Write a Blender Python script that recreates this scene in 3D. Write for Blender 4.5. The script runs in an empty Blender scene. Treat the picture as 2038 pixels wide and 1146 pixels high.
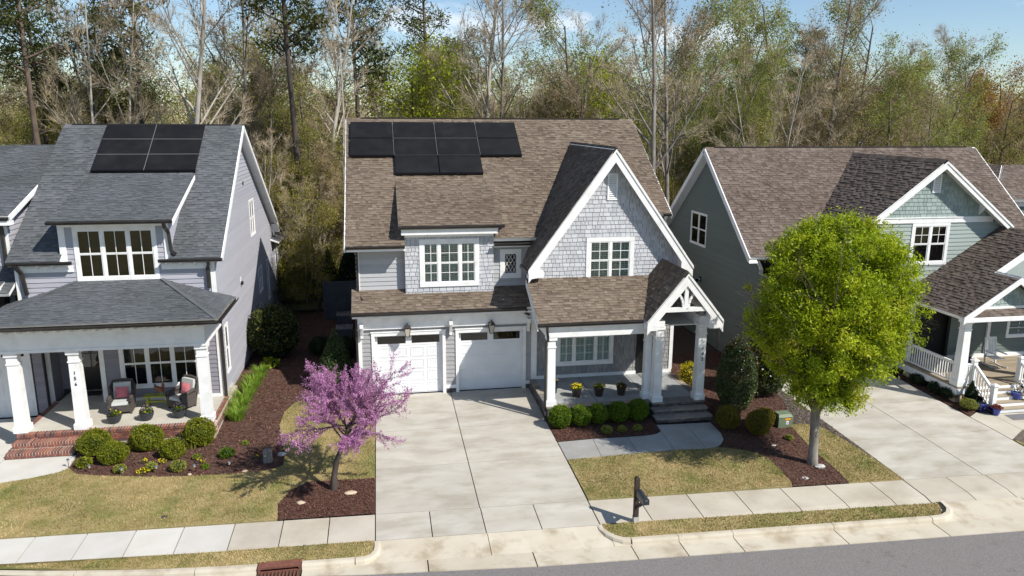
import bpy, bmesh, math, random
import numpy as np
from mathutils import Vector, Matrix
random.seed(7); RNG = np.random.default_rng(7)
S = bpy.context.scene
COL = S.collection
rad = math.radians

# ------------------------------------------------------------------ camera, sky, sun, exposure
cam_d = bpy.data.cameras.new('camera'); cam = bpy.data.objects.new('camera', cam_d); COL.objects.link(cam)
S.camera = cam
cam_d.sensor_width = 36.0; cam_d.lens = 1500 * 36 / 2038
cam_d.clip_start = .1; cam_d.clip_end = 3000
def _cam():
    yaw, pit, rol = rad(10.0), rad(12.53), rad(-.245)
    f = Vector((math.sin(yaw)*math.cos(pit), math.cos(yaw)*math.cos(pit), -math.sin(pit)))
    r = Vector((math.cos(yaw), -math.sin(yaw), 0)); d = f.cross(r)
    c, s = math.cos(rol), math.sin(rol)
    r2 = c*r + s*d; d2 = -s*r + c*d
    m = Matrix((r2, -d2, -f)).transposed().to_4x4()
    m.translation = Vector((0, 0, 10.98))
    cam.matrix_world = m
_cam()
S.render.resolution_x = 1024; S.render.resolution_y = 576
SUN = Vector((1.11, -.99, 1.40)).normalized()
w = bpy.data.worlds.new('World'); S.world = w; w.use_nodes = True
nt = w.node_tree; nt.nodes.clear()
def nn(t, k): return t.nodes.new(k)
sky = nn(nt, 'ShaderNodeTexSky'); sky.sky_type = 'NISHITA'; sky.sun_disc = False
sky.sun_elevation = math.asin(SUN.z); sky.sun_rotation = math.atan2(SUN.x, SUN.y)
sky.air_density = 1.0; sky.dust_density = .1; sky.ozone_density = 3.5
bg = nn(nt, 'ShaderNodeBackground'); bg.inputs[1].default_value = .105
out = nn(nt, 'ShaderNodeOutputWorld')
# clouds: soft cumulus patches laid over the sky by direction
tc = nn(nt, 'ShaderNodeTexCoord'); mp = nn(nt, 'ShaderNodeMapping'); mp.inputs['Scale'].default_value = (1, 1, 2.6)
mp.inputs['Location'].default_value = (.35, .1, .0)
nz = nn(nt, 'ShaderNodeTexNoise'); nz.inputs['Scale'].default_value = 3.4; nz.inputs['Detail'].default_value = 7; nz.inputs['Roughness'].default_value = .58
cr = nn(nt, 'ShaderNodeValToRGB'); cr.color_ramp.elements[0].position = .57; cr.color_ramp.elements[1].position = .72
mx = nn(nt, 'ShaderNodeMix'); mx.data_type = 'RGBA'; mx.inputs[7].default_value = (9.5, 9.7, 10, 1)
nt.links.new(tc.outputs['Generated'], mp.inputs[0]); nt.links.new(mp.outputs[0], nz.inputs['Vector'])
nt.links.new(nz.outputs['Fac'], cr.inputs[0]); nt.links.new(cr.outputs[0], mx.inputs[0])
nt.links.new(sky.outputs[0], mx.inputs[6]); nt.links.new(mx.outputs[2], bg.inputs[0]); nt.links.new(bg.outputs[0], out.inputs[0])
sd = bpy.data.lights.new('sun', 'SUN'); sd.energy = 5.0; sd.angle = rad(.53); sd.color = (1.0, .955, .88)
sun = bpy.data.objects.new('sun', sd); COL.objects.link(sun); sun.rotation_euler = SUN.to_track_quat('Z', 'Y').to_euler()
sun.location = (20, -20, 40)
S.view_settings.view_transform = 'Standard'; S.view_settings.look = 'None'; S.view_settings.gamma = 1
S.view_settings.use_curve_mapping = False; S.view_settings.exposure = .34
S.cycles.max_bounces = 8; S.cycles.transparent_max_bounces = 24

# ------------------------------------------------------------------ materials
def lin(c):
    return tuple(((x/255)/12.92 if x/255 <= .04045 else (((x/255)+.055)/1.055)**2.4) for x in c) + (1,)
MATS = {}
def mat(name, c1, c2=None, scale=6, rough=.8, bump=0, bscale=60, tint=None, objr=False, metal=0, spec=.5,
        stretch=(1, 1, 1), detail=6, dirt=None, dscale=.6, dlo=.45, dhi=.7, sheen=0, coat=0):
    """c1/c2: linear colours mixed by noise; tint: list of colours picked by the per-face value or per object"""
    m = bpy.data.materials.new(name); m.use_nodes = True; t = m.node_tree; L = t.links
    b = t.nodes['Principled BSDF']; b.inputs['Roughness'].default_value = rough; b.inputs['Metallic'].default_value = metal
    b.inputs['Specular IOR Level'].default_value = spec; b.inputs['Coat Weight'].default_value = coat
    g = nn(t, 'ShaderNodeNewGeometry'); mpn = nn(t, 'ShaderNodeMapping'); mpn.inputs['Scale'].default_value = stretch
    L.new(g.outputs['Position'], mpn.inputs[0])
    if tint:
        r = nn(t, 'ShaderNodeValToRGB'); r.color_ramp.interpolation = 'LINEAR'
        el = r.color_ramp.elements
        while len(el) < len(tint): el.new(.5)
        for i, c in enumerate(tint): el[i].position = i/(len(tint)-1); el[i].color = tuple(c)[:3]+(1,)
        if objr:
            oi = nn(t, 'ShaderNodeObjectInfo'); L.new(oi.outputs['Random'], r.inputs[0])
        else:
            at = nn(t, 'ShaderNodeAttribute'); at.attribute_name = 'tint'; L.new(at.outputs['Fac'], r.inputs[0])
        base = r.outputs[0]
    else:
        rg = nn(t, 'ShaderNodeRGB'); rg.outputs[0].default_value = tuple(c1)[:3]+(1,); base = rg.outputs[0]
    n = nn(t, 'ShaderNodeTexNoise'); n.inputs['Scale'].default_value = scale; n.inputs['Detail'].default_value = detail
    L.new(mpn.outputs[0], n.inputs['Vector'])
    if c2 is not None:
        rr = nn(t, 'ShaderNodeMapRange'); rr.inputs[1].default_value = .35; rr.inputs[2].default_value = .65
        L.new(n.outputs['Fac'], rr.inputs[0])
        m1 = nn(t, 'ShaderNodeMix'); m1.data_type = 'RGBA'
        if tint: m1.blend_type = 'MULTIPLY'
        L.new(rr.outputs[0], m1.inputs[0]); L.new(base, m1.inputs[6]); m1.inputs[7].default_value = tuple(c2)[:3]+(1,); base = m1.outputs[2]
    if dirt is not None:
        n2 = nn(t, 'ShaderNodeTexNoise'); n2.inputs['Scale'].default_value = dscale; n2.inputs['Detail'].default_value = 8; n2.inputs['Roughness'].default_value = .6
        L.new(mpn.outputs[0], n2.inputs['Vector'])
        rr = nn(t, 'ShaderNodeMapRange'); rr.inputs[1].default_value = dlo; rr.inputs[2].default_value = dhi
        L.new(n2.outputs['Fac'], rr.inputs[0])
        m1 = nn(t, 'ShaderNodeMix'); m1.data_type = 'RGBA'; m1.blend_type = 'MULTIPLY'
        L.new(rr.outputs[0], m1.inputs[0]); L.new(base, m1.inputs[6]); m1.inputs[7].default_value = tuple(dirt)[:3]+(1,); base = m1.outputs[2]
    L.new(base, b.inputs['Base Color'])
    if bump:
        n3 = nn(t, 'ShaderNodeTexNoise'); n3.inputs['Scale'].default_value = bscale; n3.inputs['Detail'].default_value = 3
        L.new(mpn.outputs[0], n3.inputs['Vector'])
        bp = nn(t, 'ShaderNodeBump'); bp.inputs['Strength'].default_value = bump; bp.inputs['Distance'].default_value = .02
        L.new(n3.outputs['Fac'], bp.inputs['Height']); L.new(bp.outputs[0], b.inputs['Normal'])
    MATS[name] = m; return m
def leafmat(name, cols, trans=.35, rough=.5, spec=.25):
    m = mat(name, (0, 0, 0), (.75, .8, .7), 1.3, rough=rough, tint=cols, spec=spec)
    t = m.node_tree; L = t.links; b = t.nodes['Principled BSDF']; o = t.nodes['Material Output']
    tr = nn(t, 'ShaderNodeBsdfTranslucent'); mxs = nn(t, 'ShaderNodeMixShader'); mxs.inputs[0].default_value = trans
    src = b.inputs['Base Color'].links[0].from_socket
    L.new(src, tr.inputs[0]); L.new(b.outputs[0], mxs.inputs[1]); L.new(tr.outputs[0], mxs.inputs[2]); L.new(mxs.outputs[0], o.inputs[0])
    return m
def glassmat(name, tintc=(.9, .95, .93), refl=1.0):
    m = bpy.data.materials.new(name); m.use_nodes = True; t = m.node_tree; L = t.links; t.nodes.clear()
    o = nn(t, 'ShaderNodeOutputMaterial'); fr = nn(t, 'ShaderNodeFresnel'); fr.inputs[0].default_value = 1.75
    gl = nn(t, 'ShaderNodeBsdfGlossy'); gl.inputs['Roughness'].default_value = .02
    tp = nn(t, 'ShaderNodeBsdfTransparent'); tp.inputs[0].default_value = tintc+(1,)
    nz = nn(t, 'ShaderNodeTexNoise'); nz.inputs['Scale'].default_value = 1.4; nz.inputs['Detail'].default_value = 1
    g = nn(t, 'ShaderNodeNewGeometry'); L.new(g.outputs['Position'], nz.inputs['Vector'])
    bp = nn(t, 'ShaderNodeBump'); bp.inputs['Strength'].default_value = .25; bp.inputs['Distance'].default_value = .03
    L.new(nz.outputs['Fac'], bp.inputs['Height']); L.new(bp.outputs[0], gl.inputs['Normal'])
    mu = nn(t, 'ShaderNodeMath'); mu.operation = 'MULTIPLY'; mu.inputs[1].default_value = refl; L.new(fr.outputs[0], mu.inputs[0])
    ms = nn(t, 'ShaderNodeMixShader'); L.new(mu.outputs[0], ms.inputs[0]); L.new(tp.outputs[0], ms.inputs[1]); L.new(gl.outputs[0], ms.inputs[2])
    L.new(ms.outputs[0], o.inputs[0]); MATS[name] = m; return m

M = MATS
mat('white', (.80, .80, .79), (.74, .74, .73), 3, .55, dirt=(.88, .86, .82), dscale=1.5, dlo=.5, dhi=.8)
mat('white_soft', (.72, .72, .70), None, rough=.5)
mat('wall_back', (.05, .05, .05), None, rough=.9)
mat('lap_gray', (.44, .445, .455), (.94, .94, .94), 4, .75, bump=.15, bscale=40, tint=[(.37, .375, .385), (.42, .425, .435)], stretch=(.3, .3, 3))
mat('shake_gray', 0, (.93, .93, .94), 5, .8, bump=.25, bscale=30, tint=[(.40, .41, .43), (.46, .47, .49), (.53, .54, .56)], stretch=(6, 6, 1))
mat('shake_gray_single', 0, (.93, .93, .94), 5, .8, bump=.25, bscale=30, tint=[(.40, .41, .43), (.46, .47, .49), (.53, .54, .56)], stretch=(6, 6, 1), objr=True)
mat('lap_lavender', 0, (.94, .94, .95), 4, .75, bump=.15, bscale=40, tint=[(.345, .345, .385), (.39, .39, .43)], stretch=(.3, .3, 3))
mat('shake_porch', 0, (.93, .93, .94), 5, .8, bump=.25, bscale=30, tint=[(.225, .215, .215), (.27, .26, .255), (.31, .30, .29)], stretch=(6, 6, 1))  # porch shakes: the gray darkened to carry the shade under the roof
mat('shake_porch_single', 0, (.93, .93, .94), 5, .8, bump=.25, bscale=30, tint=[(.225, .215, .215), (.27, .26, .255), (.31, .30, .29)], stretch=(6, 6, 1), objr=True)  # single-piece twin with the same porch shade in its colour
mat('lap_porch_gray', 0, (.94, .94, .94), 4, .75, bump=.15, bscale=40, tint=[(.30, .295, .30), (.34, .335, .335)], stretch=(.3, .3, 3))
mat('lap_lavender_shaded', 0, (.94, .94, .95), 4, .75, bump=.15, bscale=40, tint=[(.215, .205, .235), (.245, .235, .265)], stretch=(.3, .3, 3))  # lower lavender siding, porch shade worked into a darker colour
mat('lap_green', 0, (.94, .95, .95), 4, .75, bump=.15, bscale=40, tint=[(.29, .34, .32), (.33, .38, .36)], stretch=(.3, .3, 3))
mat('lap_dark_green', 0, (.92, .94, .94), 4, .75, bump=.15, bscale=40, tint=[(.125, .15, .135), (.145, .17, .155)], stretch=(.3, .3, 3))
mat('shake_green', 0, (.93, .95, .95), 5, .8, bump=.25, bscale=30, tint=[(.22, .275, .265), (.27, .33, .315), (.32, .38, .36)], stretch=(6, 6, 1))
mat('shake_green_single', 0, (.93, .95, .95), 5, .8, bump=.25, bscale=30, tint=[(.22, .275, .265), (.27, .33, .315), (.32, .38, .36)], stretch=(6, 6, 1), objr=True)
mat('roof_brown', 0, (.72, .72, .72), 130, .95, bump=.5, bscale=160, tint=[(.13, .10, .078), (.17, .132, .10), (.195, .15, .115), (.215, .175, .135), (.25, .205, .155)],
    dirt=(.78, .76, .74), dscale=.5, spec=.15)
mat('roof_slate', 0, (.7, .7, .72), 130, .9, bump=.5, bscale=160, tint=[(.092, .099, .108), (.112, .12, .13), (.128, .137, .147), (.15, .158, .167)],
    dirt=(.75, .78, .74), dscale=.5, spec=.3)
mat('roof_umber', 0, (.72, .72, .72), 130, .95, bump=.5, bscale=160, tint=[(.115, .09, .075), (.15, .118, .098), (.18, .143, .12), (.215, .175, .15)],
    dirt=(.8, .78, .76), dscale=.5, spec=.15)
mat('deck_dark', (.03, .026, .024), None, rough=.95)
mat('bronze', (.022, .019, .018), (.035, .03, .028), 3, .4, spec=.5)
mat('black', (.008, .008, .009), (.014, .014, .014), 8, .4)
mat('iron', (.01, .01, .01), None, rough=.5)
mat('interior', (.018, .018, .018), None, rough=1)
mat('shutter', (.72, .78, .73), None, rough=.5)
mat('curtain', (.05, .06, .05), (.02, .02, .02), 3, .9)
mat('door_black', (.007, .006, .006), (.012, .01, .01), 5, .35)
mat('door_white', (.76, .765, .775), (.72, .725, .73), 2, .45)
mat('concrete', (.46, .43, .375), (.52, .495, .44), 1.1, .9, bump=.12, bscale=90, dirt=(.72, .69, .63), dscale=.55, dlo=.42, dhi=.72)
mat('concrete_single', 0, (.90, .895, .88), 1.3, .9, bump=.12, bscale=90, tint=[(.44, .395, .325), (.50, .455, .375), (.47, .43, .36)], objr=True, dirt=(.74, .71, .66), dscale=.6, dlo=.45, dhi=.75)
mat('concrete_drive', 0, (.84, .82, .79), .9, .9, bump=.12, bscale=90, tint=[(.455, .43, .375), (.50, .47, .41)], objr=True, dirt=(.76, .74, .69), dscale=1.3, dlo=.45, dhi=.72, stretch=(.7, 1.5, 1))
mat('concrete_new', 0, (.92, .91, .89), 1.4, .9, bump=.1, bscale=90, tint=[(.52, .50, .46), (.56, .54, .49)], objr=True)
mat('concrete_shaded', 0, (.86, .86, .86), 1.4, .9, bump=.1, bscale=90, tint=[(.31, .305, .29), (.36, .355, .335)], objr=True, dirt=(.8, .78, .75), dscale=.8)  # front walk: tree shade put into a darker concrete colour
mat('porch_concrete', (.33, .345, .345), (.28, .29, .29), 1.5, .8, dirt=(.85, .82, .78), dscale=1.2)
mat('porch_beige', (.50, .475, .41), (.45, .425, .37), 1.5, .8, dirt=(.85, .82, .78), dscale=1.2)
mat('curb', 0, (.88, .86, .82), 1.5, .9, bump=.12, bscale=90, tint=[(.50, .45, .36), (.55, .50, .405)], objr=True, dirt=(.66, .60, .52), dscale=1.6, dlo=.5, dhi=.72)
mat('asphalt', (.135, .122, .118), (.25, .232, .222), 55, .93, bump=.6, bscale=160, dirt=(.62, .61, .60), dscale=2.2, dlo=.60, dhi=.74)
mat('soil', (.045, .028, .02), (.07, .045, .03), 12, .98, bump=.6, bscale=80)
mat('mulch', (.085, .045, .032), (.125, .068, .048), 14, .98, bump=1.0, bscale=120)
mat('mulch_gray', (.12, .095, .08), (.17, .14, .12), 16, .98, bump=1.0, bscale=120)
mat('chip', 0, None, 1, .95, tint=[(.045, .02, .014), (.10, .045, .032), (.17, .085, .06), (.28, .17, .13)], spec=.2)
mat('chip_gray', 0, None, 1, .95, tint=[(.07, .05, .04), (.14, .11, .09), (.22, .18, .15), (.32, .28, .24)], spec=.2)
mat('turf', (.26, .205, .08), (.36, .28, .13), 2.2, .95, bump=.9, bscale=70, dirt=(.52, .74, .42), dscale=.9, dlo=.46, dhi=.66)
mat('blade', 0, None, 1, .8, tint=[(.10, .105, .025), (.21, .18, .05), (.36, .27, .115), (.54, .41, .21)], spec=.2)
mat('leaf_litter', (.13, .09, .055), (.22, .15, .09), 2.5, .98, bump=1, bscale=25, dirt=(.6, .7, .45), dscale=.25)
mat('far_grass', (.10, .11, .04), (.16, .14, .06), .5, .95)
mat('brick', 0, (.8, .78, .76), 25, .9, bump=.4, bscale=60, tint=[(.07, .04, .04), (.24, .085, .06), (.32, .12, .075), (.20, .08, .065), (.11, .06, .06), (.37, .17, .12)], objr=True)
mat('mortar', (.52, .45, .36), (.45, .39, .31), 20, .95)
mat('stone', 0, (.7, .7, .7), 9, .9, bump=.5, bscale=30, tint=[(.055, .05, .052), (.12, .105, .10), (.18, .15, .13), (.09, .09, .10), (.25, .20, .16)], objr=True)
mat('flag', 0, (.8, .78, .76), 7, .85, bump=.2, bscale=40, tint=[(.17, .15, .135), (.24, .21, .18), (.33, .28, .22), (.15, .15, .155)], objr=True)
mat('stone_back', (.06, .055, .05), None, rough=.95)
mat('pv', (.006, .006, .007), (.010, .010, .011), 1.5, .62, spec=.2, dirt=(1.9, 1.8, 1.6), dscale=1.2, dlo=.5, dhi=.8)
mat('pv_frame', (.02, .02, .022), None, rough=.35, metal=.6)
mat('alu', (.55, .5, .42), None, rough=.4, metal=.8)
mat('bark_gray', (.14, .12, .10), (.27, .245, .215), 5, .95, bump=.6, bscale=18, stretch=(1, 1, .3))
mat('bark_pale', (.27, .24, .20), (.42, .385, .33), 4, .95, bump=.4, bscale=14, stretch=(1, 1, .3))
mat('bark_brown', (.085, .06, .045), (.15, .11, .085), 5, .95, bump=.6, bscale=18, stretch=(1, 1, .3))
mat('bark_dark', (.04, .032, .026), (.08, .06, .05), 5, .95, bump=.6, bscale=18, stretch=(1, 1, .3))
mat('twig', (.31, .24, .155), (.46, .375, .26), 1.2, .95)
mat('twig_brown', (.25, .185, .10), (.37, .28, .165), 1.2, .95)
leafmat('leaf_street', [(.10, .145, .008), (.22, .30, .010), (.38, .47, .015), (.54, .60, .025), (.46, .42, .04)], .45)
leafmat('leaf_box', [(.05, .10, .008), (.13, .21, .012), (.26, .35, .025)], .35)
leafmat('leaf_box_yellow', [(.085, .10, .008), (.20, .22, .014), (.34, .34, .03)], .3)
leafmat('leaf_gold', [(.10, .085, .01), (.21, .17, .02), (.32, .25, .03)], .3)
leafmat('leaf_holly', [(.018, .036, .010), (.04, .075, .018), (.085, .12, .03), (.19, .19, .08)], .2, .35, .5)
leafmat('leaf_dark', [(.008, .018, .008), (.02, .038, .014), (.035, .06, .02)], .2)
leafmat('leaf_strap', [(.13, .23, .02), (.26, .40, .04), (.42, .55, .10)], .45)
leafmat('bloom_pink', [(.36, .11, .30), (.61, .26, .52), (.78, .46, .70), (.45, .16, .39)], .4)
leafmat('bloom_yellow', [(.5, .38, .005), (.75, .62, .01), (.8, .45, .005)], .3)
leafmat('bloom_purple', [(.02, .012, .06), (.06, .03, .14)], .2)
leafmat('bloom_orange', [(.20, .03, .01), (.5, .14, .01), (.6, .28, .02)], .2)
leafmat('leaf_red', [(.10, .015, .012), (.22, .04, .03), (.3, .09, .05)], .3)
leafmat('leaf_spring', [(.17, .20, .035), (.30, .34, .06), (.46, .47, .11)], .5)
leafmat('leaf_lime', [(.22, .27, .012), (.40, .46, .02), (.54, .58, .04)], .5)
leafmat('leaf_bud', [(.21, .22, .045), (.34, .35, .07), (.46, .44, .12)], .5)
leafmat('leaf_rust', [(.20, .10, .025), (.36, .18, .04), (.48, .26, .08)], .45)
leafmat('leaf_tan', [(.25, .18, .08), (.38, .28, .13), (.50, .38, .21)], .45)
leafmat('needle', [(.035, .045, .014), (.08, .095, .024), (.15, .155, .036), (.24, .22, .06)], .3)
leafmat('leaf_shrubby', [(.13, .12, .02), (.25, .23, .03), (.40, .36, .05), (.5, .42, .22)], .45)
glassmat('glass'); glassmat('glass_dark', (.35, .38, .36), 1.0)
mat('wicker', (.045, .035, .03), (.10, .085, .075), 60, .7, bump=.8, bscale=90, stretch=(1, 1, 3))
mat('cushion_gray', (.50, .52, .50), (.44, .46, .44), 6, .9, bump=.2, bscale=120)
mat('cushion_pink', (.50, .13, .16), (.60, .20, .22), 40, .9, bump=.3, bscale=120)
mat('lime_paint', (.30, .33, .02), (.24, .26, .02), 6, .5)
mat('pot_slate', (.022, .026, .032), (.035, .04, .048), 8, .5)
mat('pot_brown', (.022, .016, .012), (.05, .038, .03), 8, .35)
mat('pot_blue', (.01, .03, .22), (.02, .05, .32), 6, .15, coat=.6)
mat('rust_iron', (.13, .045, .03), (.19, .075, .05), 8, .8, bump=.3)
mat('mail_wood', (.028, .018, .014), (.05, .032, .025), 12, .8, bump=.4, bscale=30, stretch=(3, 3, .5))
mat('mail_metal', (.018, .022, .03), (.03, .035, .045), 12, .35, spec=.6)
mat('util_green', (.11, .15, .085), (.14, .18, .11), 6, .6)
mat('sticker', (.75, .30, .01), None, rough=.5)
mat('sticker_white', (.75, .75, .75), None, rough=.5)
mat('rock_tan', (.42, .31, .20), (.52, .42, .30), 5, .9, bump=.5, bscale=12)
mat('rock_gray', (.36, .35, .33), (.5, .49, .46), 5, .9, bump=.5, bscale=12)
mat('wood_deck', 0, (.8, .8, .8), 5, .8, tint=[(.24, .19, .13), (.32, .26, .18), (.38, .31, .22)], objr=True, stretch=(8, .5, 1))
mat('wood_fence', (.20, .13, .09), (.26, .18, .12), 3, .85)
mat('screen_blue', (.035, .045, .055), (.05, .06, .07), 2, .8)
mat('ac_gray', (.12, .12, .12), (.15, .15, .15), 4, .5)
mat('chrome', (.6, .6, .62), None, rough=.15, metal=1)
mat('lamp_glass', (.45, .40, .32), None, rough=.3, spec=.6)
mat('house_wrap', (.18, .17, .15), None, rough=.9)
mat('rooster', (.16, .055, .02), (.30, .10, .03), 20, .6)
mat('mat_gray', (.12, .12, .13), (.18, .18, .19), 90, .95)

# ------------------------------------------------------------------ mesh builder
def org(o):
    v = Vector((0, 0, 0))
    while o is not None: v = v + Vector(o.location); o = o.parent
    return v
class MB:
    def __init__(self): self.v = []; self.f = []; self.mi = []; self.t = []; self.np = []
    def face(self, pts, mi=0, t=None):
        n = len(self.v); self.v.extend([tuple(p) for p in pts]); self.f.append(tuple(range(n, n+len(pts)))); self.mi.append(mi)
        self.t.append(random.random() if t is None else t)
    def mesh(self, V, F, mi=0, t=None):
        n = len(self.v); self.v.extend([tuple(p) for p in V]); t = random.random() if t is None else t
        for f in F: self.f.append(tuple(i+n for i in f)); self.mi.append(mi); self.t.append(t)
    def hexa(self, P, mi=0, t=None):   # P: 8 points, bottom 0-3 then top 4-7
        self.mesh(P, [(3, 2, 1, 0), (4, 5, 6, 7), (0, 1, 5, 4), (1, 2, 6, 5), (2, 3, 7, 6), (3, 0, 4, 7)], mi, t)
    def box(self, x0, x1, y0, y1, z0, z1, mi=0, t=None):
        self.hexa([(x0, y0, z0), (x1, y0, z0), (x1, y1, z0), (x0, y1, z0), (x0, y0, z1), (x1, y0, z1), (x1, y1, z1), (x0, y1, z1)], mi, t)
    def rbox(self, c, s, rz=0, mi=0, t=None, tilt=0):
        m = Matrix.Translation(c) @ Matrix.Rotation(rz, 4, 'Z') @ Matrix.Rotation(tilt, 4, 'X'); x, y, z = s[0]/2, s[1]/2, s[2]/2
        self.hexa([m @ Vector(p) for p in ((-x, -y, -z), (x, -y, -z), (x, y, -z), (-x, y, -z), (-x, -y, z), (x, -y, z), (x, y, z), (-x, y, z))], mi, t)
    def beam(self, a, b, w, h, up=(0, 0, 1), mi=0, t=None):
        a = Vector(a); b = Vector(b); d = (b-a).normalized(); up = Vector(up); s = d.cross(up).normalized()*w/2; u = s.cross(d).normalized()*h/2
        self.hexa([a-s-u, a+s-u, a+s+u, a-s+u, b-s-u, b+s-u, b+s+u, b-s+u], mi, t)
    def prism(self, pts, ext, mi=0, t=None):
        pts = [Vector(p) for p in pts]; e = Vector(ext); n = len(pts)
        self.mesh(pts+[p+e for p in pts], [tuple(range(n))[::-1], tuple(range(n, 2*n))]+[(i, (i+1) % n, (i+1) % n+n, i+n) for i in range(n)], mi, t)
    def tube(self, pts, rr, n=6, mi=0, t=None, cap=True):
        pts = [Vector(p) for p in pts]; V = []; F = []
        if not hasattr(rr, '__len__'): rr = [rr]*len(pts)
        for i, p in enumerate(pts):
            d = (pts[min(i+1, len(pts)-1)]-pts[max(i-1, 0)]).normalized()
            a = d.cross(Vector((0, 0, 1)) if abs(d.z) < .9 else Vector((0, 1, 0))).normalized(); b = d.cross(a)
            for k in range(n):
                an = 2*math.pi*k/n; V.append(p+(a*math.cos(an)+b*math.sin(an))*rr[i])
        for i in range(len(pts)-1):
            for k in range(n): F.append((i*n+k, i*n+(k+1) % n, (i+1)*n+(k+1) % n, (i+1)*n+k))
        if cap: F.append(tuple(range(n))[::-1]); F.append(tuple(range((len(pts)-1)*n, len(pts)*n)))
        self.mesh(V, F, mi, t)
    def lathe(self, prof, c=(0, 0, 0), n=14, mi=0, t=None, square=False):
        V = []; F = []
        for r, z in prof:
            for k in range(n):
                an = 2*math.pi*(k+.5)/n; q = r/(math.cos(math.pi/4)) if square else r
                V.append((c[0]+q*math.cos(an), c[1]+q*math.sin(an), c[2]+z))
        for i in range(len(prof)-1):
            for k in range(n): F.append((i*n+k, i*n+(k+1) % n, (i+1)*n+(k+1) % n, (i+1)*n+k))
        F.append(tuple(range(n))[::-1]); F.append(tuple(range((len(prof)-1)*n, len(prof)*n)))
        self.mesh(V, F, mi, t)
    def sq(self, prof, c, mi=0, t=None): self.lathe(prof, c, 4, mi, t, True)
    def arr(self, V, F, t, mi=0): self.np.append((np.asarray(V, float), np.asarray(F, int), np.asarray(t, float), mi))
    def build(self, name, mats, parent=None, kind=None, smooth=False, label=None, recenter=None):
        me = bpy.data.meshes.new(name)
        if isinstance(mats, str): mats = [mats]
        for k in mats: me.materials.append(MATS[k])
        o3 = np.array(org(parent) if parent is not None else (recenter or (0, 0, 0)))
        Vs = [np.array(self.v, float).reshape(-1, 3)]; nv = len(self.v)
        sizes = [np.array([len(f) for f in self.f], int)]; loops = [np.array([i for f in self.f for i in f], int)]
        mi = [np.array(self.mi, int)]; tt = [np.array(self.t, float)]
        for V, F, t, m in self.np:
            Vs.append(V); loops.append((F+nv).ravel()); sizes.append(np.full(len(F), F.shape[1], int)); nv += len(V)
            mi.append(np.full(len(F), m, int)); tt.append(t)
        V = np.concatenate(Vs)-o3; loops = np.concatenate(loops); sizes = np.concatenate(sizes); mi = np.concatenate(mi); tt = np.concatenate(tt)
        me.vertices.add(len(V)); me.vertices.foreach_set('co', V.ravel())
        me.loops.add(len(loops)); me.loops.foreach_set('vertex_index', loops.astype(np.int32))
        me.polygons.add(len(sizes)); me.polygons.foreach_set('loop_start', np.concatenate([[0], np.cumsum(sizes)[:-1]]).astype(np.int32))
        me.polygons.foreach_set('loop_total', sizes.astype(np.int32))
        me.polygons.foreach_set('material_index', mi.astype(np.int32))
        me.polygons.foreach_set('use_smooth', np.full(len(sizes), bool(smooth)))
        a = me.attributes.new('tint', 'FLOAT', 'FACE'); a.data.foreach_set('value', tt.astype(np.float32))
        me.update(calc_edges=True)
        o = bpy.data.objects.new(name, me); COL.objects.link(o)
        if parent is not None: o.parent = parent
        elif recenter: o.location = recenter
        if kind: o['kind'] = kind
        if label: o['label'] = label
        return o
def tag(o, label=None, cat=None, group=None, kind=None):
    if label: o['label'] = label
    if cat: o['category'] = cat
    if group: o['group'] = group
    if kind: o['kind'] = kind
    return o
def thing(name, loc, label, cat, group=None, rz=0):
    o = bpy.data.objects.new(name, None); COL.objects.link(o); o.location = loc; o.rotation_euler[2] = rz; o.empty_display_size = .2
    return tag(o, label, cat, group)
def holder(name, loc=(0, 0, 0), kind='structure'):
    o = bpy.data.objects.new(name, None); COL.objects.link(o); o.location = loc; o['kind'] = kind; return o
def dup(root, loc, rz=0, sc=1, label=None, names=None):
    r = root.copy(); COL.objects.link(r); r.location = loc; r.rotation_euler[2] = rz; r.scale = (sc, sc, sc) if not hasattr(sc, '__len__') else sc
    if label: r['label'] = label
    for ch in list(root.children):
        c = ch.copy(); COL.objects.link(c); c.parent = r
        for g in list(ch.children):
            d = g.copy(); COL.objects.link(d); d.parent = c
    return r
def single(name, me, loc, parent, kind=None, rot=None):
    o = bpy.data.objects.new(name, me); COL.objects.link(o); o.parent = parent
    o.location = Vector(loc)-(org(parent) if parent is not None else Vector())
    if rot is not None: o.rotation_euler = rot
    if kind: o['kind'] = kind
    return o

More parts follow.
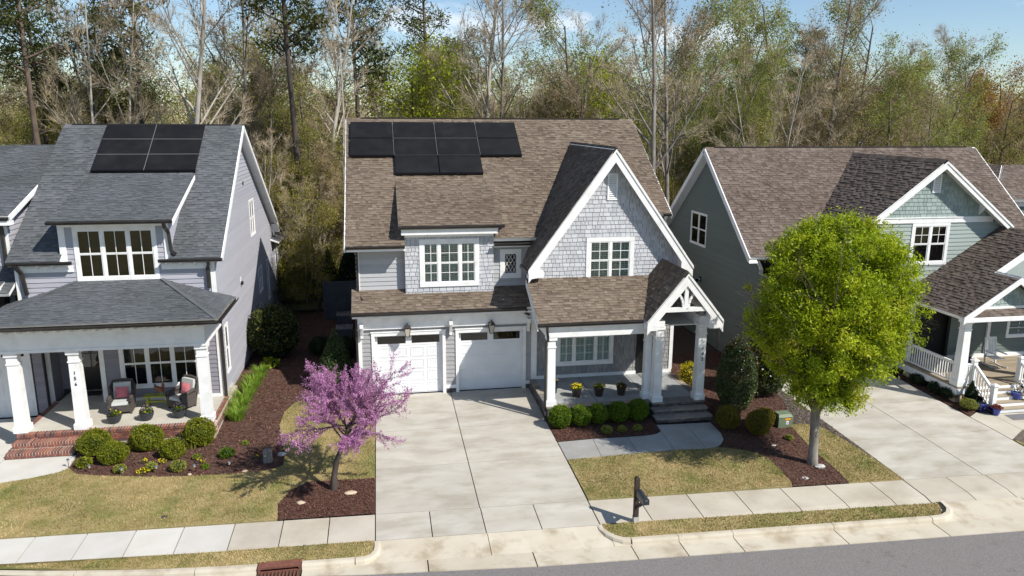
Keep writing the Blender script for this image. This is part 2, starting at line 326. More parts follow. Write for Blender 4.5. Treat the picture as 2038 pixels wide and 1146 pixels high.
# ------------------------------------------------------------------ planar frames, cladding
class Fr:
    def __init__(s, o, u, v):
        s.o = Vector(o); s.u = Vector(u).normalized(); s.v = Vector(v).normalized(); s.n = s.u.cross(s.v)
    def P(s, a, b, n=0): return s.o+s.u*a+s.v*b+s.n*n
    def uv(s, p): d = Vector(p)-s.o; return (d.dot(s.u), d.dot(s.v))
    def box(s, mb, u0, u1, v0, v1, n0, n1, mi=0, t=None):
        mb.hexa([s.P(u0, v0, n0), s.P(u1, v0, n0), s.P(u1, v1, n0), s.P(u0, v1, n0), s.P(u0, v0, n1), s.P(u1, v0, n1), s.P(u1, v1, n1), s.P(u0, v1, n1)], mi, t)
def front(Y): return Fr((0, Y, 0), (1, 0, 0), (0, 0, 1))      # u=X v=Z, faces -Y
def clip(poly, cv):
    """clip polygon by convex ccw polygon cv"""
    out_ = poly
    for i in range(len(cv)):
        a = cv[i]; b = cv[(i+1) % len(cv)]; ex, ey = b[0]-a[0], b[1]-a[1]; inp = out_; out_ = []
        for j in range(len(inp)):
            p = inp[j]; q = inp[(j+1) % len(inp)]
            sp = ex*(p[1]-a[1])-ey*(p[0]-a[0]); sq_ = ex*(q[1]-a[1])-ey*(q[0]-a[0])
            if sp >= -1e-9: out_.append(p)
            if (sp > 1e-9 and sq_ < -1e-9) or (sp < -1e-9 and sq_ > 1e-9):
                k = sp/(sp-sq_); out_.append((p[0]+k*(q[0]-p[0]), p[1]+k*(q[1]-p[1])))
        if len(out_) < 3: return []
    r = []
    for p in out_:
        if not r or abs(p[0]-r[-1][0])+abs(p[1]-r[-1][1]) > 1e-6: r.append(p)
    if len(r) > 1 and abs(r[0][0]-r[-1][0])+abs(r[0][1]-r[-1][1]) < 1e-6: r.pop()
    return r if len(r) >= 3 else []
def ccw(p):
    a = sum(p[i][0]*p[(i+1) % len(p)][1]-p[(i+1) % len(p)][0]*p[i][1] for i in range(len(p)))
    return list(p) if a > 0 else list(p)[::-1]
def subrect(r, h):
    a, b, c, d = r; e, f, g, k = h   # u0,u1,v0,v1
    if e >= b or f <= a or g >= d or k <= c: return [r]
    o = []
    if e > a: o.append((a, e, c, d))
    if f < b: o.append((f, b, c, d))
    a2, b2 = max(a, e), min(b, f)
    if g > c: o.append((a2, b2, c, g))
    if k < d: o.append((a2, b2, k, d))
    return o
def area(p): return abs(sum(p[i][0]*p[(i+1) % len(p)][1]-p[(i+1) % len(p)][0]*p[i][1] for i in range(len(p))))/2
def lap_piece(mb, fr, poly, vb, vt, tb, tt, n0=0, mi=0, t=None):
    off = lambda v: n0+tt+(tb-tt)*(vt-v)/(vt-vb)
    V = [fr.P(u, v, off(v)) for u, v in poly]+[fr.P(u, v, n0) for u, v in poly]; n = len(poly)
    F = [tuple(range(n))]
    for i in range(n):
        j = (i+1) % n
        F.append((i, i+n, j+n, j))
    mb.mesh(V, F, mi, t)
def backing(fr, poly, holes, parent, m='wall_back', n=0, name='wall', th=.15):
    poly = ccw(poly); us = [p[0] for p in poly]; vs = [p[1] for p in poly]
    rs = [(min(us), max(us), min(vs), max(vs))]
    for h in holes: rs = [q for r in rs for q in subrect(r, h)]
    mb = MB()
    for a, b, c, d in rs:
        p = clip([(a, c), (b, c), (b, d), (a, d)], poly)
        if p: mb.prism([fr.P(x, y, n-th) for x, y in p], fr.n*th)
    return mb.build(name, m, parent)
def lap(fr, poly, holes, parent, m, expo=.178, singles=True, name='siding_board', v0=None, tb=.028):
    poly = ccw(poly); us = [p[0] for p in poly]; vs = [p[1] for p in poly]; k = 0; v = min(vs) if v0 is None else v0
    J = MB()
    while v < max(vs):
        rs = [(min(us), max(us), v, v+expo)]
        for h in holes: rs = [q for r in rs for q in subrect(r, h)]
        t = random.random()
        for a, b, c, d in rs:
            if b-a < .02 or d-c < .01: continue
            p = clip([(a, c), (b, c), (b, d), (a, d)], poly)
            if not p or area(p) < .003: continue
            if singles:
                mb = MB(); lap_piece(mb, fr, p, v, v+expo, tb, .003, t=t); mb.build(name, m, parent)
            else: lap_piece(J, fr, p, v, v+expo, tb, .003, t=t)
        v += expo
    if not singles: J.build('siding', m, parent, kind='stuff')
SHK = {}
def shake_mesh(wd, h, m):
    k = (wd, h, m)
    if k not in SHK:
        mb = MB(); lap_piece(mb, front(0), [(0.007, 0), (wd-.007, 0), (wd-.007, h), (.007, h)], 0, h, .026, .004)
        o = mb.build('shake', m); SHK[k] = o.data; bpy.data.objects.remove(o)
    return SHK[k]
def shakes(fr, poly, holes, parent, m, budget, expo=.165, name='shake'):
    """front-facing shake wall; up to budget[0] whole shakes become single parts"""
    poly = ccw(poly); us = [p[0] for p in poly]; vs = [p[1] for p in poly]; J = MB(); v = min(vs); any_ = False
    yaligned = abs(fr.n.y+1) < 1e-6
    while v < max(vs):
        u = min(us)-random.random()*.2
        while u < max(us):
            wd = random.choice((.13, .17, .2, .24, .28)); dz = random.choice((0, 0, -.008, -.014)); rs = [(u+.007, u+wd-.007, v+dz, v+expo)]
            for h in holes: rs = [q for r in rs for q in subrect(r, h)]
            for a, b, c, d in rs:
                if b-a < .01 or d-c < .02: continue
                p = clip([(a, c), (b, c), (b, d), (a, d)], poly)
                if not p or area(p) < .001: continue
                whole = len(rs) == 1 and len(p) == 4 and abs(area(p)-(wd-.014)*(expo-dz)) < 1e-5
                if whole and budget[0] > 0 and yaligned:
                    budget[0] -= 1; q = fr.P(u, v+dz, 0); single(name, shake_mesh(wd, round(expo-dz, 4), m+'_single'), q, parent)
                else: lap_piece(J, fr, p, v+dz, v+expo, .026, .004); any_ = True
            u += wd
        v += expo
    if any_: J.build('shake_field', m, parent, kind='stuff')
def roof(fr, poly, parent, m, expo=.143, thick=.16, name='roof_slope', deck='deck_dark', edge='white'):
    """one slope: solid deck plus shingle tabs laid course by course"""
    poly = ccw(poly)
    d = MB(); n = len(poly)
    d.mesh([fr.P(u, v, 0) for u, v in poly]+[fr.P(u, v, -thick) for u, v in poly], [tuple(range(n))], 0)
    d.mesh([fr.P(u, v, 0) for u, v in poly]+[fr.P(u, v, -thick) for u, v in poly], [tuple(range(n, 2*n))[::-1]]+[(i, i+n, (i+1) % n+n, (i+1) % n) for i in range(n)], 1)
    base = d.build(name, [deck, edge], parent)
    us = [p[0] for p in poly]; vs = [p[1] for p in poly]; J = MB(); v = math.floor(min(vs)/expo)*expo
    while v < max(vs):
        u = min(us)-random.random()*.3
        while u < max(us):
            wd = random.choice((.10, .14, .18, .22, .26)); raised = random.random() < .5
            p = clip([(u, v), (u+wd, v), (u+wd, v+expo), (u, v+expo)], poly)
            if p and area(p) > .0005:
                lap_piece(J, fr, p, v, v+expo, .028 if raised else .012, .012 if raised else .002, t=min(1, max(0, random.gauss(.66 if raised else .30, .22))))
            u += wd
        v += expo
    J.build('shingles', m, base, kind='stuff')
    return base
def slope_frame(p0, u, v): return Fr(p0, u, v)

def window(parent, fr, u0, u1, v0, v1, cols, trim=.1, grid=(2, 2), low=None, split=True, shut=False, glass='glass', head=.0, depth=.3, trimmat='white', curtain=False, name='window', top_frac=.5):
    """cased window: trim (part), then sash, pane, shutter (sub-parts); cols = relative sash widths"""
    mb = MB(); pr = .045
    fr.box(mb, u0, u1, v1-trim, v1+head, 0, pr+.005); fr.box(mb, u0, u1, v0, v0+trim, 0, pr+.012)
    fr.box(mb, u0, u0+trim, v0+trim, v1-trim, 0, pr); fr.box(mb, u1-trim, u1, v0+trim, v1-trim, 0, pr)
    tot = sum(cols); W = u1-u0-2*trim; mull = .09; avail = W-mull*(len(cols)-1); x = u0+trim; cells = []
    for i, c in enumerate(cols):
        wv = avail*c/tot; cells.append((x, x+wv)); x += wv
        if i < len(cols)-1: fr.box(mb, x, x+mull, v0+trim, v1-trim, 0, pr-.004); x += mull
    wn = mb.build(name, trimmat, parent)
    nb = MB()
    a, b, c, d = u0+trim-.01, u1-trim+.01, v0+trim-.01, v1-trim+.01
    for q in ([(a, c), (b, c)], [(b, c), (b, d)], [(b, d), (a, d)], [(a, d), (a, c)]):
        nb.face([fr.P(*q[0], -depth), fr.P(*q[1], -depth), fr.P(*q[1], -.001), fr.P(*q[0], -.001)])
    nb.face([fr.P(a, c, -depth), fr.P(b, c, -depth), fr.P(b, d, -depth), fr.P(a, d, -depth)])
    nb.build('reveal', 'interior', wn)
    y0, y1 = v0+trim, v1-trim
    for a, b in cells:
        halves = [(y0, y1)] if not split else [(y0, y0+(y1-y0)*(1-top_frac)), (y0+(y1-y0)*(1-top_frac), y1)]
        for hi, (c, d) in enumerate(halves):
            sb = MB(); sw = .04; n0, n1 = (.0, .022) if hi == 0 and split else (.006, .032)
            fr.box(sb, a, b, d-sw, d, n0, n1); fr.box(sb, a, b, c, c+sw, n0, n1); fr.box(sb, a, a+sw, c+sw, d-sw, n0, n1); fr.box(sb, b-sw, b, c+sw, d-sw, n0, n1)
            g = grid if (hi == 1 or not split or low is None) else low
            for k in range(1, g[0]): xx = a+sw+(b-a-2*sw)*k/g[0]; fr.box(sb, xx-.011, xx+.011, c+sw, d-sw, n0+.003, n1-.004)
            for k in range(1, g[1]): yy = c+sw+(d-c-2*sw)*k/g[1]; fr.box(sb, a+sw, b-sw, yy-.0112, yy+.0112, n0+.0035, n1-.0045)
            sb.build('sash', 'white', wn)
            gb = MB(); gb.face([fr.P(a+.02, c+.02, n0+.008), fr.P(b-.02, c+.02, n0+.008), fr.P(b-.02, d-.02, n0+.008), fr.P(a+.02, d-.02, n0+.008)]); gb.build('pane', glass, wn)
            if shut:
                hb = MB(); mid = (a+b)/2
                for e, f in ((a+.02, mid-.004), (mid+.004, b-.02)):
                    fr.box(hb, e, e+.045, c, d, -.06, -.03); fr.box(hb, f-.045, f, c, d, -.06, -.03); fr.box(hb, e, f, c+.0, c+.06, -.059, -.031); fr.box(hb, e, f, d-.06, d, -.059, -.031)
                    z = c+.09
                    while z < d-.07:
                        P = [fr.P(e+.03, z+.030, -.070), fr.P(f-.03, z+.030, -.070), fr.P(f-.03, z-.014, -.035), fr.P(e+.03, z-.014, -.035)]
                        hb.prism(P, fr.v*.008); z += .075
                    xx = (e+f)/2; fr.box(hb, xx-.014, xx+.014, c+.06, d-.06, -.033, -.026)
                hb.build('shutter', 'shutter', wn)
    if curtain:
        cb = MB(); fr.box(cb, u0+trim, u1-trim, v0+trim, v1-trim, -depth+.05, -depth+.07); cb.build('blind', 'curtain', wn)
    return wn
def hole(u0, u1, v0, v1, t=.1): return (u0+t-.01, u1-t+.01, v0+t-.01, v1-t+.01)
def gutter(p0, p1, parent, out_dir, name='gutter', m='bronze', s=.12):
    """K-style trough running p0-p1, hung outside the eave"""
    p0 = Vector(p0); p1 = Vector(p1); o = Vector(out_dir).normalized(); z = Vector((0, 0, 1)); mb = MB()
    pr = [(0, 0), (0, -s), (s*.62, -s), (s*.8, -s*.55), (s, -s*.35), (s, 0), (s-.012, 0), (s-.012, -s*.3), (s*.6, -s+.015), (.012, -s+.015), (.012, 0)]
    A = [p0+o*a+z*b for a, b in pr]; B = [p1+o*a+z*b for a, b in pr]; n = len(pr)
    mb.mesh(A+B, [(i, (i+1) % n, (i+1) % n+n, i+n) for i in range(n)]+[tuple(range(n)), tuple(range(n, 2*n))[::-1]])
    return mb.build(name, m, parent)
def downspout(pts, parent, m='bronze', r=.042, name='downspout'):
    mb = MB()
    for a, b in zip(pts[:-1], pts[1:]): mb.beam(a, b, r*2, r*1.6, up=(0, 1, .01))
    return mb.build(name, m, parent)
def column(x, y, z0, z1, parent, w0=.36, w1=.29, name='column'):
    mb = MB(); H = z1-z0
    mb.sq([(w0/2+.045, 0), (w0/2+.045, .20), (w0/2+.02, .235), (w0/2, .24), (w1/2, H-.42), (w1/2+.025, H-.418), (w1/2+.025, H-.37), (w1/2, H-.368), (w1/2, H-.16), (w1/2+.05, H-.12), (w1/2+.05, H)], (x, y, z0))
    return mb.build(name, 'white', parent)
# ------------------------------------------------------------------ ground: one sheet, then slabs, lawns and beds on it
GY = [(-400, -.55), (17.3, -.55), (18.2, -.50), (18.9, -.36), (20.4, -.30), (22.6, -.22), (26, -.13), (29.4, 0.0), (300, 0.0)]
def gz(y):
    for (a, za), (b, zb) in zip(GY[:-1], GY[1:]):
        if y <= b: return za+(zb-za)*max(0, (y-a))/(b-a)
    return 0.0
def sheet(name, poly, off, m, parent=None, kind='structure', thick=0, zf=None, edge=None, lab=None):
    """polygon in plan, cut where the ground bends, laid at ground height + off"""
    zf = zf or gz; bm = bmesh.new(); vs = [bm.verts.new((x, y, 0)) for x, y in ccw(poly)]; bm.faces.new(vs)
    for y, _ in GY[1:-1]:
        g = bm.verts[:]+bm.edges[:]+bm.faces[:]; bmesh.ops.bisect_plane(bm, geom=g, plane_co=(0, y, 0), plane_no=(0, 1, 0))
    bmesh.ops.triangulate(bm, faces=bm.faces[:])
    for v in bm.verts: v.co.z = zf(v.co.y)+off
    if thick:
        be = [e for e in bm.edges if e.is_boundary]
        r = bmesh.ops.extrude_edge_only(bm, edges=be)
        for v in r['geom']:
            if isinstance(v, bmesh.types.BMVert): v.co.z -= thick
    bmesh.ops.recalc_face_normals(bm, faces=bm.faces[:])
    ups = [f for f in bm.faces if abs(f.normal.z) > .8]
    if ups and ups[0].normal.z < 0: bmesh.ops.reverse_faces(bm, faces=bm.faces[:])
    c0 = org(parent) if parent is not None else Vector()
    for v in bm.verts: v.co -= c0
    me = bpy.data.meshes.new(name); bm.to_mesh(me); bm.free(); me.materials.append(MATS[m])
    o = bpy.data.objects.new(name, me); COL.objects.link(o)
    if parent is not None: o.parent = parent
    elif kind: o['kind'] = kind
    return o
yr = lambda x, y0, k=-.033: y0+k*x
# soil sheet out to the horizon
g = MB(); xs = [-600, -60, -14, 0, 14, 30, 80, 600]; ys = [-400, 0, 17.3, 18.2, 18.9, 20.4, 22.6, 26, 29.4, 48, 120, 900]
for i in range(len(xs)-1):
    for j in range(len(ys)-1):
        q = [(xs[i], ys[j]), (xs[i+1], ys[j]), (xs[i+1], ys[j+1]), (xs[i], ys[j+1])]
        g.face([(x, y, gz(y)-.07) for x, y in q], 0 if ys[j] < 34 else 1)
g.build('ground', ['soil', 'leaf_litter'], kind='structure')
# asphalt road with the far side of the street
road_n = [(-60, 20.6), (-14, 19.1), (-9, 18.65), (-4.1, 18.25), (-1, 17.88), (3.93, 17.46), (8.37, 17.26), (12.76, 17.08), (18, 16.89), (30, 16.5), (80, 15)]
sheet('road', road_n+[(80, 7.5), (30, 8.9), (0, 9.9), (-14, 10.9), (-60, 12.9)], .012, 'asphalt', zf=lambda y: -.55)
# opposite side: kerb, verge and sidewalk
opp = [(-60, 12.9), (-14, 10.9), (0, 9.9), (30, 8.9), (80, 7.5)]
sheet('gutter_strip', opp+[(80, 7.1), (30, 8.5), (0, 9.5), (-14, 10.5), (-60, 12.5)], .03, 'concrete', zf=lambda y: -.55)
sheet('verge', [(x, y-.4) for x, y in opp]+[(x, y-1.7) for x, y in opp[::-1]], .14, 'turf', zf=lambda y: -.55, thick=.14)
sheet('sidewalk', [(x, y-1.7) for x, y in opp]+[(x, y-3.1) for x, y in opp[::-1]], .15, 'concrete', zf=lambda y: -.55)
sheet('lawn', [(x, y-3.1) for x, y in opp]+[(80, -30), (-60, -30)], .16, 'turf', zf=lambda y: -.55)
sheet('meadow', [(-250, -250), (250, -250), (250, -30.2), (-250, -30.2)], .1, 'far_grass', zf=lambda y: -.55)

# --- gutter strip and kerb on the near side
gut_out = [(x, y+.03) for x, y in road_n if -14 <= x <= 30]
def curbx(x): # back-of-kerb line
    return 18.40-.037*x if x > -3 else 18.40-.037*x+.012*(x+3)**2
def gin(x): return curbx(x)-.16
def rdy(x):
    for (a, ya), (b, yb) in zip(road_n[:-1], road_n[1:]):
        if a <= x <= b: return ya+(yb-ya)*(x-a)/(b-a)
gs = holder('street_gutter')
jx = [-14, -11, -8, -5, -3.45, -2.32, .95, 3.8, 6.55, 7.95, 9.55, 12.6, 15.7, 18.7, 21.7, 24.7, 30]
for a, b in zip(jx[:-1], jx[1:]):
    if (a, b) == (-3.45, -2.32): continue
    a1, b1 = a+.016, b-.016; mid = (a+b)/2
    P = [(a1, rdy(a1)-.01), (mid, rdy(mid)-.01), (b1, rdy(b1)-.01), (b1, gin(b1)+.02), (mid, gin(mid)+.02), (a1, gin(a1)+.02)]
    sheet('gutter_slab', P, .035, 'curb', gs, zf=lambda y: -.55, thick=.05)
# kerb profile swept along a path; h gives the height at each point
def kerb(pts, hs, parent, name='kerb_stone'):
    mb = MB(); n = len(pts); V = []
    prof = [(.17, -.06), (.155, 0), (.14, .6), (.115, .92), (.07, 1.0), (0, 1.0), (-.03, 1.0)]
    for i, p in enumerate(pts):
        a = Vector(pts[max(i-1, 0)]); b = Vector(pts[min(i+1, n-1)]); d = (b-a).normalized(); nrm = Vector((d.y, -d.x))
        z0 = -.52
        for o_, h in prof:
            zz = z0-.04 if h < 0 else z0+h*hs[i]
            V.append((p[0]+nrm.x*o_, p[1]+nrm.y*o_, zz))
    m_ = len(prof)
    F = [(i*m_+k, (i+1)*m_+k, (i+1)*m_+k+1, i*m_+k+1) for i in range(n-1) for k in range(m_-1)]+[tuple(range(m_)), tuple(range((n-1)*m_, n*m_))[::-1]]
    F = [f[::-1] for f in F]
    mb.mesh(V, F); return mb.build(name, 'curb', parent, smooth=False)
ks = holder('kerb')
def straight(a, b):
    N = 4; pts = [(a+.008+(b-a-.016)*i/N, curbx(a+(b-a)*i/N)) for i in range(N+1)]; kerb(pts, [.145]*(N+1), ks)
for a, b in ((-14, -11), (-11, -8), (-8, -5), (-5, -3.45), (-2.32, -.95), (6.6, 7.95), (7.95, 9.55), (9.55, 12.6), (12.6, 15.7)): straight(a, b)
def arc(pts, hs): kerb(pts, hs, ks)
# returns that sweep back beside the driveways
arc([(-.94, curbx(-.94)), (-.72, curbx(-.72)+.01), (-.55, 18.5), (-.44, 18.66), (-.41, 18.85), (-.41, 19.1)], [.145, .145, .15, .16, .17, .18])
arc([(5.95, 18.92), (5.97, 18.72), (6.06, 18.5), (6.2, 18.33), (6.4, 18.2), (6.59, curbx(6.59))], [.18, .17, .16, .155, .145, .145])
arc([(15.71, curbx(15.71)), (16.1, 17.83), (16.38, 17.95), (16.56, 18.15), (16.62, 18.4), (16.62, 18.56)], [.145, .145, .15, .16, .17, .18])
# --- sidewalk slabs
sw = holder('sidewalk'); B0, F0 = 20.47, 19.12
swj = [-13.6, -12.3, -11.0, -9.65, -8.3, -7.02, -5.74, -4.36, -3.02, -1.72, -.42]
for k, (a, b) in enumerate(zip(swj[:-1], swj[1:])):
    sheet('concrete_slab', [(a+.015, yr(a, F0)), (b-.015, yr(b, F0)), (b-.015, yr(b, B0)-.012), (a+.015, yr(a, B0)-.012)], .0, 'concrete_new' if b < -4.2 else 'concrete_single', sw, thick=.06)
swj = [5.95, 7.52, 9.07, 10.61, 12.15, 13.68, 15.22, 16.38]
for a, b in zip(swj[:-1], swj[1:]):
    sheet('concrete_slab', [(a+.015, yr(a, F0)), (b-.015, yr(b, F0)), (b-.015, yr(b, B0)-.012), (a+.015, yr(a, B0)-.012)], .0, 'concrete_single', sw, thick=.06)
# --- driveway of the middle house
dw = holder('driveway')
def slab(x0, x1, y0, y1, par, m='concrete_drive', off=0, k=-.033, b1=True):
    sheet('concrete_slab', [(x0+.014, y0+k*x0+.011), (x1-.014, y0+k*x1+.011), (x1-.014, y1+(k*x1 if b1 else 0)-.011), (x0+.014, y1+(k*x0 if b1 else 0)-.011)], off, m, par, thick=.06)
for x0, x1 in ((-.42, 2.645), (2.645, 5.945)):
    slab(x0, x1, 26.1, 29.56, dw, k=0, b1=False); slab(x0, x1, 23.25, 26.1, dw, k=0, b1=False); slab(x0, x1, B0, 23.25, dw, b1=False)
for x0, x1 in ((-.42, 1.15), (1.15, 2.66), (2.66, 4.25), (4.25, 5.94)): slab(x0, x1, F0, B0, dw)
# apron: flared, sloping to the gutter
def apron(pts, par):
    bm = MB()
    for x0, x1 in pts:
        N = 5
        for i in range(N):
            a = x0+.008+(x1-x0-.016)*i/N; b = x0+.008+(x1-x0-.016)*(i+1)/N; ya, yb = yr(a, F0)-.01, yr(b, F0)-.01; ga, gb = gin(a)+.02, gin(b)+.02
            bm.face([(a, ga, -.515), (b, gb, -.515), (b, yb, gz(yb)+0), (a, ya, gz(ya)+0)]); 
        bm.build('apron_slab', 'curb', par); bm = MB()
apron([(-.56, 2.68), (2.68, 6.1)], dw)
wing = MB(); wing.face([(-1.0, gin(-1)+.0, -.512), (-.56, gin(-.56), -.512), (-.56, 18.9, -.38), (-.62, 18.55, -.43)]); wing.face([(6.1, gin(6.1), -.512), (6.75, gin(6.75), -.512), (6.3, 18.32, -.44), (6.1, 18.62, -.40)])
wing.build('apron_flare', 'curb', dw)
# --- front walk of the middle house
wk = holder('front_walk')
def zwalk(y): return gz(y)
W = [[(5.97, 22.92), (7.17, 22.97), (7.26, 24.36), (5.97, 24.3)], [(7.185, 22.97), (8.5, 23.0), (8.55, 24.33), (7.275, 24.36)], [(8.515, 23.0), (9.84, 23.06), (9.93, 24.62), (9.75, 24.45), (9.5, 24.36), (9.15, 24.33), (8.565, 24.33)],
     [(9.855, 23.06), (11.0, 22.97), (11.05, 25.1), (9.96, 25.16), (9.95, 24.8), (9.945, 24.62)], [(11.015, 22.97), (11.35, 23.05), (11.66, 23.25), (11.92, 23.6), (12.06, 24.1), (12.07, 25.06), (11.065, 25.1)]]
for p in W: sheet('concrete_slab', p, .0, 'concrete_shaded', wk, thick=.06)
# --- neighbour's driveway and walk on the right
d2 = holder('driveway')
for x0, x1, m in ((16.42, 19.25, 'concrete_drive'), (19.25, 22.3, 'concrete_drive')):
    slab(x0, x1, 25.76, 28.85, d2, m, k=0, b1=False); slab(x0, x1, 22.8, 25.76, d2, m, k=0, b1=False); slab(x0, x1, B0, 22.8, d2, m, b1=False)
for x0, x1 in ((16.4, 17.9), (17.9, 19.3), (19.3, 20.8), (20.8, 22.3)): slab(x0, x1, F0, B0, d2, 'concrete_single')
mbx = MB()
for x0, x1 in ((16.7, 19.4), (19.4, 22.4)):
    mbx = MB(); mbx.face([(x0+.01, gin(x0)+.02, -.515), (x1-.01, gin(x1)+.02, -.515), (x1-.01, yr(x1, F0)-.01, gz(18.6)), (x0+.01, yr(x0, F0)-.01, gz(18.6))]); mbx.build('apron_slab', 'curb', d2)
mbx = MB(); mbx.face([(15.9, gin(15.9), -.512), (16.7, gin(16.7), -.513), (16.7, 18.57, -.42), (16.5, 18.57, -.43), (16.3, 17.85, -.5)]); mbx.build('apron_flare', 'curb', d2)
wk2 = holder('front_walk')
for p in ([(22.33, 21.9), (23.35, 22.6), (23.35, 24.2), (22.9, 24.35), (22.33, 24.0)], [(23.37, 22.6), (25.2, 22.9), (25.2, 24.05), (23.37, 24.1)], [(25.22, 22.9), (27.2, 23.0), (27.2, 24.0), (25.22, 24.05)]): sheet('concrete_slab', p, .0, 'concrete_single', wk2, thick=.06)
# --- left house: driveway and curved walk
d3 = holder('driveway')
slab(-16.4, -12.62, 26.2, 29.35, d3, 'concrete_new', k=0, b1=False); slab(-16.4, -12.62, 22.5, 26.2, d3, 'concrete_new', k=0, b1=False)
sheet('concrete_slab', [(-12.6, 25.3), (-12.6, 24.05), (-12.0, 24.15), (-11.2, 24.35), (-10.55, 24.62), (-10.3, 24.95), (-10.38, 25.82), (-12.6, 25.82)], 0, 'concrete_new', d3, thick=.06)

# --- lawns and beds
bedR = [(12.1, 25.05), (12.09, 24.1), (11.95, 23.58), (11.68, 23.2), (11.55, 22.98), (12.1, 22.72), (12.62, 22.4), (12.78, 21.9), (12.78, 21.2), (12.7, 20.3), (12.62, 20.08), (14.5, 20.0), (14.6, 20.9), (14.62, 22.4), (14.75, 23.3), (14.9, 24.2), (15.33, 25.04), (15.9, 26.6), (16.15, 29.3), (16.15, 33), (12.0, 33), (12.3, 29.4), (12.3, 26.0), (12.1, 25.9)]
sheet('mulch_bed', bedR, .012, 'mulch')
bedG = [(15.34, 25.04), (15.02, 24.4), (15.6, 24.35), (16.05, 23.9), (16.2, 23.0), (16.38, 21.2), (16.40, 28.8), (16.35, 30), (16.17, 30), (15.92, 26.6)]
sheet('mulch_bed', bedG, .010, 'mulch_gray')
bed1 = [(5.95, 26.2), (5.95, 24.32), (7.63, 24.38), (9.15, 24.35), (9.5, 24.38), (9.74, 24.47), (9.93, 24.8), (9.95, 26.2)]
sheet('mulch_bed', bed1, .012, 'mulch')
bedL = [(-10.3, 25.8), (-10.28, 24.9), (-9.9, 24.42), (-9.1, 24.17), (-7.2, 23.8), (-5.8, 23.68), (-4.7, 23.64), (-3.8, 23.74), (-3.45, 24.0), (-3.5, 24.9), (-3.72, 25.9), (-3.95, 27.24), (-3.9, 28.4), (-3.6, 29.3), (-3.0, 29.6), (-2.2, 29.0), (-1.4, 28.0), (-.62, 27.2), (-.43, 27.0), (-.43, 29.5), (-1.0, 29.6), (-1.0, 44), (-6.2, 44), (-6.2, 29.5), (-6.0, 26.5), (-10.3, 26.5)]
sheet('mulch_bed', bedL, .012, 'mulch')
bedB = [(-2.5, 22.72), (-1.5, 22.68), (-.43, 22.6), (-.43, 20.52), (-1.8, 20.56), (-3.18, 20.6), (-3.28, 21.5), (-3.0, 22.2)]
sheet('mulch_bed', bedB, .014, 'mulch')
lawns = {}
lawn_main = [(-16.4, 22.3), (-12.6, 22.3), (-12.6, 24.02), (-12.0, 24.12), (-11.2, 24.31), (-10.5, 24.58), (-10.25, 24.85), (-9.88, 24.39), (-9.1, 24.14), (-7.2, 23.77), (-5.8, 23.65), (-4.7, 23.61), (-3.78, 23.71), (-3.42, 23.98), (-3.47, 24.9), (-3.69, 25.9), (-3.92, 27.24), (-3.87, 28.4), (-3.57, 29.27), (-3.0, 29.56), (-2.2, 28.97), (-1.4, 27.97), (-.64, 27.17), (-.44, 26.96), (-.44, 22.62), (-1.5, 22.7), (-2.5, 22.74), (-3.02, 22.22), (-3.30, 21.5), (-3.2, 20.61), (-8.3, 20.76), (-16.4, 21.03)]
lawn2 = [(5.97, 22.89), (7.17, 22.94), (8.5, 22.97), (9.84, 23.03), (11.0, 22.94), (11.35, 23.02), (11.53, 22.96), (12.08, 22.70), (12.60, 22.38), (12.76, 21.9), (12.76, 21.2), (12.68, 20.3), (12.6, 20.1), (5.97, 20.29)]
lawn3 = [(14.52, 19.99), (14.62, 20.9), (14.64, 22.4), (14.77, 23.3), (14.92, 24.2), (15.02, 24.36), (15.58, 24.33), (16.03, 23.88), (16.18, 23.0), (16.36, 21.2), (16.39, 19.93)]
strip2 = [(6.0, 18.93), (6.02, 18.72), (6.11, 18.52), (6.24, 18.37), (6.44, 18.25), (6.7, 18.19)]+[(x, curbx(x)+.04) for x in (8, 10, 12, 14, 15.6)]+[(16.05, 17.9), (16.33, 18.0), (16.5, 18.18), (16.57, 18.4), (16.57, 18.55), (11, 18.75)]
strip1 = [(x, curbx(x)+.04) for x in (-14, -11, -8, -6.5, -5, -4, -3, -2, -1)]+[(-.72, curbx(-.72)+.05), (-.58, 18.55), (-.48, 18.7), (-.46, 19.12), (-5, 19.27), (-14, 19.57)]
lawn4 = [(22.33, 21.86), (23.4, 22.55), (25.2, 22.86), (27.2, 22.95), (27.2, 20), (22.33, 20)]
for nm, p in (('lawn', lawn_main), ('lawn', lawn2), ('lawn', lawn3), ('verge', strip2), ('verge', strip1), ('lawn', lawn4)): sheet(nm, p, .022, 'turf', thick=.05)
sheet('mulch_bed', [(22.34, 24.05), (22.9, 24.4), (23.4, 24.25), (23.5, 24.7), (23.4, 28.8), (22.34, 28.8)], .012, 'mulch')
sheet('mulch_bed', [(22.35, 21.95), (23.4, 22.62), (23.4, 22.0), (22.6, 21.4)], .028, 'mulch_gray')
sheet('backyard_lawn', [(-5.9, 44.4), (-5.9, 52), (12, 52), (12, 44.4)], .0, 'far_grass')

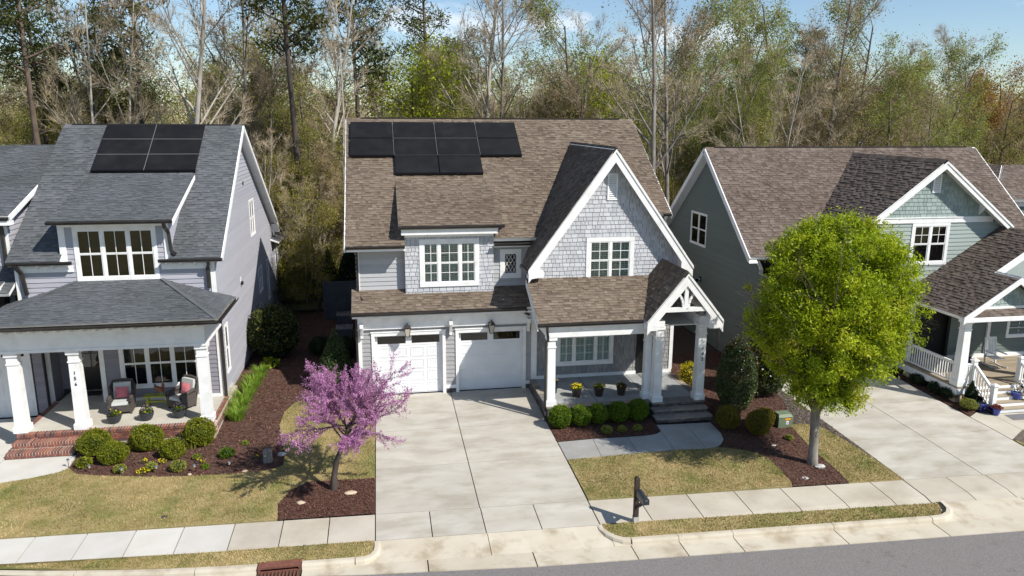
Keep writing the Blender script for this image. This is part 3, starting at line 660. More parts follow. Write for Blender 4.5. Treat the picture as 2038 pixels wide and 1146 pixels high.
def inpoly(P, X, Y):
    ins = np.zeros(len(X), bool); n = len(P)
    for i in range(n):
        x1, y1 = P[i]; x2, y2 = P[(i+1) % n]
        c = ((y1 > Y) != (y2 > Y)); 
        with np.errstate(divide='ignore', invalid='ignore'): xi = (x2-x1)*(Y-y1)/(y2-y1)+x1
        ins ^= c & (X < xi)
    return ins
GYa = np.array(GY)
def scatter(P, n):
    P = np.array(P); x0, y0 = P.min(0); x1, y1 = P.max(0); X = RNG.uniform(x0, x1, n); Y = RNG.uniform(y0, y1, n); k = inpoly(P, X, Y); X, Y = X[k], Y[k]
    return X, Y, np.interp(Y, GYa[:, 0], GYa[:, 1])
def smooth_noise(X, Y, s, seed=0):
    r = np.random.default_rng(seed); o = np.zeros(len(X))
    for _ in range(7):
        a = r.uniform(0, 6.28); f = r.uniform(.5, 1.6)*s; o += np.sin((X*math.cos(a)+Y*math.sin(a))*f+r.uniform(0, 6.28))
    return o/3.0
def blades(P, dens, name, h=.05, wd=.010):
    P_ = np.array(P); n = int(dens*np.prod(P_.max(0)-P_.min(0))); X, Y, Z = scatter(P, n); n = len(X)
    a = RNG.uniform(0, 6.28, n); hh = h*RNG.uniform(.4, 1.3, n); lean = RNG.normal(0, .6, (n, 2))*hh[:, None]
    c, s = np.cos(a)*wd, np.sin(a)*wd; V = np.zeros((n, 3, 3)); V[:, 0] = np.stack([X-c, Y-s, Z+.018], 1); V[:, 1] = np.stack([X+c, Y+s, Z+.018], 1)
    V[:, 2] = np.stack([X+lean[:, 0], Y+lean[:, 1], Z+.022+hh], 1)
    t = np.clip(.55+.27*smooth_noise(X, Y, 2.2, 3)+.16*smooth_noise(X, Y, 9, 5)+RNG.normal(0, .17, n), 0, 1)
    m = MB(); m.arr(V.reshape(-1, 3), np.arange(3*n).reshape(-1, 3), t); return m.build(name, 'blade', kind='stuff')
for p, dn, h in ((lawn_main, 900, .045), (lawn2, 1200, .045), (lawn3, 1200, .045), (strip2, 1300, .05), (strip1, 1300, .05), (lawn4, 500, .05)): tag(blades(p, dn, 'grass', h), 'short dormant lawn grass in tan and green')
def chips(P, dens, m, s=.03, off=.012):
    P_ = np.array(P); n = int(dens*np.prod(P_.max(0)-P_.min(0))); X, Y, Z = scatter(P, n); n = len(X)
    a = RNG.uniform(0, 6.28, n); l = s*RNG.uniform(.5, 1.7, n); w_ = l*.35; tz = RNG.normal(0, .3, n)*l
    c, sn = np.cos(a), np.sin(a); V = np.zeros((n, 4, 3)); z = Z+off+RNG.uniform(.004, .03, n)
    for k, (p, q) in enumerate(((-1, -1), (1, -1), (1, 1), (-1, 1))):
        V[:, k, 0] = X+c*l*p-sn*w_*q; V[:, k, 1] = Y+sn*l*p+c*w_*q; V[:, k, 2] = z+tz*p+RNG.normal(0, .004, n)
    mb = MB(); mb.arr(V.reshape(-1, 3), np.arange(4*n).reshape(-1, 4), RNG.beta(1.6, 3, n)); mb.build('mulch_chips', m, kind='stuff')
chips([p for p in bedL if True], 330, 'chip'); chips(bedB, 1300, 'chip', .022); chips(bedR, 500, 'chip', .024); chips(bed1, 900, 'chip', .024); chips(bedG, 700, 'chip_gray', .028)
chips([(22.34, 24.05), (22.9, 24.4), (23.4, 24.25), (23.5, 24.7), (23.4, 28.8), (22.34, 28.8)], 400, 'chip')
# ------------------------------------------------------------------ middle house
H1 = thing('house', (5.5, 36, 0), 'light gray house with brown roof, steep white gable and two garage doors, number 142', 'house')
F29 = front(29.5); budget = [300]
SL = .683
def zmain(y): return 6.16+SL*(y-29.55)
# garage front wall (lap siding) with base board and stone foot
GX0, GX1 = -1.0, 6.02
gh = [(-.38, 2.34, -.2, 2.52), (2.98, 5.68, -.2, 2.52)]
backing(F29, [(GX0, -.1), (GX1, -.1), (GX1, 3.5), (GX0, 3.5)], gh, H1)
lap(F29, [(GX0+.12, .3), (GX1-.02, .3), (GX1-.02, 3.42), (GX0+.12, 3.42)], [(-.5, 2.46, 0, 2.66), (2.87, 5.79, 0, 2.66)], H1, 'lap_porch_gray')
mb = MB()
F29.box(mb, GX0-.02, GX0+.12, 0.0, 2.85, 0, .05); F29.box(mb, GX0-.05, GX1, 2.87, 3.44, .003, .10); F29.box(mb, GX0-.05, GX1+.03, 2.84, 2.87, .003, .12)
F29.box(mb, 2.46, 2.87, .19, .33, 0, .055); F29.box(mb, GX0+.12, -.5, .19, .33, 0, .055); F29.box(mb, 5.80, 6.0, .19, .33, 0, .055)
mb.build('trim_board', 'white', H1)
for a, b in ((-.5, 2.46), (2.87, 5.79)):
    mb = MB(); F29.box(mb, a, a+.12, -.02, 2.54, 0, .06); F29.box(mb, b-.12, b, -.02, 2.54, 0, .06); F29.box(mb, a, b, 2.54, 2.68, 0, .065); F29.box(mb, a-.03, b+.03, 2.68, 2.72, 0, .09)
    # jambs run back into the opening
    F29.box(mb, a+.121, a+.135, -.02, 2.54, -.2, 0); F29.box(mb, b-.135, b-.121, -.02, 2.54, -.2, 0); F29.box(mb, a+.136, b-.136, 2.52, 2.535, -.2, 0)
    mb.build('door_casing', 'white', H1)
    gd = MB(); F29.box(gd, a+.13, b-.13, 0, 2.52, -.22, -.16); dr = gd.build('garage_door', 'door_white', H1)
    L = b-a-.26; x0 = a+.13; rows = [(0.02, .50), (.53, 1.01), (1.04, 1.52), (1.55, 2.03)]
    for r0, r1 in rows:
        pb = MB()
        F29.box(pb, x0, x0+L, r0, r1, -.16, -.145)
        for k in range(4):
            pa = x0+L*k/4+.07; pz = x0+L*(k+1)/4-.07
            for q in ((pa, pz, r1-.07, r1-.05), (pa, pz, r0+.05, r0+.07), (pa, pa+.02, r0+.07, r1-.07), (pz-.02, pz, r0+.07, r1-.07)): F29.box(pb, *q, -.145, -.132)
            nb_ = 8
            for j in range(1, nb_): xx = pa+(pz-pa)*j/nb_; F29.box(pb, xx-.004, xx+.004, r0+.07, r1-.07, -.145, -.138)
        pb.build('door_panel', 'door_white', dr)
    pb = MB(); F29.box(pb, x0, x0+L, 2.06, 2.14, -.16, -.145); F29.box(pb, x0, x0+L, 2.46, 2.52, -.16, -.145)
    for q in ((x0, x0+.10), (x0+L/2-.12, x0+L/2+.12), (x0+L-.10, x0+L)): F29.box(pb, q[0], q[1], 2.14, 2.46, -.16, -.1455)
    pb.build('door_panel', 'door_white', dr)
    for q in ((x0+.10, x0+L/2-.12), (x0+L/2+.12, x0+L-.10)):
        nb_ = MB(); nb_.face([F29.P(q[0], 2.14, -.158), F29.P(q[1], 2.14, -.158), F29.P(q[1], 2.46, -.158), F29.P(q[0], 2.46, -.158)]); nb_.build('door_window', 'glass_dark', dr)
        mb2 = MB(); F29.box(mb2, q[0], q[1], 2.14, 2.46, -.1605, -.1595); mb2.build('backing', 'interior', dr)
# stone feet beside the doors
def stones(fr, u0, u1, v0, v1, parent, h=(.06, .11), w=(.14, .34), th=(.02, .055)):
    b = MB(); fr.box(b, u0, u1, v0, v1, 0, .012); b.build('stone_backing', 'stone_back', parent)
    v = v0
    while v < v1-.02:
        hh = min(random.uniform(*h), v1-v); u = u0
        if v1-v-hh < .03: hh = v1-v
        while u < u1-.01:
            ww = min(random.uniform(*w), u1-u)
            if u1-u-ww < .05: ww = u1-u
            b = MB(); t = random.uniform(*th); g_ = .006
            P = [(u+g_, v+g_), (u+ww-g_, v+g_+random.uniform(-.003, .004)), (u+ww-g_-random.uniform(0, .006), v+hh-g_), (u+g_+random.uniform(0, .006), v+hh-g_)]
            V = [fr.P(a, c, .012) for a, c in P]+[fr.P(a+(.006 if i in (0, 3) else -.006), c+(.005 if i < 2 else -.005), t) for i, (a, c) in enumerate(P)]
            b.mesh(V, [(4, 5, 6, 7), (0, 1, 5, 4), (1, 2, 6, 5), (2, 3, 7, 6), (3, 0, 4, 7)]); b.build('stone', 'stone', parent)
            u += ww
        v += hh
stones(F29, 2.465, 2.865, -.05, .19, H1); stones(F29, 5.80, 6.0, -.05, .19, H1)
# brackets under the frieze
for x in (-.86, 2.665, 5.86):
    b = MB(); b.box(x-.07, x+.07, 29.08, 29.4, 2.98, 3.1); b.box(x-.055, x+.055, 29.3, 29.42, 2.52, 2.98)
    b.prism([(x-.05, 29.12, 2.98), (x-.05, 29.3, 2.98), (x-.05, 29.3, 2.62)], (.10, 0, 0)); b.build('bracket', 'white', H1)
# carriage lamps hanging in front of the wall
for x, lb in ((.93, 'bronze carriage lantern above the left garage door'), (4.31, 'bronze carriage lantern above the right garage door')):
    t = thing('wall_lantern', (x, 29.44, 2.85), lb, 'lantern', 'lanterns over the garage doors')
    b = MB(); b.box(x-.06, x+.06, 29.375, 29.402, 2.72, 2.95); b.beam((x, 29.38, 2.92), (x, 29.2, 3.06), .03, .03); b.sq([(.02, 0), (.13, .03), (.14, .05), (.07, .13), (.03, .17), (.03, .22)], (x, 29.2, 2.88))
    b.sq([(.07, 0), (.075, .03)], (x, 29.2, 2.54))
    for sx, sy in ((-1, -1), (1, -1), (1, 1), (-1, 1)): b.beam((x+sx*.07, 29.2+sy*.07, 2.56), (x+sx*.115, 29.2+sy*.115, 2.89), .014, .014)
    b.build('lantern_frame', 'bronze', t)
    b = MB(); b.sq([(.062, 0), (.105, .32)], (x, 29.2, 2.565)); b.build('lamp_shade', 'lamp_glass', t)
# garage pent roof
e = .5; n_ = math.sqrt(1+e*e)
fr = Fr((0, 29.02, 3.62), (1, 0, 0), (0, 1, e)); roof(fr, [(-1.22, 0), (5.6, 0), (6.02, 0), (6.02, 1.52), (-1.22, 1.52)], H1, 'roof_brown', thick=.14)
gutter((-1.25, 29.02, 3.62), (5.72, 29.02, 3.62), H1, (0, -1, 0))
mb = MB(); mb.box(-1.2, 5.95, 29.03, 29.45, 3.40, 3.47); mb.build('soffit', 'white', H1)
# upper left wall and bay
F303 = front(30.3); F30 = front(30.0)
backing(F303, [(-1, 3.9), (.95, 3.9), (.95, 6.2), (-1, 6.2)], [], H1)
lap(F303, [(-.88, 3.9), (.93, 3.9), (.93, 6.02), (-.88, 6.02)], [], H1, 'lap_gray')
mb = MB(); F303.box(mb, -1.0, -.88, 3.85, 6.0, 0, .04); F303.box(mb, -1.0, .93, 5.86, 6.02, .001, .05); mb.build('trim_board', 'white', H1)
mb = MB(); mb.box(-1.32, .92, 29.62, 30.3, 5.98, 6.05); mb.box(-1.34, .95, 29.57, 29.60, 5.95, 6.13); mb.build('eave_board', 'white', H1)
gutter((-1.38, 29.57, 6.17), (.93, 29.57, 6.17), H1, (0, -1, 0))
wb = (1.51, 3.92, 4.38, 6.33)
hb = hole(*wb)
backing(F30, [(.93, 3.95), (4.52, 3.95), (4.52, 6.8), (.93, 6.8)], [hb], H1)
bb = [90]; budget[0] -= 90
shakes(F30, [(.93, 4.03), (4.52, 4.03), (4.52, 6.66), (.93, 6.66)], [hb], H1, 'shake_gray', bb); budget[0] += bb[0]
window(H1, F30, *wb[:2], *wb[2:], (1, 1.35, 1), trim=.17, grid=(2, 2), split=True, shut=True)
mb = MB(); mb.box(.93, 4.52, 29.72, 29.99, 6.54, 6.60); mb.box(.80, 4.65, 29.62, 29.66, 6.56, 6.78); mb.box(.93, 4.52, 29.955, 29.98, 6.34+.08, 6.56); mb.build('eave_board', 'white', H1)
# dormer roof and cheeks
de = .46
fr = Fr((0, 29.58, 6.92), (1, 0, 0), (0, 1, de)); Ld = 3.25*math.sqrt(1+de*de)
roof(fr, [(.70, 0), (4.88, 0), (4.88, Ld), (.70, Ld)], H1, 'roof_brown', thick=.14)
gutter((.70, 29.58, 6.92), (4.9, 29.58, 6.92), H1, (0, -1, 0))
for x in (.93, 4.52):
    mb = MB(); s = .02 if x < 2 else -.02
    mb.prism([(x, 30.0, 6.3), (x, 32.7, 8.2), (x, 30.0, 7.05)], (s, 0, 0)); mb.prism([(x, 29.995, 3.9), (x, 30.35, 3.9), (x, 30.35, 7.0), (x, 29.995, 7.0)], (s, 0, 0)); mb.build('dormer_cheek', 'lap_gray', H1)
# small leaded window wall
wq = (4.83, 5.72, 4.58, 5.8)
backing(F303, [(4.52, 3.9), (6.3, 3.9), (6.3, 6.2), (4.52, 6.2)], [hole(*wq, t=.15)], H1)
lap(F303, [(4.54, 3.9), (6.02, 3.9), (6.02, 6.02), (4.54, 6.02)], [hole(*wq, t=.15)], H1, 'lap_gray')
wn = window(H1, F303, *wq[:2], *wq[2:], (1,), trim=.17, grid=(1, 1), split=False)
mb = MB(); a, b_, c, d = 5.05, 5.50, 4.80, 5.58
for k in range(-3, 4):
    for s in (1, -1):
        p = []
        x0 = (a+b_)/2+k*.15
        for z in np.linspace(c, d, 25):
            x = x0+s*(z-(c+d)/2)*.55
            if a < x < b_: p.append(z)
        if len(p) > 1: mb.beam(F303.P(x0+s*(p[0]-(c+d)/2)*.55, p[0], .02), F303.P(x0+s*(p[-1]-(c+d)/2)*.55, p[-1], .02), .014, .01, up=(0, 1, 0))
mb.build('lattice', 'white', wn)
mb = MB(); mb.box(4.54, 6.0, 29.85, 30.29, 6.0, 6.05); mb.box(4.52, 6.0, 29.80, 29.83, 5.96, 6.12); mb.build('eave_board', 'white', H1)
gutter((4.52, 29.80, 6.14), (6.0, 29.80, 6.14), H1, (0, -1, 0))
# main roof (front slope in pieces round the dormer and the gable, then the back)
nm = math.sqrt(1+SL*SL); Ltot = (36.7-29.55)*nm; frm = Fr((0, 29.55, 6.16), (1, 0, 0), (0, 1, SL))
V = lambda y: (y-29.55)*nm
roof(frm, [(-1.38, 0), (.935, 0), (.935, V(32.7)), (.935, Ltot), (-1.38, Ltot)], H1, 'roof_brown')
roof(frm, [(.935, V(31.4)), (4.515, V(31.4)), (4.515, Ltot), (.935, Ltot)], H1, 'roof_brown')
roof(frm, [(4.515, V(29.8)), (7.2, V(29.8)), (7.2, Ltot), (4.515, Ltot)], H1, 'roof_brown')
roof(frm, [(7.2, V(30.9)), (12.47, V(30.9)), (12.47, Ltot), (7.2, Ltot)], H1, 'roof_brown')
frb = Fr((0, 43.85, 6.16), (-1, 0, 0), (0, -1, SL)); roof(frb, [(-12.47, 0), (1.38, 0), (1.38, Ltot), (-12.47, Ltot)], H1, 'roof_brown', expo=.3)
mb = MB()
x = -1.38
while x < 12.4:
    mb.prism([(x, 36.50, 10.915), (x, 36.7, 11.075), (x, 36.9, 10.915), (x, 36.88, 10.89), (x, 36.52, 10.89)], (.24, 0, 0), t=random.random()); x += .243
mb.build('ridge_cap', 'roof_brown', H1)
mb = MB(); mb.box(-.7, 11.8, 36.62, 36.78, 11.06, 11.10); mb.build('ridge_vent', 'deck_dark', H1)
gutter((12.1, 30.92, 7.08), (12.5, 30.92, 7.08), H1, (0, -1, 0))
# side walls and the back
for x, s in ((-1.0, 1), (12.2, -1)):
    y0 = 29.5 if s > 0 else 28.5
    mb = MB(); mb.prism([(x, 29.5, -.1), (x, 43.8, -.1), (x, 43.8, 3.6), (x, 29.5, 3.6)], (s*.15, 0, 0)); ya = 30.3 if s > 0 else 28.5; za = 6.5 if s > 0 else 5.4
    mb.prism([(x, ya, 3.61), (x, 43.8, 3.61), (x, 43.8, 6.0), (x, 36.7, 10.75), (x, 31, za+.4), (x, ya, za)], (s*.15, 0, 0)); mb.build('side_wall', 'wall_back', H1)
frl = Fr((-1.0, 43.8, 0), (0, -1, 0), (0, 0, 1))
lap(frl, [(0, .1), (14.25, .1), (14.25, 3.4), (0, 3.4)], [], H1, 'lap_gray', singles=False); lap(frl, [(0, 3.4), (13.5, 3.4), (13.5, 6.2), (7.1, 10.6), (0, 5.9)], [], H1, 'lap_gray', singles=False)
frr = Fr((12.2, 28.5, 0), (0, 1, 0), (0, 0, 1))
lap(frr, [(1, .3), (15.3, .3), (15.3, 3.6), (1, 3.6)], [], H1, 'lap_gray', singles=False); lap(frr, [(0, 3.6), (15.3, 3.6), (15.3, 5.9), (8.2, 10.6), (0, 5.1)], [], H1, 'lap_gray', singles=False)
mb = MB(); mb.box(-1, 12.2, 43.7, 43.8, 0, 6.1); mb.build('rear_wall', 'wall_back', H1)
mb = MB()
for x in (-1.40, 12.45):
    for ya, za, yb, zb in (((29.5, 6.10, 36.7, 11.0) if x < 0 else (30.85, 7.02, 36.7, 11.0)), (43.9, 6.10, 36.7, 11.0)): mb.beam((x+.01, ya, za-.08), (x+.01, yb, zb-.08), .04, .20, up=(0, 0, 1))
mb.build('rake_board', 'white', H1)
# ---- steep cross gable
F285 = front(28.5); gx, gzr, gs = 8.97, 9.98, 1.375
apexw = (8.93, 9.62)
def grz(x): return gzr-gs*abs(x-gx)
wg = (8.0, 9.97, 4.63, 6.48)
poly = [(6.02, 4.3), (12.18, 4.3), (12.18, grz(12.18)-.2), (gx, gzr-.25), (6.02, grz(6.02)-.2)]
hg = hole(*wg)
backing(F285, [(6.02, 4.3), (12.18, 4.3), (12.18, grz(12.18)-.1), (gx, gzr-.1), (6.02, grz(6.02)-.1)], [hg], H1)
pbud = [min(60, budget[0])]; gb = [budget[0]-60]
shakes(F285, [(6.10, 4.52), (12.18, 4.52), (12.18, grz(12.18)-.1), (gx, gzr-.1), (6.10, grz(6.10)-.1)], [hg, (8.80, 9.19, 7.98, 8.95)], H1, 'shake_gray', gb)
window(H1, F285, *wg[:2], *wg[2:], (1, 1), trim=.17, grid=(2, 2), shut=True)
mb = MB(); F285.box(mb, 6.0, 6.13, 4.45, 5.35, 0, .05); mb.box(6.0, 6.02, 28.5, 28.62, 4.4, 5.3); mb.build('corner_board', 'white', H1)
mb = MB(); F285.box(mb, 6.13, 11.9, 4.46, 4.53, 0, .03); mb.build('flashing', 'roof_brown', H1)
# louvre vent
mb = MB(); F285.box(mb, 8.79, 9.20, 8.93, 8.99, 0, .05); F285.box(mb, 8.79, 9.20, 7.95, 8.01, 0, .05); F285.box(mb, 8.79, 8.85, 8.01, 8.93, 0, .05); F285.box(mb, 9.14, 9.20, 8.01, 8.93, 0, .05); vt = mb.build('gable_vent', 'white', H1)
for k in range(11):
    z = 8.02+k*.083; b = MB(); b.prism([F285.P(8.85, z, .04), F285.P(8.85, z+.06, .0), F285.P(8.85, z+.072, .004), F285.P(8.85, z+.012, .045)], (.29, 0, 0)); b.build('vent_slat', 'white', vt)
# wall side face towards the small window
mb = MB(); mb.prism([(6.02, 28.5, 4.0), (6.02, 30.4, 4.0), (6.02, 30.4, 6.0), (6.02, 28.5, 5.9)], (.1, 0, 0)); mb.build('side_wall', 'lap_gray', H1)
# gable roof slopes: left and right, meeting the main slope along valleys
gl = math.sqrt(1+gs*gs)
def yv(x): return 29.55+(grz(x)-6.16)/SL      # where this slope reaches the main plane
y0g = 28.08; xl, xr = 5.60, 12.34
frl2 = Fr((xl, 0, grz(xl)), (0, -1, 0), (1, 0, gs))     # u=-Y, v up the left slope
L = (gx-xl)*gl
roof(frl2, [(-y0g, 0), (-y0g, L), (-yv(gx)-.1, L), (-max(yv(xl), 29.3)-.1, 0)], H1, 'roof_brown', thick=.12)
frr2 = Fr((xr, 0, grz(xr)), (0, 1, 0), (-1, 0, gs))
roof(frr2, [(y0g, 0), (max(yv(xr), 29.3)+.4, 0), (yv(gx)+.1, L), (y0g, L)], H1, 'roof_brown', thick=.12)
mb = MB(); y = y0g
while y < yv(gx)-.1:
    mb.prism([(gx-.17, y, gzr-.19), (gx, y, gzr+.045), (gx+.17, y, gzr-.19), (gx+.15, y, gzr-.21), (gx-.15, y, gzr-.21)], (0, .24, 0), t=random.random()); y += .243
mb.build('ridge_cap', 'roof_brown', H1)
# barge boards, soffits and cornice returns
def barge(mb, x0, z0, x1, z1, y, w=.26, th=.045, drop=.0):
    d = Vector((x1-x0, 0, z1-z0)).normalized(); dn = Vector((0, 0, -1/max(.3, abs(d.x))))
    A = Vector((x0, y, z0-drop)); B = Vector((x1, y, z1-drop)); mb.prism([A, B, B+dn*w, A+dn*w], (0, th, 0))
mb = MB()
for sx, xe in ((-1, xl), (1, xr)):
    barge(mb, gx, gzr-.10, xe, grz(xe)-.10, y0g-.02, .26); barge(mb, gx, gzr-.04, xe+sx*.02, grz(xe)-.04, y0g-.05, .07, .03)
# returns at the feet
mb.prism([(xl, y0g-.018, grz(xl)-.12), (xl+.62, y0g-.018, grz(xl)-.12), (xl+.62, y0g-.018, grz(xl)-.22-.08), (xl+.1, y0g-.018, grz(xl)-.38), (xl, y0g-.018, grz(xl)-.38)], (0, .43, 0))
mb.prism([(xr, y0g-.018, grz(xr)-.38), (xr, y0g-.018, grz(xr)-.12), (xr-.5, y0g-.018, grz(xr)+.55), (xr-.5, y0g-.018, grz(xr)-.38)], (0, .43, 0))
mb.build('barge_board', 'white', H1)
mb = MB()
for sx, xe in ((-1, xl), (1, xr)):
    mb.prism([(gx, y0g+.03, gzr-.22), (xe, y0g+.03, grz(xe)-.22), (xe, y0g+.03, grz(xe)-.25), (gx, y0g+.03, gzr-.25)], (0, .39, 0))
mb.build('soffit', 'white_soft', H1)
mb = MB(); mb.prism([(xl-.0, y0g, grz(xl)-.02), (xl-.10, y0g, grz(xl)-.03), (xl-.12, y0g, grz(xl)-.14), (xl, y0g, grz(xl)-.14)], (0, 1.3, 0)); mb.build('gutter', 'bronze', H1)
mb = MB(); mb.prism([(xr-.0, y0g, grz(xr)-.02), (xr+.12, y0g, grz(xr)-.03), (xr+.12, y0g, grz(xr)-.14), (xr, y0g, grz(xr)-.14)], (0, 2.3, 0)); mb.build('gutter', 'bronze', H1)
# ---- porch
pf, py0 = .37, 26.2
mb = MB(); mb.box(6.14, 12.1, 26.35, 29.5, pf-.1, pf); ps = mb.build('porch_floor', 'porch_concrete', H1)
mb = MB(); mb.box(6.0, 12.22, 26.25, 29.5, -.3, pf-.1); mb.build('porch_base', 'stone_back', H1)
mb = MB(); mb.box(8.05, 8.07, 26.4, 29.45, pf-.02, pf+.002); mb.box(10.15, 10.17, 26.4, 29.45, pf-.02, pf+.002); mb.build('floor_joint', 'deck_dark', ps)
# flagstone border
def flags(x0, x1, y0, y1, z, parent, n, along='x'):
    e_ = [0]
    for i in range(n): e_.append(e_[-1]+random.uniform(.7, 1.3))
    e_ = [q/e_[-1] for q in e_]
    for i in range(n):
        g_ = .005
        if along == 'x': a, b = x0+(x1-x0)*e_[i]+g_, x0+(x1-x0)*e_[i+1]-g_; c, d = y0, y1
        else: a, b = x0, x1; c, d = y0+(y1-y0)*e_[i]+g_, y0+(y1-y0)*e_[i+1]-g_
        m_ = MB(); j = random.uniform(-.03, .03) if along == 'x' else 0; k = random.uniform(-.004, .003)
        m_.hexa([(a, c, z-.06), (b, c, z-.06), (b, d, z-.06), (a, d, z-.06), (a, c, z+k), (b, c, z+k), (b, d, z+k), (a, d, z+k)]); m_.build('flagstone', 'flag', parent)
flags(5.97, 10.1, 26.17, 26.5, pf+.012, H1, 11); flags(5.97, 6.2, 26.52, 29.45, pf+.012, H1, 7, 'y'); flags(10.1, 12.26, 26.02, 26.5, pf+.012, H1, 5); flags(11.98, 12.26, 26.52, 29.2, pf+.012, H1, 6, 'y')
stones(front(26.25), 6.0, 10.05, -.16, pf-.05, H1)
stones(Fr((6.0, 29.48, 0), (0, -1, 0), (0, 0, 1)), 0, 3.23, -.12, pf-.05, H1, w=(.16, .4))
# steps
st = holder('front_steps', (11.1, 25.6, 0), kind=None); st.parent = None
tag(st, 'gray stone steps up to the porch numbered 142', 'steps')
for i, (ya, yb, z) in enumerate(((25.68, 26.05, .20), (25.28, 25.70, .03))):
    x0, x1 = (10.02-i*.04, 12.24+i*.02); m_ = MB(); m_.box(x0+.03, x1-.03, ya+.03, 26.3, z-.19, z-.045); m_.build('step_core', 'stone_back', st)
    flags(x0, x1, ya, yb, z, st, 3); stones(front(ya+.03), x0+.03, x1-.03, z-.18, z-.05, st, h=(.05, .07))
m_ = MB(); m_.box(10.1, 12.2, 26.07, 26.3, .15, .32); m_.build('step_core', 'stone_back', st); stones(front(26.07), 10.1, 12.22, .2, .31, st, h=(.05, .06))
# porch back wall
wp = (7.08, 9.57, .89, 2.72)
hp = hole(*wp); hd = (10.72, 11.68, pf, 2.75)
backing(F29, [(6.02, 0), (12.2, 0), (12.2, 3.6), (6.02, 3.6)], [hp, hd], H1)
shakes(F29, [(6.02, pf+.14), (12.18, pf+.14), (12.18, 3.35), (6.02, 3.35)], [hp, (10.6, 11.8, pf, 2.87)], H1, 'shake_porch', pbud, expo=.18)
window(H1, F29, *wp[:2], *wp[2:], (1, 1.45, 1), trim=.15, grid=(2, 1), low=(2, 3), top_frac=.28, shut=True, depth=.35)
mb = MB(); F29.box(mb, 6.02, 10.6, pf, pf+.14, 0, .05); F29.box(mb, 11.8, 12.2, pf, pf+.14, 0, .05); F29.box(mb, 12.08, 12.23, pf+.14, 3.3, 0, .045); F29.box(mb, 6.02, 6.25, pf+.14, 3.3, .001, .06)
mb.box(6.005, 6.02, 29.42, 29.5, pf, 3.3); mb.build('trim_board', 'white', H1)
mb = MB(); F29.box(mb, 10.6, 10.72, pf, 2.87, 0, .05); F29.box(mb, 11.68, 11.8, pf, 2.87, 0, .05); F29.box(mb, 10.72, 11.68, 2.75, 2.87, 0, .05); mb.build('door_casing', 'black', H1)
mb = MB(); F29.box(mb, 10.73, 11.67, pf+.02, 2.74, -.1, -.04)
for a in (10.83, 11.24):
    for c, d in ((pf+.15, 1.15),): F29.box(mb, a, a+.33, c, d, -.04, -.03)
dd = mb.build('front_door', 'door_black', H1)
mb = MB(); mb.face([F29.P(10.88, 1.35, -.035), F29.P(11.52, 1.35, -.035), F29.P(11.52, 2.6, -.035), F29.P(10.88, 2.6, -.035)]); mb.build('pane', 'glass_dark', dd)
mb = MB(); mb.box(11.55, 11.6, 29.46, 29.53, 1.3, 1.55); mb.build('handle', 'chrome', dd)
# porch pent roof
pe = .52; fr = Fr((0, 26.16, 3.68), (1, 0, 0), (0, 1, pe)); Lp = (28.5-26.16)*math.sqrt(1+pe*pe)
roof(fr, [(5.60, 0), (9.75, 0), (10.9, Lp), (5.58, Lp)], H1, 'roof_brown', thick=.12)
gutter((5.58, 26.16, 3.68), (9.62, 26.16, 3.68), H1, (0, -1, 0))
mb = MB(); mb.prism([(5.60, 26.16, 3.56), (5.60, 28.5, 3.56+pe*2.34), (5.60, 28.5, 3.4+pe*2.34), (5.60, 26.16, 3.40)], (-.03, 0, 0)); mb.prism([(6.0, 26.3, 3.2), (6.0, 29.5, 3.2), (6.0, 29.5, 3.62), (6.0, 28.5, 4.75), (6.0, 26.3, 3.66)], (.04, 0, 0)); mb.build('rake_board', 'white', H1)
mb = MB(); mb.box(5.96, 9.95, 26.28, 26.5, 3.10, 3.50); mb.box(5.94, 9.95, 26.265, 26.28, 3.46, 3.52); mb.box(5.96, 6.18, 26.5, 29.48, 3.10, 3.50); mb.box(5.65, 9.9, 26.18, 26.27, 3.50, 3.56); mb.build('porch_beam', 'white', H1)
mb = MB(); mb.box(6.18, 11.9, 26.5, 29.45, 3.30, 3.34); mb.build('porch_ceiling', 'white_soft', H1)
column(6.17, 26.49, pf+.012, 3.10, H1, .31, .29); column(10.04, 26.64, pf+.012, 3.10, H1, .27, .25); column(10.31, 26.27, pf+.012, 3.40, H1, .33, .31); column(12.03, 26.25, pf+.012, 3.45, H1, .33, .31)
# house number on the right post
def digits(s, c, h, parent, m='black', w=.5, n=(0, -1, 0), step=None):
    tc_ = bpy.data.curves.new('numeral', 'FONT')
    for i, ch in enumerate(s):
        cu = bpy.data.curves.new('numeral', 'FONT'); cu.body = ch; cu.size = h*1.35; cu.extrude = .006; cu.align_x = 'CENTER'; cu.resolution_u = 2
        o = bpy.data.objects.new('numeral', cu); me = bpy.data.meshes.new_from_object(o); bpy.data.objects.remove(o)
        me.materials.clear(); me.materials.append(MATS[m]); o = bpy.data.objects.new('numeral', me); COL.objects.link(o); o.parent = parent
        o.rotation_euler = (rad(90), 0, 0); o.location = Vector((c[0], c[1], c[2]-i*(step or h*1.35)))-org(parent)
digits('142', (12.06, 26.08, 2.38), .15, H1)
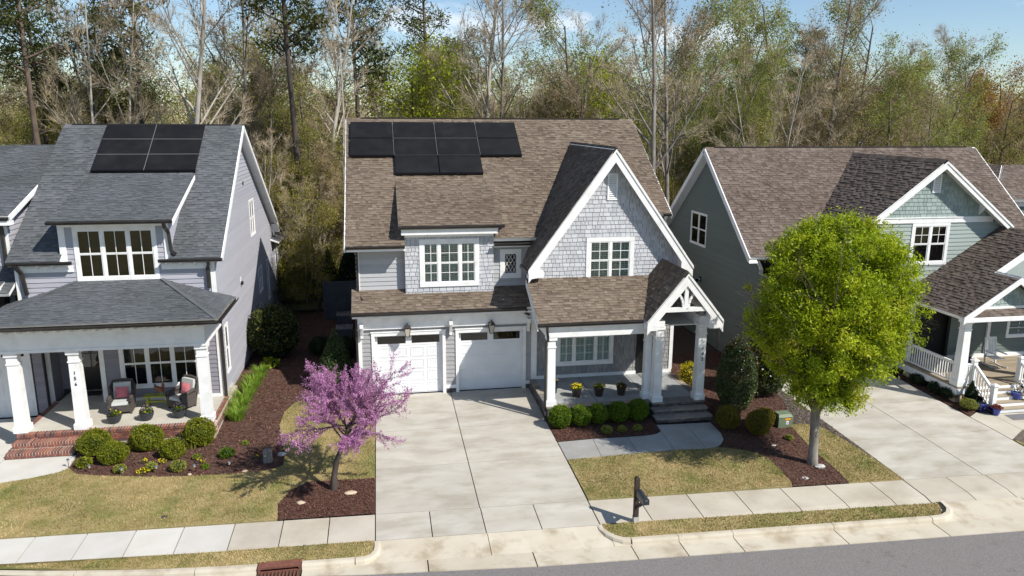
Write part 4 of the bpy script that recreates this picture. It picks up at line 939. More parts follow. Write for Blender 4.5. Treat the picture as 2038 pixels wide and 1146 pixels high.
# portico gable
pxr, pzr, psl = 11.17, 5.52, 1.22; y1p = 25.78
def prz(x): return pzr-psl*abs(x-pxr)
pl_, pr_ = 9.66, 12.68; Lq = (pxr-pl_)*math.sqrt(1+psl*psl)
f1 = Fr((pl_, 0, prz(pl_)), (0, -1, 0), (1, 0, psl)); yb_ = lambda x: min(28.5, 26.16+(prz(x)-3.68)/pe)
roof(f1, [(-y1p, 0), (-y1p, Lq), (-28.5, Lq), (-28.5, Lq*.42), (-yb_(pl_)-.15, 0)], H1, 'roof_brown', thick=.1)
f2 = Fr((pr_, 0, prz(pr_)), (0, 1, 0), (-1, 0, psl))
roof(f2, [(y1p, 0), (28.9, 0), (28.5, Lq), (y1p, Lq)], H1, 'roof_brown', thick=.1)
mb = MB(); y = y1p
while y < 28.45:
    mb.prism([(pxr-.17, y, pzr-.16), (pxr, y, pzr+.055), (pxr+.17, y, pzr-.16), (pxr+.15, y, pzr-.19), (pxr-.15, y, pzr-.19)], (0, .24, 0), t=random.random()*.7); y += .243
mb.build('ridge_cap', 'roof_brown', H1)
mb = MB()
for sx, xe in ((-1, pl_), (1, pr_)):
    barge(mb, pxr, pzr-.08, xe, prz(xe)-.08, y1p-.02, .27, .05); barge(mb, pxr, pzr-.03, xe, prz(xe)-.03, y1p-.05, .06, .03)
mb.prism([(pl_, y1p-.018, prz(pl_)-.1), (pl_+.45, y1p-.018, prz(pl_)+.2), (pl_+.45, y1p-.018, prz(pl_)-.34), (pl_, y1p-.018, prz(pl_)-.34)], (0, .4, 0))
mb.prism([(pr_-.55, y1p-.018, prz(pr_)-.34), (pr_, y1p-.018, prz(pr_)-.34), (pr_, y1p-.018, prz(pr_)-.1), (pr_-.55, y1p-.018, prz(pr_)+.4)], (0, .4, 0))
mb.build('barge_board', 'white', H1)
mb = MB(); zb = 4.02
mb.box(10.05, 12.25, y1p+.02, y1p+.14, zb, zb+.16); mb.box(pxr-.07, pxr+.07, y1p+.03, y1p+.13, zb+.16, pzr-.3)
for sx in (-1, 1):
    P0 = Vector((pxr+sx*.10, y1p+.08, zb+.14)); pts = []
    for k in range(7):
        a = k/6*math.pi/2; pts.append(Vector((pxr+sx*(.10+.42*(1-math.cos(a))), y1p+.08, zb+.14+.62*math.sin(a))))
    for a, b in zip(pts[:-1], pts[1:]): mb.beam(a, b+(b-a)*.08, .08, .09, up=(0, 1, 0))
mb.build('gable_truss', 'white', H1)
mb = MB(); mb.box(10.16, 10.46, 26.05, 26.45, 3.4, 3.62); mb.box(11.87, 12.19, 26.08, 29.5, 3.35, 3.75); mb.box(10.2, 10.44, 26.45, 29.4, 3.4, 3.75)
mb.prism([(10.05, 26.1, 3.62), (12.3, 26.1, 3.62), (12.3, 26.1, prz(12.3)-.15), (pxr, 26.1, pzr-.2), (10.05, 26.1, prz(10.05)-.15)], (0, .001, 0)) if False else None
mb.build('porch_beam', 'white', H1)
mb = MB(); mb.prism([(10.3, 28.4, 3.6), (12.2, 28.4, 3.6), (pxr, 28.4, pzr-.2)], (0, .1, 0)); mb.build('gable_wall', 'lap_porch_gray', H1)
mb = MB()
for sx, xe in ((-1, pl_+.1), (1, pr_-.1)): mb.prism([(pxr, y1p+.04, pzr-.16), (xe, y1p+.04, prz(xe)-.16), (xe, y1p+.04, prz(xe)-.18), (pxr, y1p+.04, pzr-.18)], (0, 2.6, 0))
mb.build('soffit', 'white_soft', H1)
# downspouts
downspout([(5.72, 29.0, 3.5), (5.72, 29.3, 3.3), (5.92, 29.42, 3.2)], H1)
downspout([(5.93, 26.1, 3.58), (5.93, 26.12, 3.4), (6.0, 26.27, 3.15), (6.0, 26.27, 2.95)], H1); downspout([(5.92, 26.26, 3.0), (5.92, 26.3, .3), (5.92, 26.15, -.1)], H1)
downspout([(-1.1, 29.6, 6.05), (-.96, 30.22, 5.9), (-.96, 30.22, 4.12), (-.8, 29.7, 3.98)], H1)
downspout([(-1.05, 29.1, 3.5), (-1.06, 29.42, 3.3), (-1.06, 29.42, .05)], H1)
downspout([(5.68, 28.6, 5.1), (5.68, 29.0, 4.9), (5.98, 29.3, 4.8), (5.98, 29.3, 4.4)], H1)
downspout([(4.8, 29.5, 6.82), (4.66, 29.7, 6.7), (4.66, 29.75, 6.6)], H1)
downspout([(12.68, 25.95, 3.62), (12.62, 26.0, 3.4), (12.62, 26.0, 2.55), (12.55, 25.95, 2.45)], H1)
# floodlight on the neighbour wall is built with that house. solar panels lie on racks on this roof
sp = thing('solar_array', (3, 35, 10.2), 'black solar array of ten panels in three rows on brown roof', 'solar panels')
fs = Fr((0, 29.55, 6.16), (1, 0, 0), (0, 1, SL)); vt_ = V(36.3); ph = 1.255
cols_ = [(-1.2, .70), (.72, 2.62), (2.64, 4.54), (4.56, 6.46)]
def pvpanel(fr, a, b, c, d, parent, nn_=.12):
    m_ = MB(); fr.box(m_, a+.008, b-.008, c+.008, d-.008, nn_, nn_+.035, 0); fr.box(m_, a+.03, b-.03, c+.03, d-.03, nn_+.035, nn_+.037, 1)
    for k in range(1, 6): u = a+(b-a)*k/6; 
    return m_.build('solar_panel', ['pv_frame', 'pv'], parent)
for a, b in cols_:
    pvpanel(fs, a, b, vt_-ph, vt_, sp); pvpanel(fs, a, b, vt_-2*ph-.02, vt_-ph-.02, sp)
for a, b in cols_[1:3]: pvpanel(fs, a, b, vt_-3*ph-.04, vt_-2*ph-.04, sp)
m_ = MB()
for u in (-1.2, .71, 2.63, 4.55): fs.box(m_, u-.006 if u > 0 else u, u+.006, vt_-2*ph, vt_, .152, .158) if u > 0 else None
for k in (1, 2): fs.box(m_, .72, 4.54, vt_-k*ph-.016, vt_-k*ph-.004, .145, .155)
m_.build('rail', 'alu', sp)
m_ = MB(); fs.box(m_, -1.19, 6.45, vt_-2*ph-.05, vt_-2*ph-.025, .02, .15); fs.box(m_, .73, 4.53, vt_-3*ph-.07, vt_-3*ph-.045, .02, .151); m_.build('skirt', 'pv_frame', sp)
# ------------------------------------------------------------------ left house
H0 = thing('house', (-10, 36, 0), 'lavender gray house with slate colored roof, white porch columns and brick porch, number 156', 'house')
A295 = front(29.5); WX = -6.25
# lower front wall right of the door alcove, with wide porch window
wl = (-9.92, -7.02, .88, 2.86); hl = hole(*wl, t=.13)
backing(A295, [(-10.6, 0), (WX, 0), (WX, 4.2), (-10.6, 4.2)], [hl], H0)
lap(A295, [(-10.55, .5), (WX, .5), (WX, 4.0), (-10.55, 4.0)], [hl], H0, 'lap_lavender_shaded')
window(H0, A295, *wl, (1, 1, 1), trim=.13, grid=(2, 1), glass='glass', depth=.5)
mb = MB(); A295.box(mb, -10.62, -10.45, .37, 3.6, 0, .05); A295.box(mb, -10.44, WX, .37, .51, 0, .05); A295.box(mb, WX-.12, WX+.02, 0, 5.9, .001, .052); mb.box(WX, WX+.03, 29.45, 29.6, 0, 5.75); mb.build('trim_board', 'white', H0)
# alcove: side wall, back wall and front door
A31 = front(31.0)
hd = (-11.95, -11.0, .37, 2.6)
backing(A31, [(-12.7, 0), (-10.5, 0), (-10.5, 4), (-12.7, 4)], [hd], H0); lap(A31, [(-12.6, .5), (-10.6, .5), (-10.6, 3.6), (-12.6, 3.6)], [(-12.07, -10.88, .3, 2.72)], H0, 'lap_lavender_shaded')
mb = MB(); A31.box(mb, -12.07, -11.95, .37, 2.72, 0, .04); A31.box(mb, -11.0, -10.88, .37, 2.72, 0, .04); A31.box(mb, -11.95, -11.0, 2.6, 2.72, 0, .04); mb.build('door_casing', 'white', H0)
mb = MB(); A31.box(mb, -11.94, -11.01, .38, 2.59, -.08, -.03); A31.box(mb, -11.83, -11.12, .5, 1.15, -.03, -.015); dd = mb.build('front_door', 'door_black', H0)
mb = MB(); A31.box(mb, -11.83, -11.12, 1.35, 2.5, -.029, -.02); mb.build('pane', 'glass_dark', dd)
mb = MB(); A31.box(mb, -11.49, -11.46, 1.35, 2.5, -.02, -.01); A31.box(mb, -11.83, -11.12, 1.9, 1.93, -.02, -.01); mb.build('muntin', 'black', dd)
mb = MB(); mb.box(-10.6, -10.5, 29.5, 31, 0, 4); mb.box(-12.7, -12.6, 29.95, 31, 0, 4); mb.build('alcove_wall', 'lap_lavender_shaded', H0)
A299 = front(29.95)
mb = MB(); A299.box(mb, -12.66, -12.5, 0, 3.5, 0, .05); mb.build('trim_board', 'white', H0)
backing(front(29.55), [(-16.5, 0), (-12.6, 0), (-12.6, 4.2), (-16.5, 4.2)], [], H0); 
lap(front(29.55), [(-12.95, .1), (-12.62, .1), (-12.62, 3.9), (-12.95, 3.9)], [], H0, 'lap_lavender_shaded')
# garage door at the left edge
Fg = front(29.55)
mb = MB(); Fg.box(mb, -16.2, -13.0, 0, 2.95, .01, .05); gd = mb.build('garage_door', 'door_white', H0)
for r0, r1 in ((.03, .7), (.73, 1.4), (1.43, 2.1)):
    for k in range(3):
        b = MB(); a = -13.05-.95*(k+1); Fg.box(b, a+.06, a+.92, r0+.06, r1-.04, .05, .062); Fg.box(b, a+.10, a+.88, r0+.1, r1-.08, .062, .07); b.build('door_panel', 'door_white', gd)
for k in range(6):
    b = MB(); a = -13.12-.42*(k+1); Fg.box(b, a, a+.34, 2.36, 2.70, .05, .056); b.build('door_window', 'glass_dark', gd); b = MB(); Fg.box(b, a, a+.34, 2.36, 2.7, .0505, .0515); b.build('backing', 'interior', gd)
# porch: floor, brick steps and brick face
pz = .40
mb = MB(); mb.box(-12.3, -6.15, 26.85, 31.0, .28, pz); pfl = mb.build('porch_floor', 'porch_beige', H0)
mb = MB(); mb.box(-9.53, -9.515, 26.9, 29.45, pz-.01, pz+.002); mb.build('floor_joint', 'deck_dark', pfl)
mb = MB(); mb.box(-12.5, -6.02, 26.68, 31.0, -.3, .27); mb.build('mortar_bed', 'mortar', H0)
BR = {}
def brick(sx, sy, sz, loc, parent, name='brick'):
    k = (round(sx, 3), round(sy, 3), round(sz, 3))
    if k not in BR:
        b = MB(); c = .004; x, y, z = sx/2, sy/2, sz/2
        b.hexa([(-x, -y, -z), (x, -y, -z), (x, y, -z), (-x, y, -z), (-x+c, -y+c, z), (x-c, -y+c, z), (x-c, y-c, z), (-x+c, y-c, z)]); o = b.build('brick', 'brick'); BR[k] = o.data; bpy.data.objects.remove(o)
    return single(name, BR[k], loc, parent)
# porch edge: a rowlock course on top, stretchers below
x = -10.36
mb = MB(); mb.box(-12.5, -6.02, 26.66, 26.9, .27, pz-.012); mb.box(-12.5, -12.3, 26.9, 29.9, .27, pz-.01); mb.box(-6.22, -6.02, 26.9, 29.45, .27, pz-.01); mb.build('mortar_bed', 'mortar', H0)
x = -12.46
while x < -6.06: brick(.072, .235, .115, (x, 26.75, pz-.052), H0); x += .0935
x = -10.3
for r in range(4):
    z = .275-r*.082-.03; x = -10.36+(r % 2)*.11
    while x < -6.1: brick(.205, .09, .062, (x+.1, 26.70, z), H0); x += .219
y = 27.0
while y < 29.8: brick(.19, .072, .1, (-12.40, y, pz-.044), H0); y += .0935
y = 27.0
while y < 29.4: brick(.19, .072, .1, (-6.12, y, pz-.044), H0); y += .0935
for r in range(3):
    y = 26.85+(r % 2)*.1
    while y < 29.3: brick(.09, .205, .062, (-6.06, y+.1, .275-r*.082-.03), H0); y += .219
stp = thing('brick_steps', (-11.45, 26.2, -.1), 'three red brick steps with rowlock treads below number 156 column', 'steps')
for i, (yf, zt) in enumerate(((26.28, .215), (25.88, .035))):
    x0, x1 = -12.52-i*.06, -10.42-i*.1
    b = MB(); b.box(x0+.01, x1-.01, yf+.012, 26.7, zt-.19, zt-.012); b.build('mortar_bed', 'mortar', stp)
    x = x0+.04
    while x < x1-.02: brick(.072, .36, .105, (x, yf+.18, zt-.046), stp); x += .0935
    x = x0
    while x < x1-.15: brick(.205, .09, .062, (x+.105, yf+.045, zt-.138), stp); x += .219
b = MB()
x = -12.5
while x < -10.5: brick(.205, .09, .062, (x+.105, 26.70, .24), stp); x += .219
# porch columns and beam
for cx in (-12.4, -10.48, -6.33): column(cx, 26.96, pz+.01, 3.26, H0, .365, .33)
mb = MB(); mb.box(-16.5, -6.16, 26.75, 27.08, 3.30, 4.0); mb.box(-16.5, -6.12, 26.715, 26.75, 3.26, 3.36); mb.box(-6.5, -6.16, 27.08, 29.45, 3.30, 3.95); mb.box(-6.52, -6.12, 27.08, 29.45, 3.26, 3.34); mb.box(-16.5, -5.7, 26.22, 26.74, 4.16, 4.2); mb.box(-6.15, -5.7, 26.74, 29.45, 4.16, 4.2)
mb.build('porch_beam', 'white', H0)
x = -13.6
while x < -6.2:
    b = MB(); b.prism([(x, 26.72, 3.95), (x, 26.72, 4.15), (x, 26.36, 4.15), (x, 26.36, 4.07)], (.06, 0, 0)); b.build('rafter_tail', 'white', H0); x += .40
mb = MB(); mb.box(-12.5, -6.4, 27.1, 31, 3.6, 3.63); mb.build('porch_ceiling', 'white_soft', H0)
digits('156', (-10.48, 26.775, 2.42), .13, H0, step=.2)
# porch roof: hipped
ez, ey = 4.34, 26.1; tz = 5.12; hs = (tz-ez)/(29.5-ey)
fr = Fr((0, ey, ez), (1, 0, 0), (0, 1, hs)); Lr = (29.5-ey)*math.sqrt(1+hs*hs)
roof(fr, [(-13.5, 0), (-5.55, 0), (-8.12, Lr), (-11.05, Lr)], H0, 'roof_slate', thick=.12)
hs2 = (tz-ez)/(8.12-5.55); fr = Fr((-5.55, 0, ez), (0, 1, 0), (-1, 0, hs2)); L2 = (8.12-5.55)*math.sqrt(1+hs2*hs2)
roof(fr, [(26.1, 0), (29.5, 0), (29.5, L2)], H0, 'roof_slate', thick=.12)
fr = Fr((-13.5, 0, ez), (0, -1, 0), (1, 0, hs2)); roof(fr, [(-26.1, 0), (-29.5, L2), (-29.5, 0)], H0, 'roof_slate', thick=.12)
mb = MB(); mb.beam((-5.58, 26.13, ez+.02), (-8.1, 29.45, tz+.03), .14, .02); mb.build('hip_cap', 'roof_slate', H0); mb = MB(); mb.beam((-13.45, 26.13, ez+.02), (-11.07, 29.45, tz+.03), .14, .02); mb.build('hip_cap', 'roof_slate', H0)
gutter((-16.5, ey, ez-.02), (-5.55, ey, ez-.02), H0, (0, -1, 0)); gutter((-5.55, 29.5, ez-.02), (-5.55, ey, ez-.02), H0, (1, 0, 0))
mb = MB(); mb.box(-5.62, -5.52, 26.02, 29.5, ez-.01, ez+.02); mb.box(-13.5, -5.55, 26.04, 26.12, ez+.005, ez+.018); mb.build('drip_edge', 'alu', H0)
fr = Fr((0, ey, ez), (1, 0, 0), (0, 1, .25)); roof(fr, [(-18, 0), (-13.48, 0), (-13.48, 3.5), (-18, 3.5)], H0, 'roof_slate', thick=.12)
# upper storey front
wu = (-11.02, -8.18, 5.14, 7.14); hu = hole(*wu, t=.13)
backing(A295, [(-13.1, 4.0), (WX, 4.0), (WX, 5.95), (-7.75, 5.95), (-7.75, 7.5), (-11.45, 7.5), (-11.45, 5.95), (-13.1, 5.95)], [hu], H0) if False else None
backing(A295, [(-13.1, 4.0), (WX, 4.0), (WX, 5.9), (-13.1, 5.9)], [hu], H0); backing(A295, [(-11.45, 5.9), (-7.75, 5.9), (-7.75, 7.5), (-11.45, 7.5)], [hu], H0)
lap(A295, [(-13.0, 4.05), (WX-.12, 4.05), (WX-.12, 5.8), (-13.0, 5.8)], [hu], H0, 'lap_lavender'); lap(A295, [(-11.45, 5.8), (-7.75, 5.8), (-7.75, 7.4), (-11.45, 7.4)], [hu], H0, 'lap_lavender')
window(H0, A295, *wu, (1, 1, 1), trim=.13, grid=(2, 1), glass='glass', depth=.5)
mb = MB(); A295.box(mb, -11.5, -11.28, 5.7, 7.2, .001, .05); A295.box(mb, -7.92, -7.72, 5.7, 7.2, .001, .05); A295.box(mb, -11.5, -7.72, 7.14, 7.34, .002, .06)
A295.box(mb, -13.0, -11.12, 5.50, 5.72, .001, .07); A295.box(mb, -8.08, WX, 5.50, 5.72, .001, .07); A295.box(mb, -13.1, -12.98, 4.0, 5.6, 0, .05)
mb.box(-11.6, -7.5, 29.0, 29.45, 7.30, 7.33); mb.box(-13.2, -11.2, 29.22, 29.5, 5.78, 5.81); mb.box(-8.05, -5.9, 29.22, 29.5, 5.78, 5.81); mb.build('trim_board', 'white', H0)
for xs_ in (np.arange(-12.8, -11.2, .5), np.arange(-7.9, -6.3, .5)):
    for x in xs_: b = MB(); b.prism([(x, 29.45, 5.6), (x, 29.45, 5.78), (x, 29.27, 5.78), (x, 29.27, 5.71)], (.06, 0, 0)); b.build('rafter_tail', 'white', H0)
# main roof
S0 = .70; n0 = math.sqrt(1+S0*S0); fr0 = Fr((0, 29.2, 5.95), (1, 0, 0), (0, 1, S0)); V0 = lambda y: (y-29.2)*n0
RX0, RX1 = -13.25, -5.87; L0 = V0(36.0)
roof(fr0, [(RX0, 0), (-11.45, 0), (-11.45, L0), (RX0, L0)], H0, 'roof_slate'); roof(fr0, [(-11.45, V0(31.2)), (-7.72, V0(31.2)), (-7.72, L0), (-11.45, L0)], H0, 'roof_slate')
roof(fr0, [(-8.02, 0), (RX1, 0), (RX1, L0), (-7.72, L0), (-7.72, V0(29.6)), (-8.02, V0(29.6))], H0, 'roof_slate') if False else roof(fr0, [(-7.72, 0), (RX1, 0), (RX1, L0), (-7.72, L0)], H0, 'roof_slate')
frk = Fr((0, 45.3, 5.2), (-1, 0, 0), (0, -1, .5925)); roof(frk, [(-RX1, 0), (-RX0, 0), (-RX0, 9.3*math.sqrt(1+.5925**2)), (-RX1, 9.3*math.sqrt(1+.5925**2))], H0, 'roof_slate', expo=.3)
gutter((RX0, 29.2, 5.93), (-11.05, 29.2, 5.93), H0, (0, -1, 0)); gutter((-8.1, 29.2, 5.93), (RX1, 29.2, 5.93), H0, (0, -1, 0)); gutter((-11.62, 28.9, 7.42), (-7.42, 28.9, 7.42), H0, (0, -1, 0))
roof(Fr((0, 28.9, 7.42), (1, 0, 0), (0, 1, .33)), [(-11.62, 0), (-7.42, 0), (-7.42, 4.25), (-11.42, 4.45)], H0, 'roof_slate', thick=.12)
mb = MB(); mb.prism([(-7.40, 28.9, 7.40), (-7.40, 32.9, 8.72), (-7.40, 32.9, 8.58), (-7.40, 28.9, 7.22)], (-.03, 0, 0)); mb.build('rake_board', 'white', H0)
for x in (-11.45, -7.74):
    b = MB(); b.prism([(x, 29.5, 6.0), (x, 33.0, 8.5), (x, 29.5, 7.5)], (.02, 0, 0)); b.build('dormer_cheek', 'lap_lavender', H0)
mb = MB()
for k in range(30):
    x = -13.2+k*.243
    mb.prism([(x, 35.8, 10.59), (x, 36.0, 10.745), (x, 36.2, 10.60), (x, 36.18, 10.57), (x, 35.82, 10.57)], (.24, 0, 0), t=random.random())
mb.build('ridge_cap', 'roof_slate', H0)
mb = MB(); mb.box(-12.9, -6.4, 35.93, 36.07, 10.73, 10.77); mb.build('ridge_vent', 'deck_dark', H0)
mb = MB()
mb.beam((RX1-.0, 29.2, 5.86), (RX1-.0, 36.0, 10.62), .05, .2); mb.beam((RX1-.0, 45.35, 5.1), (RX1-.0, 36.0, 10.62), .05, .2)
mb.prism([(RX1, 36.0, 10.48), (RX1, 45.3, 5.02), (WX+.0, 45.3, 5.02), (WX, 36.0, 10.48)], (0, 0, -.03)); mb.prism([(RX1, 29.3, 5.8), (RX1, 36.0, 10.48), (WX, 36.0, 10.48), (WX, 29.3, 5.8)], (0, 0, -.03))
mb.prism([(WX, 45.3, 5.1), (RX1+.05, 45.3, 5.1), (RX1+.05, 45.6, 4.6), (WX, 45.6, 4.6)], (0, -.4, 0)); mb.build('rake_board', 'white', H0)
# side wall with windows
fw = Fr((WX, 29.5, 0), (0, 1, 0), (0, 0, 1))
sw_ = [(8.65, 9.95, 5.35, 7.15, (1, 1), (1, 1)), (10.0, 11.2, 2.2, 3.55, (1, 1), (1, 1)), (12.9, 13.6, 1.2, 3.5, (1,), (1, 1)), (.85, 1.5, 1.0, 3.0, (1,), (1, 1)), (16.6, 17.5, .9, 3.7, (1,), (1, 1)), (19.5, 20.4, 1.9, 4.1, (1,), (1, 1))]
holes_ = [hole(a, b, c, d, t=.09) for a, b, c, d, _, _ in sw_]
for poly in ([(0, -.1), (15.8, -.1), (15.8, 5.0), (6.5, 10.4), (.0, 5.8)], [(15.8, -.1), (20.3, -.1), (20.3, 3.9), (15.8, 5.0)]):
    backing(fw, poly, holes_, H0); lap(fw, [(max(.05, a), max(b, .1)) for a, b in poly], holes_, H0, 'lap_lavender', singles=False, v0=.1)
for a, b, c, d, cl, gr in sw_: window(H0, fw, a, b, c, d, cl, trim=.09, grid=gr, glass='glass', depth=.3)
mb = MB(); fw.box(mb, 5.0, 5.22, 3.85, 4.1, 0, .03); fw.box(mb, 5.04, 5.18, 3.75, 3.9, .03, .12, 1); fw.box(mb, 7.3, 7.45, 8.0, 8.18, 0, .05, 1); mb.build('vent_hood', ['white', 'black'], H0)
mb = MB(); fw.box(mb, 0, 15.7, -.1, .12, 0, .03); mb.build('foundation', 'brick', H0)
# rear porch of the left house, in natural wood
mb = MB()
for k in range(9): mb.box(WX-.25, WX-.2, 49.9+k*.55, 50.3+k*.55, .9, 3.9, t=random.random())
mb.box(WX-.3, WX+.1, 49.8, 54.6, .55, .9); mb.build('rear_porch_boards', 'wood_fence', H0)
mb = MB(); mb.box(-14, WX, 49.5, 49.8, 0, 5.0); mb.box(-14, -13.8, 30, 49.5, 0, 5.0); mb.build('rear_wall', 'wall_back', H0)
roof(Fr((WX+.5, 0, 4.1), (0, 1, 0), (-1, 0, .4)), [(44.6, 0), (51.2, 0), (51.2, 3), (44.6, 3)], H0, 'roof_slate', expo=.3, thick=.1)
# wing behind on the left edge
wz = Fr((0, 30, 7.52), (1, 0, 0), (0, 1, .33)); lw = 7*math.sqrt(1+.33**2)
roof(wz, [(-20, 0), (-13.28, 0), (-13.28, lw), (-20, lw)], H0, 'roof_slate', thick=.14)
mb = MB(); mb.beam((-13.26, 30, 7.42), (-13.26, 37, 9.73), .05, .17); mb.box(-13.6, -13.25, 29.98, 30.3, 7.18, 7.34); mb.build('rake_board', 'white', H0)
gutter((-20, 30, 7.48), (-13.3, 30, 7.48), H0, (0, -1, 0))
sl_ = Fr((-13.55, 30.4, 0), (0, 1, 0), (0, 0, 1)); backing(sl_, [(0, 5.5), (6, 5.5), (6, 9.0), (0, 7.2)], [], H0); lap(sl_, [(0, 5.5), (6, 5.5), (6, 9.0), (0, 7.2)], [], H0, 'lap_lavender')
f304 = front(30.4); backing(f304, [(-20, 3.8), (-13.55, 3.8), (-13.55, 7.3), (-20, 7.3)], [], H0); lap(f304, [(-15, 4.2), (-13.6, 4.2), (-13.6, 7.2), (-15, 7.2)], [], H0, 'lap_lavender')
mb = MB(); f304.box(mb, -13.68, -13.54, 4.5, 7.2, 0, .05); f304.box(mb, -20, -13.54, 7.05, 7.25, .001, .06); mb.build('trim_board', 'white', H0)
roof(Fr((0, 29.2, 5.0), (1, 0, 0), (0, 1, .5)), [(-18, -.3), (-13.15, -.3), (-13.15, 1.5), (-18, 1.5)], H0, 'roof_slate', thick=.12)
# downspouts
downspout([(-5.62, 28.9, 4.22), (-5.75, 29.1, 4.0), (-6.15, 29.46, 3.7), (-6.15, 29.46, 3.4)], H0, r=.05); downspout([(-6.16, 29.43, 4.1), (-6.16, 29.43, -.02)], H0, r=.055)
downspout([(-6.35, 29.1, 5.85), (-6.35, 29.15, 5.7), (-6.45, 29.4, 5.5), (-6.45, 29.4, 4.75)], H0, r=.055)
downspout([(-7.72, 28.85, 7.35), (-7.72, 28.95, 7.15), (-7.72, 29.4, 6.9), (-7.68, 29.4, 6.2), (-7.5, 29.25, 6.1)], H0, r=.055)
downspout([(-12.95, 29.1, 5.85), (-12.8, 29.3, 5.5), (-12.75, 29.38, 4.7)], H0, r=.06); downspout([(-13.7, 30.0, 7.4), (-13.7, 30.3, 7.0), (-13.7, 30.3, 5.4)], H0, r=.06)
sp = thing('solar_array', (-9.4, 34.5, 9.8), 'black solar array of six panels in two columns on slate roof', 'solar panels')
va, vb = V0(33.30), V0(35.87)
for i in range(3):
    c = va+(vb-va)*i/3; d = va+(vb-va)*(i+1)/3
    for a, b in ((-11.45, -9.45), (-9.43, -7.43)): pvpanel(fr0, a, b, c, d, sp)
m_ = MB(); fr0.box(m_, -9.452, -9.432, va, vb, .10, .155); [fr0.box(m_, -11.44, -7.44, va+(vb-va)*q/3-.011, va+(vb-va)*q/3+.011, .10, .158) for q in (1, 2)]; m_.build('rail', 'alu', sp)
m_ = MB(); fr0.box(m_, -11.44, -7.44, va-.03, va-.005, .03, .15); m_.build('skirt', 'pv_frame', sp)

# ------------------------------------------------------------------ right house
H3 = thing('house', (23, 35, 0), 'green gray house with dark side wall, brown roof, gabled front and white porch railings', 'house')
RS = .85; rn = math.sqrt(1+RS*RS); ry0, rz0 = 30.05, 5.2
frr3 = Fr((0, ry0, rz0), (1, 0, 0), (0, 1, RS)); LR = (35.35-ry0)*rn
roof(frr3, [(15.8, 0), (30.8, 0), (30.8, LR), (15.8, LR)], H3, 'roof_umber')
roof(Fr((0, 41.2, 4.72), (-1, 0, 0), (0, -1, RS)), [(-30.8, 0), (-15.8, 0), (-15.8, 5.87*rn), (-30.8, 5.87*rn)], H3, 'roof_umber', expo=.3)
mb = MB(); x = 15.8
while x < 30.6: mb.prism([(x, 35.15, 9.56), (x, 35.35, 9.745), (x, 35.55, 9.56), (x, 35.53, 9.53), (x, 35.17, 9.53)], (.24, 0, 0), t=random.random()); x += .243
mb.build('ridge_cap', 'roof_umber', H3)
mb = MB(); mb.box(16.3, 30.3, 35.28, 35.42, 9.73, 9.77); mb.build('ridge_vent', 'deck_dark', H3)
mb = MB(); mb.beam((15.78, ry0-.02, rz0-.12), (15.78, 35.35, 9.58), .05, .24); mb.beam((15.78, 41.25, 4.58), (15.78, 35.35, 9.58), .05, .24); mb.beam((30.82, ry0-.02, rz0-.12), (30.82, 35.35, 9.58), .05, .2); mb.beam((30.82, 41.25, 4.58), (30.82, 35.35, 9.58), .05, .2)
mb.prism([(15.8, 35.35, 9.46), (15.8, 41.2, 4.5), (16.2, 41.2, 4.5), (16.2, 35.35, 9.46)], (0, 0, -.03)); mb.prism([(15.8, ry0, 4.96), (15.8, 35.35, 9.46), (16.2, 35.35, 9.46), (16.2, ry0, 4.96)], (0, 0, -.03)); mb.build('rake_board', 'white', H3)
fs3 = Fr((16.2, 41.0, 0), (0, -1, 0), (0, 0, 1))
w1 = (3.65, 5.6, 4.72, 6.42); h3 = hole(*w1, t=.08)
for P3 in ([(0, 0), (12.1, 0), (12.1, 4.5), (0, 4.5)], [(0, 4.5), (11.2, 4.5), (11.2, 4.7), (5.65, 9.5), (0, 4.75)]):
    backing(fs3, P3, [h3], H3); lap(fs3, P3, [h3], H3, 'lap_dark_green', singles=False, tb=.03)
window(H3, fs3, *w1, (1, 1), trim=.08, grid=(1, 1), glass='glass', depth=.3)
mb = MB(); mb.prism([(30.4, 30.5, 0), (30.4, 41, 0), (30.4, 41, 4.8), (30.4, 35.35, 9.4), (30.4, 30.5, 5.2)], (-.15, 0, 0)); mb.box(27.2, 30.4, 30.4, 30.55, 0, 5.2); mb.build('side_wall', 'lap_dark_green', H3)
fl = thing('flood_light', (16.1, 35.8, 3.05), 'small black and white floodlight on the dark green side wall', 'light')
mb = MB(); mb.rbox((16.14, 35.8, 3.05), (.10, .2, .2)); mb.build('base', 'black', fl)
mb = MB(); mb.tube([(16.1, 35.75, 3.05), (15.98, 35.7, 3.02)], [.07, .09], 8); mb.build('lamp_head', 'white_soft', fl)
mb = MB(); mb.tube([(15.98, 35.7, 3.02), (15.80, 35.62, 2.98)], [.09, .06], 8); mb.build('lamp_hood', 'black', fl)
# front walls
F29b = front(28.95)
apx, apz, ags = 23.6, 9.42, .775
def az(x): return apz-ags*abs(x-apx)
wg3 = (22.68, 24.52, 4.86, 6.72); hg3 = hole(*wg3, t=.14)
backing(F29b, [(17.9, 2.9), (27.2, 2.9), (27.2, az(27.2)-.15), (apx, apz-.15), (18.2, az(18.2)-.15), (17.9, 4.8)], [hg3], H3)
lap(F29b, [(18.0, 3.0), (27.0, 3.0), (27.0, 6.72), (20.2, 6.72), (18.0, 5.05)], [hg3], H3, 'lap_green')
b3 = [240]; shakes(F29b, [(20.65, 6.95), (26.55, 6.95), (apx, apz-.14)], [(23.42, 23.82, 8.02, 8.82)], H3, 'shake_green', b3, expo=.17)
mb = MB(); F29b.box(mb, 20.6, 26.6, 6.72, 6.95, 0, .06); F29b.box(mb, 20.7, 26.5, 6.93, 6.97, 0, .09); mb.build('trim_board', 'white', H3)
window(H3, F29b, *wg3, (1, 1), trim=.14, grid=(2, 2), low=(1, 1), glass='glass', depth=.4, head=0)
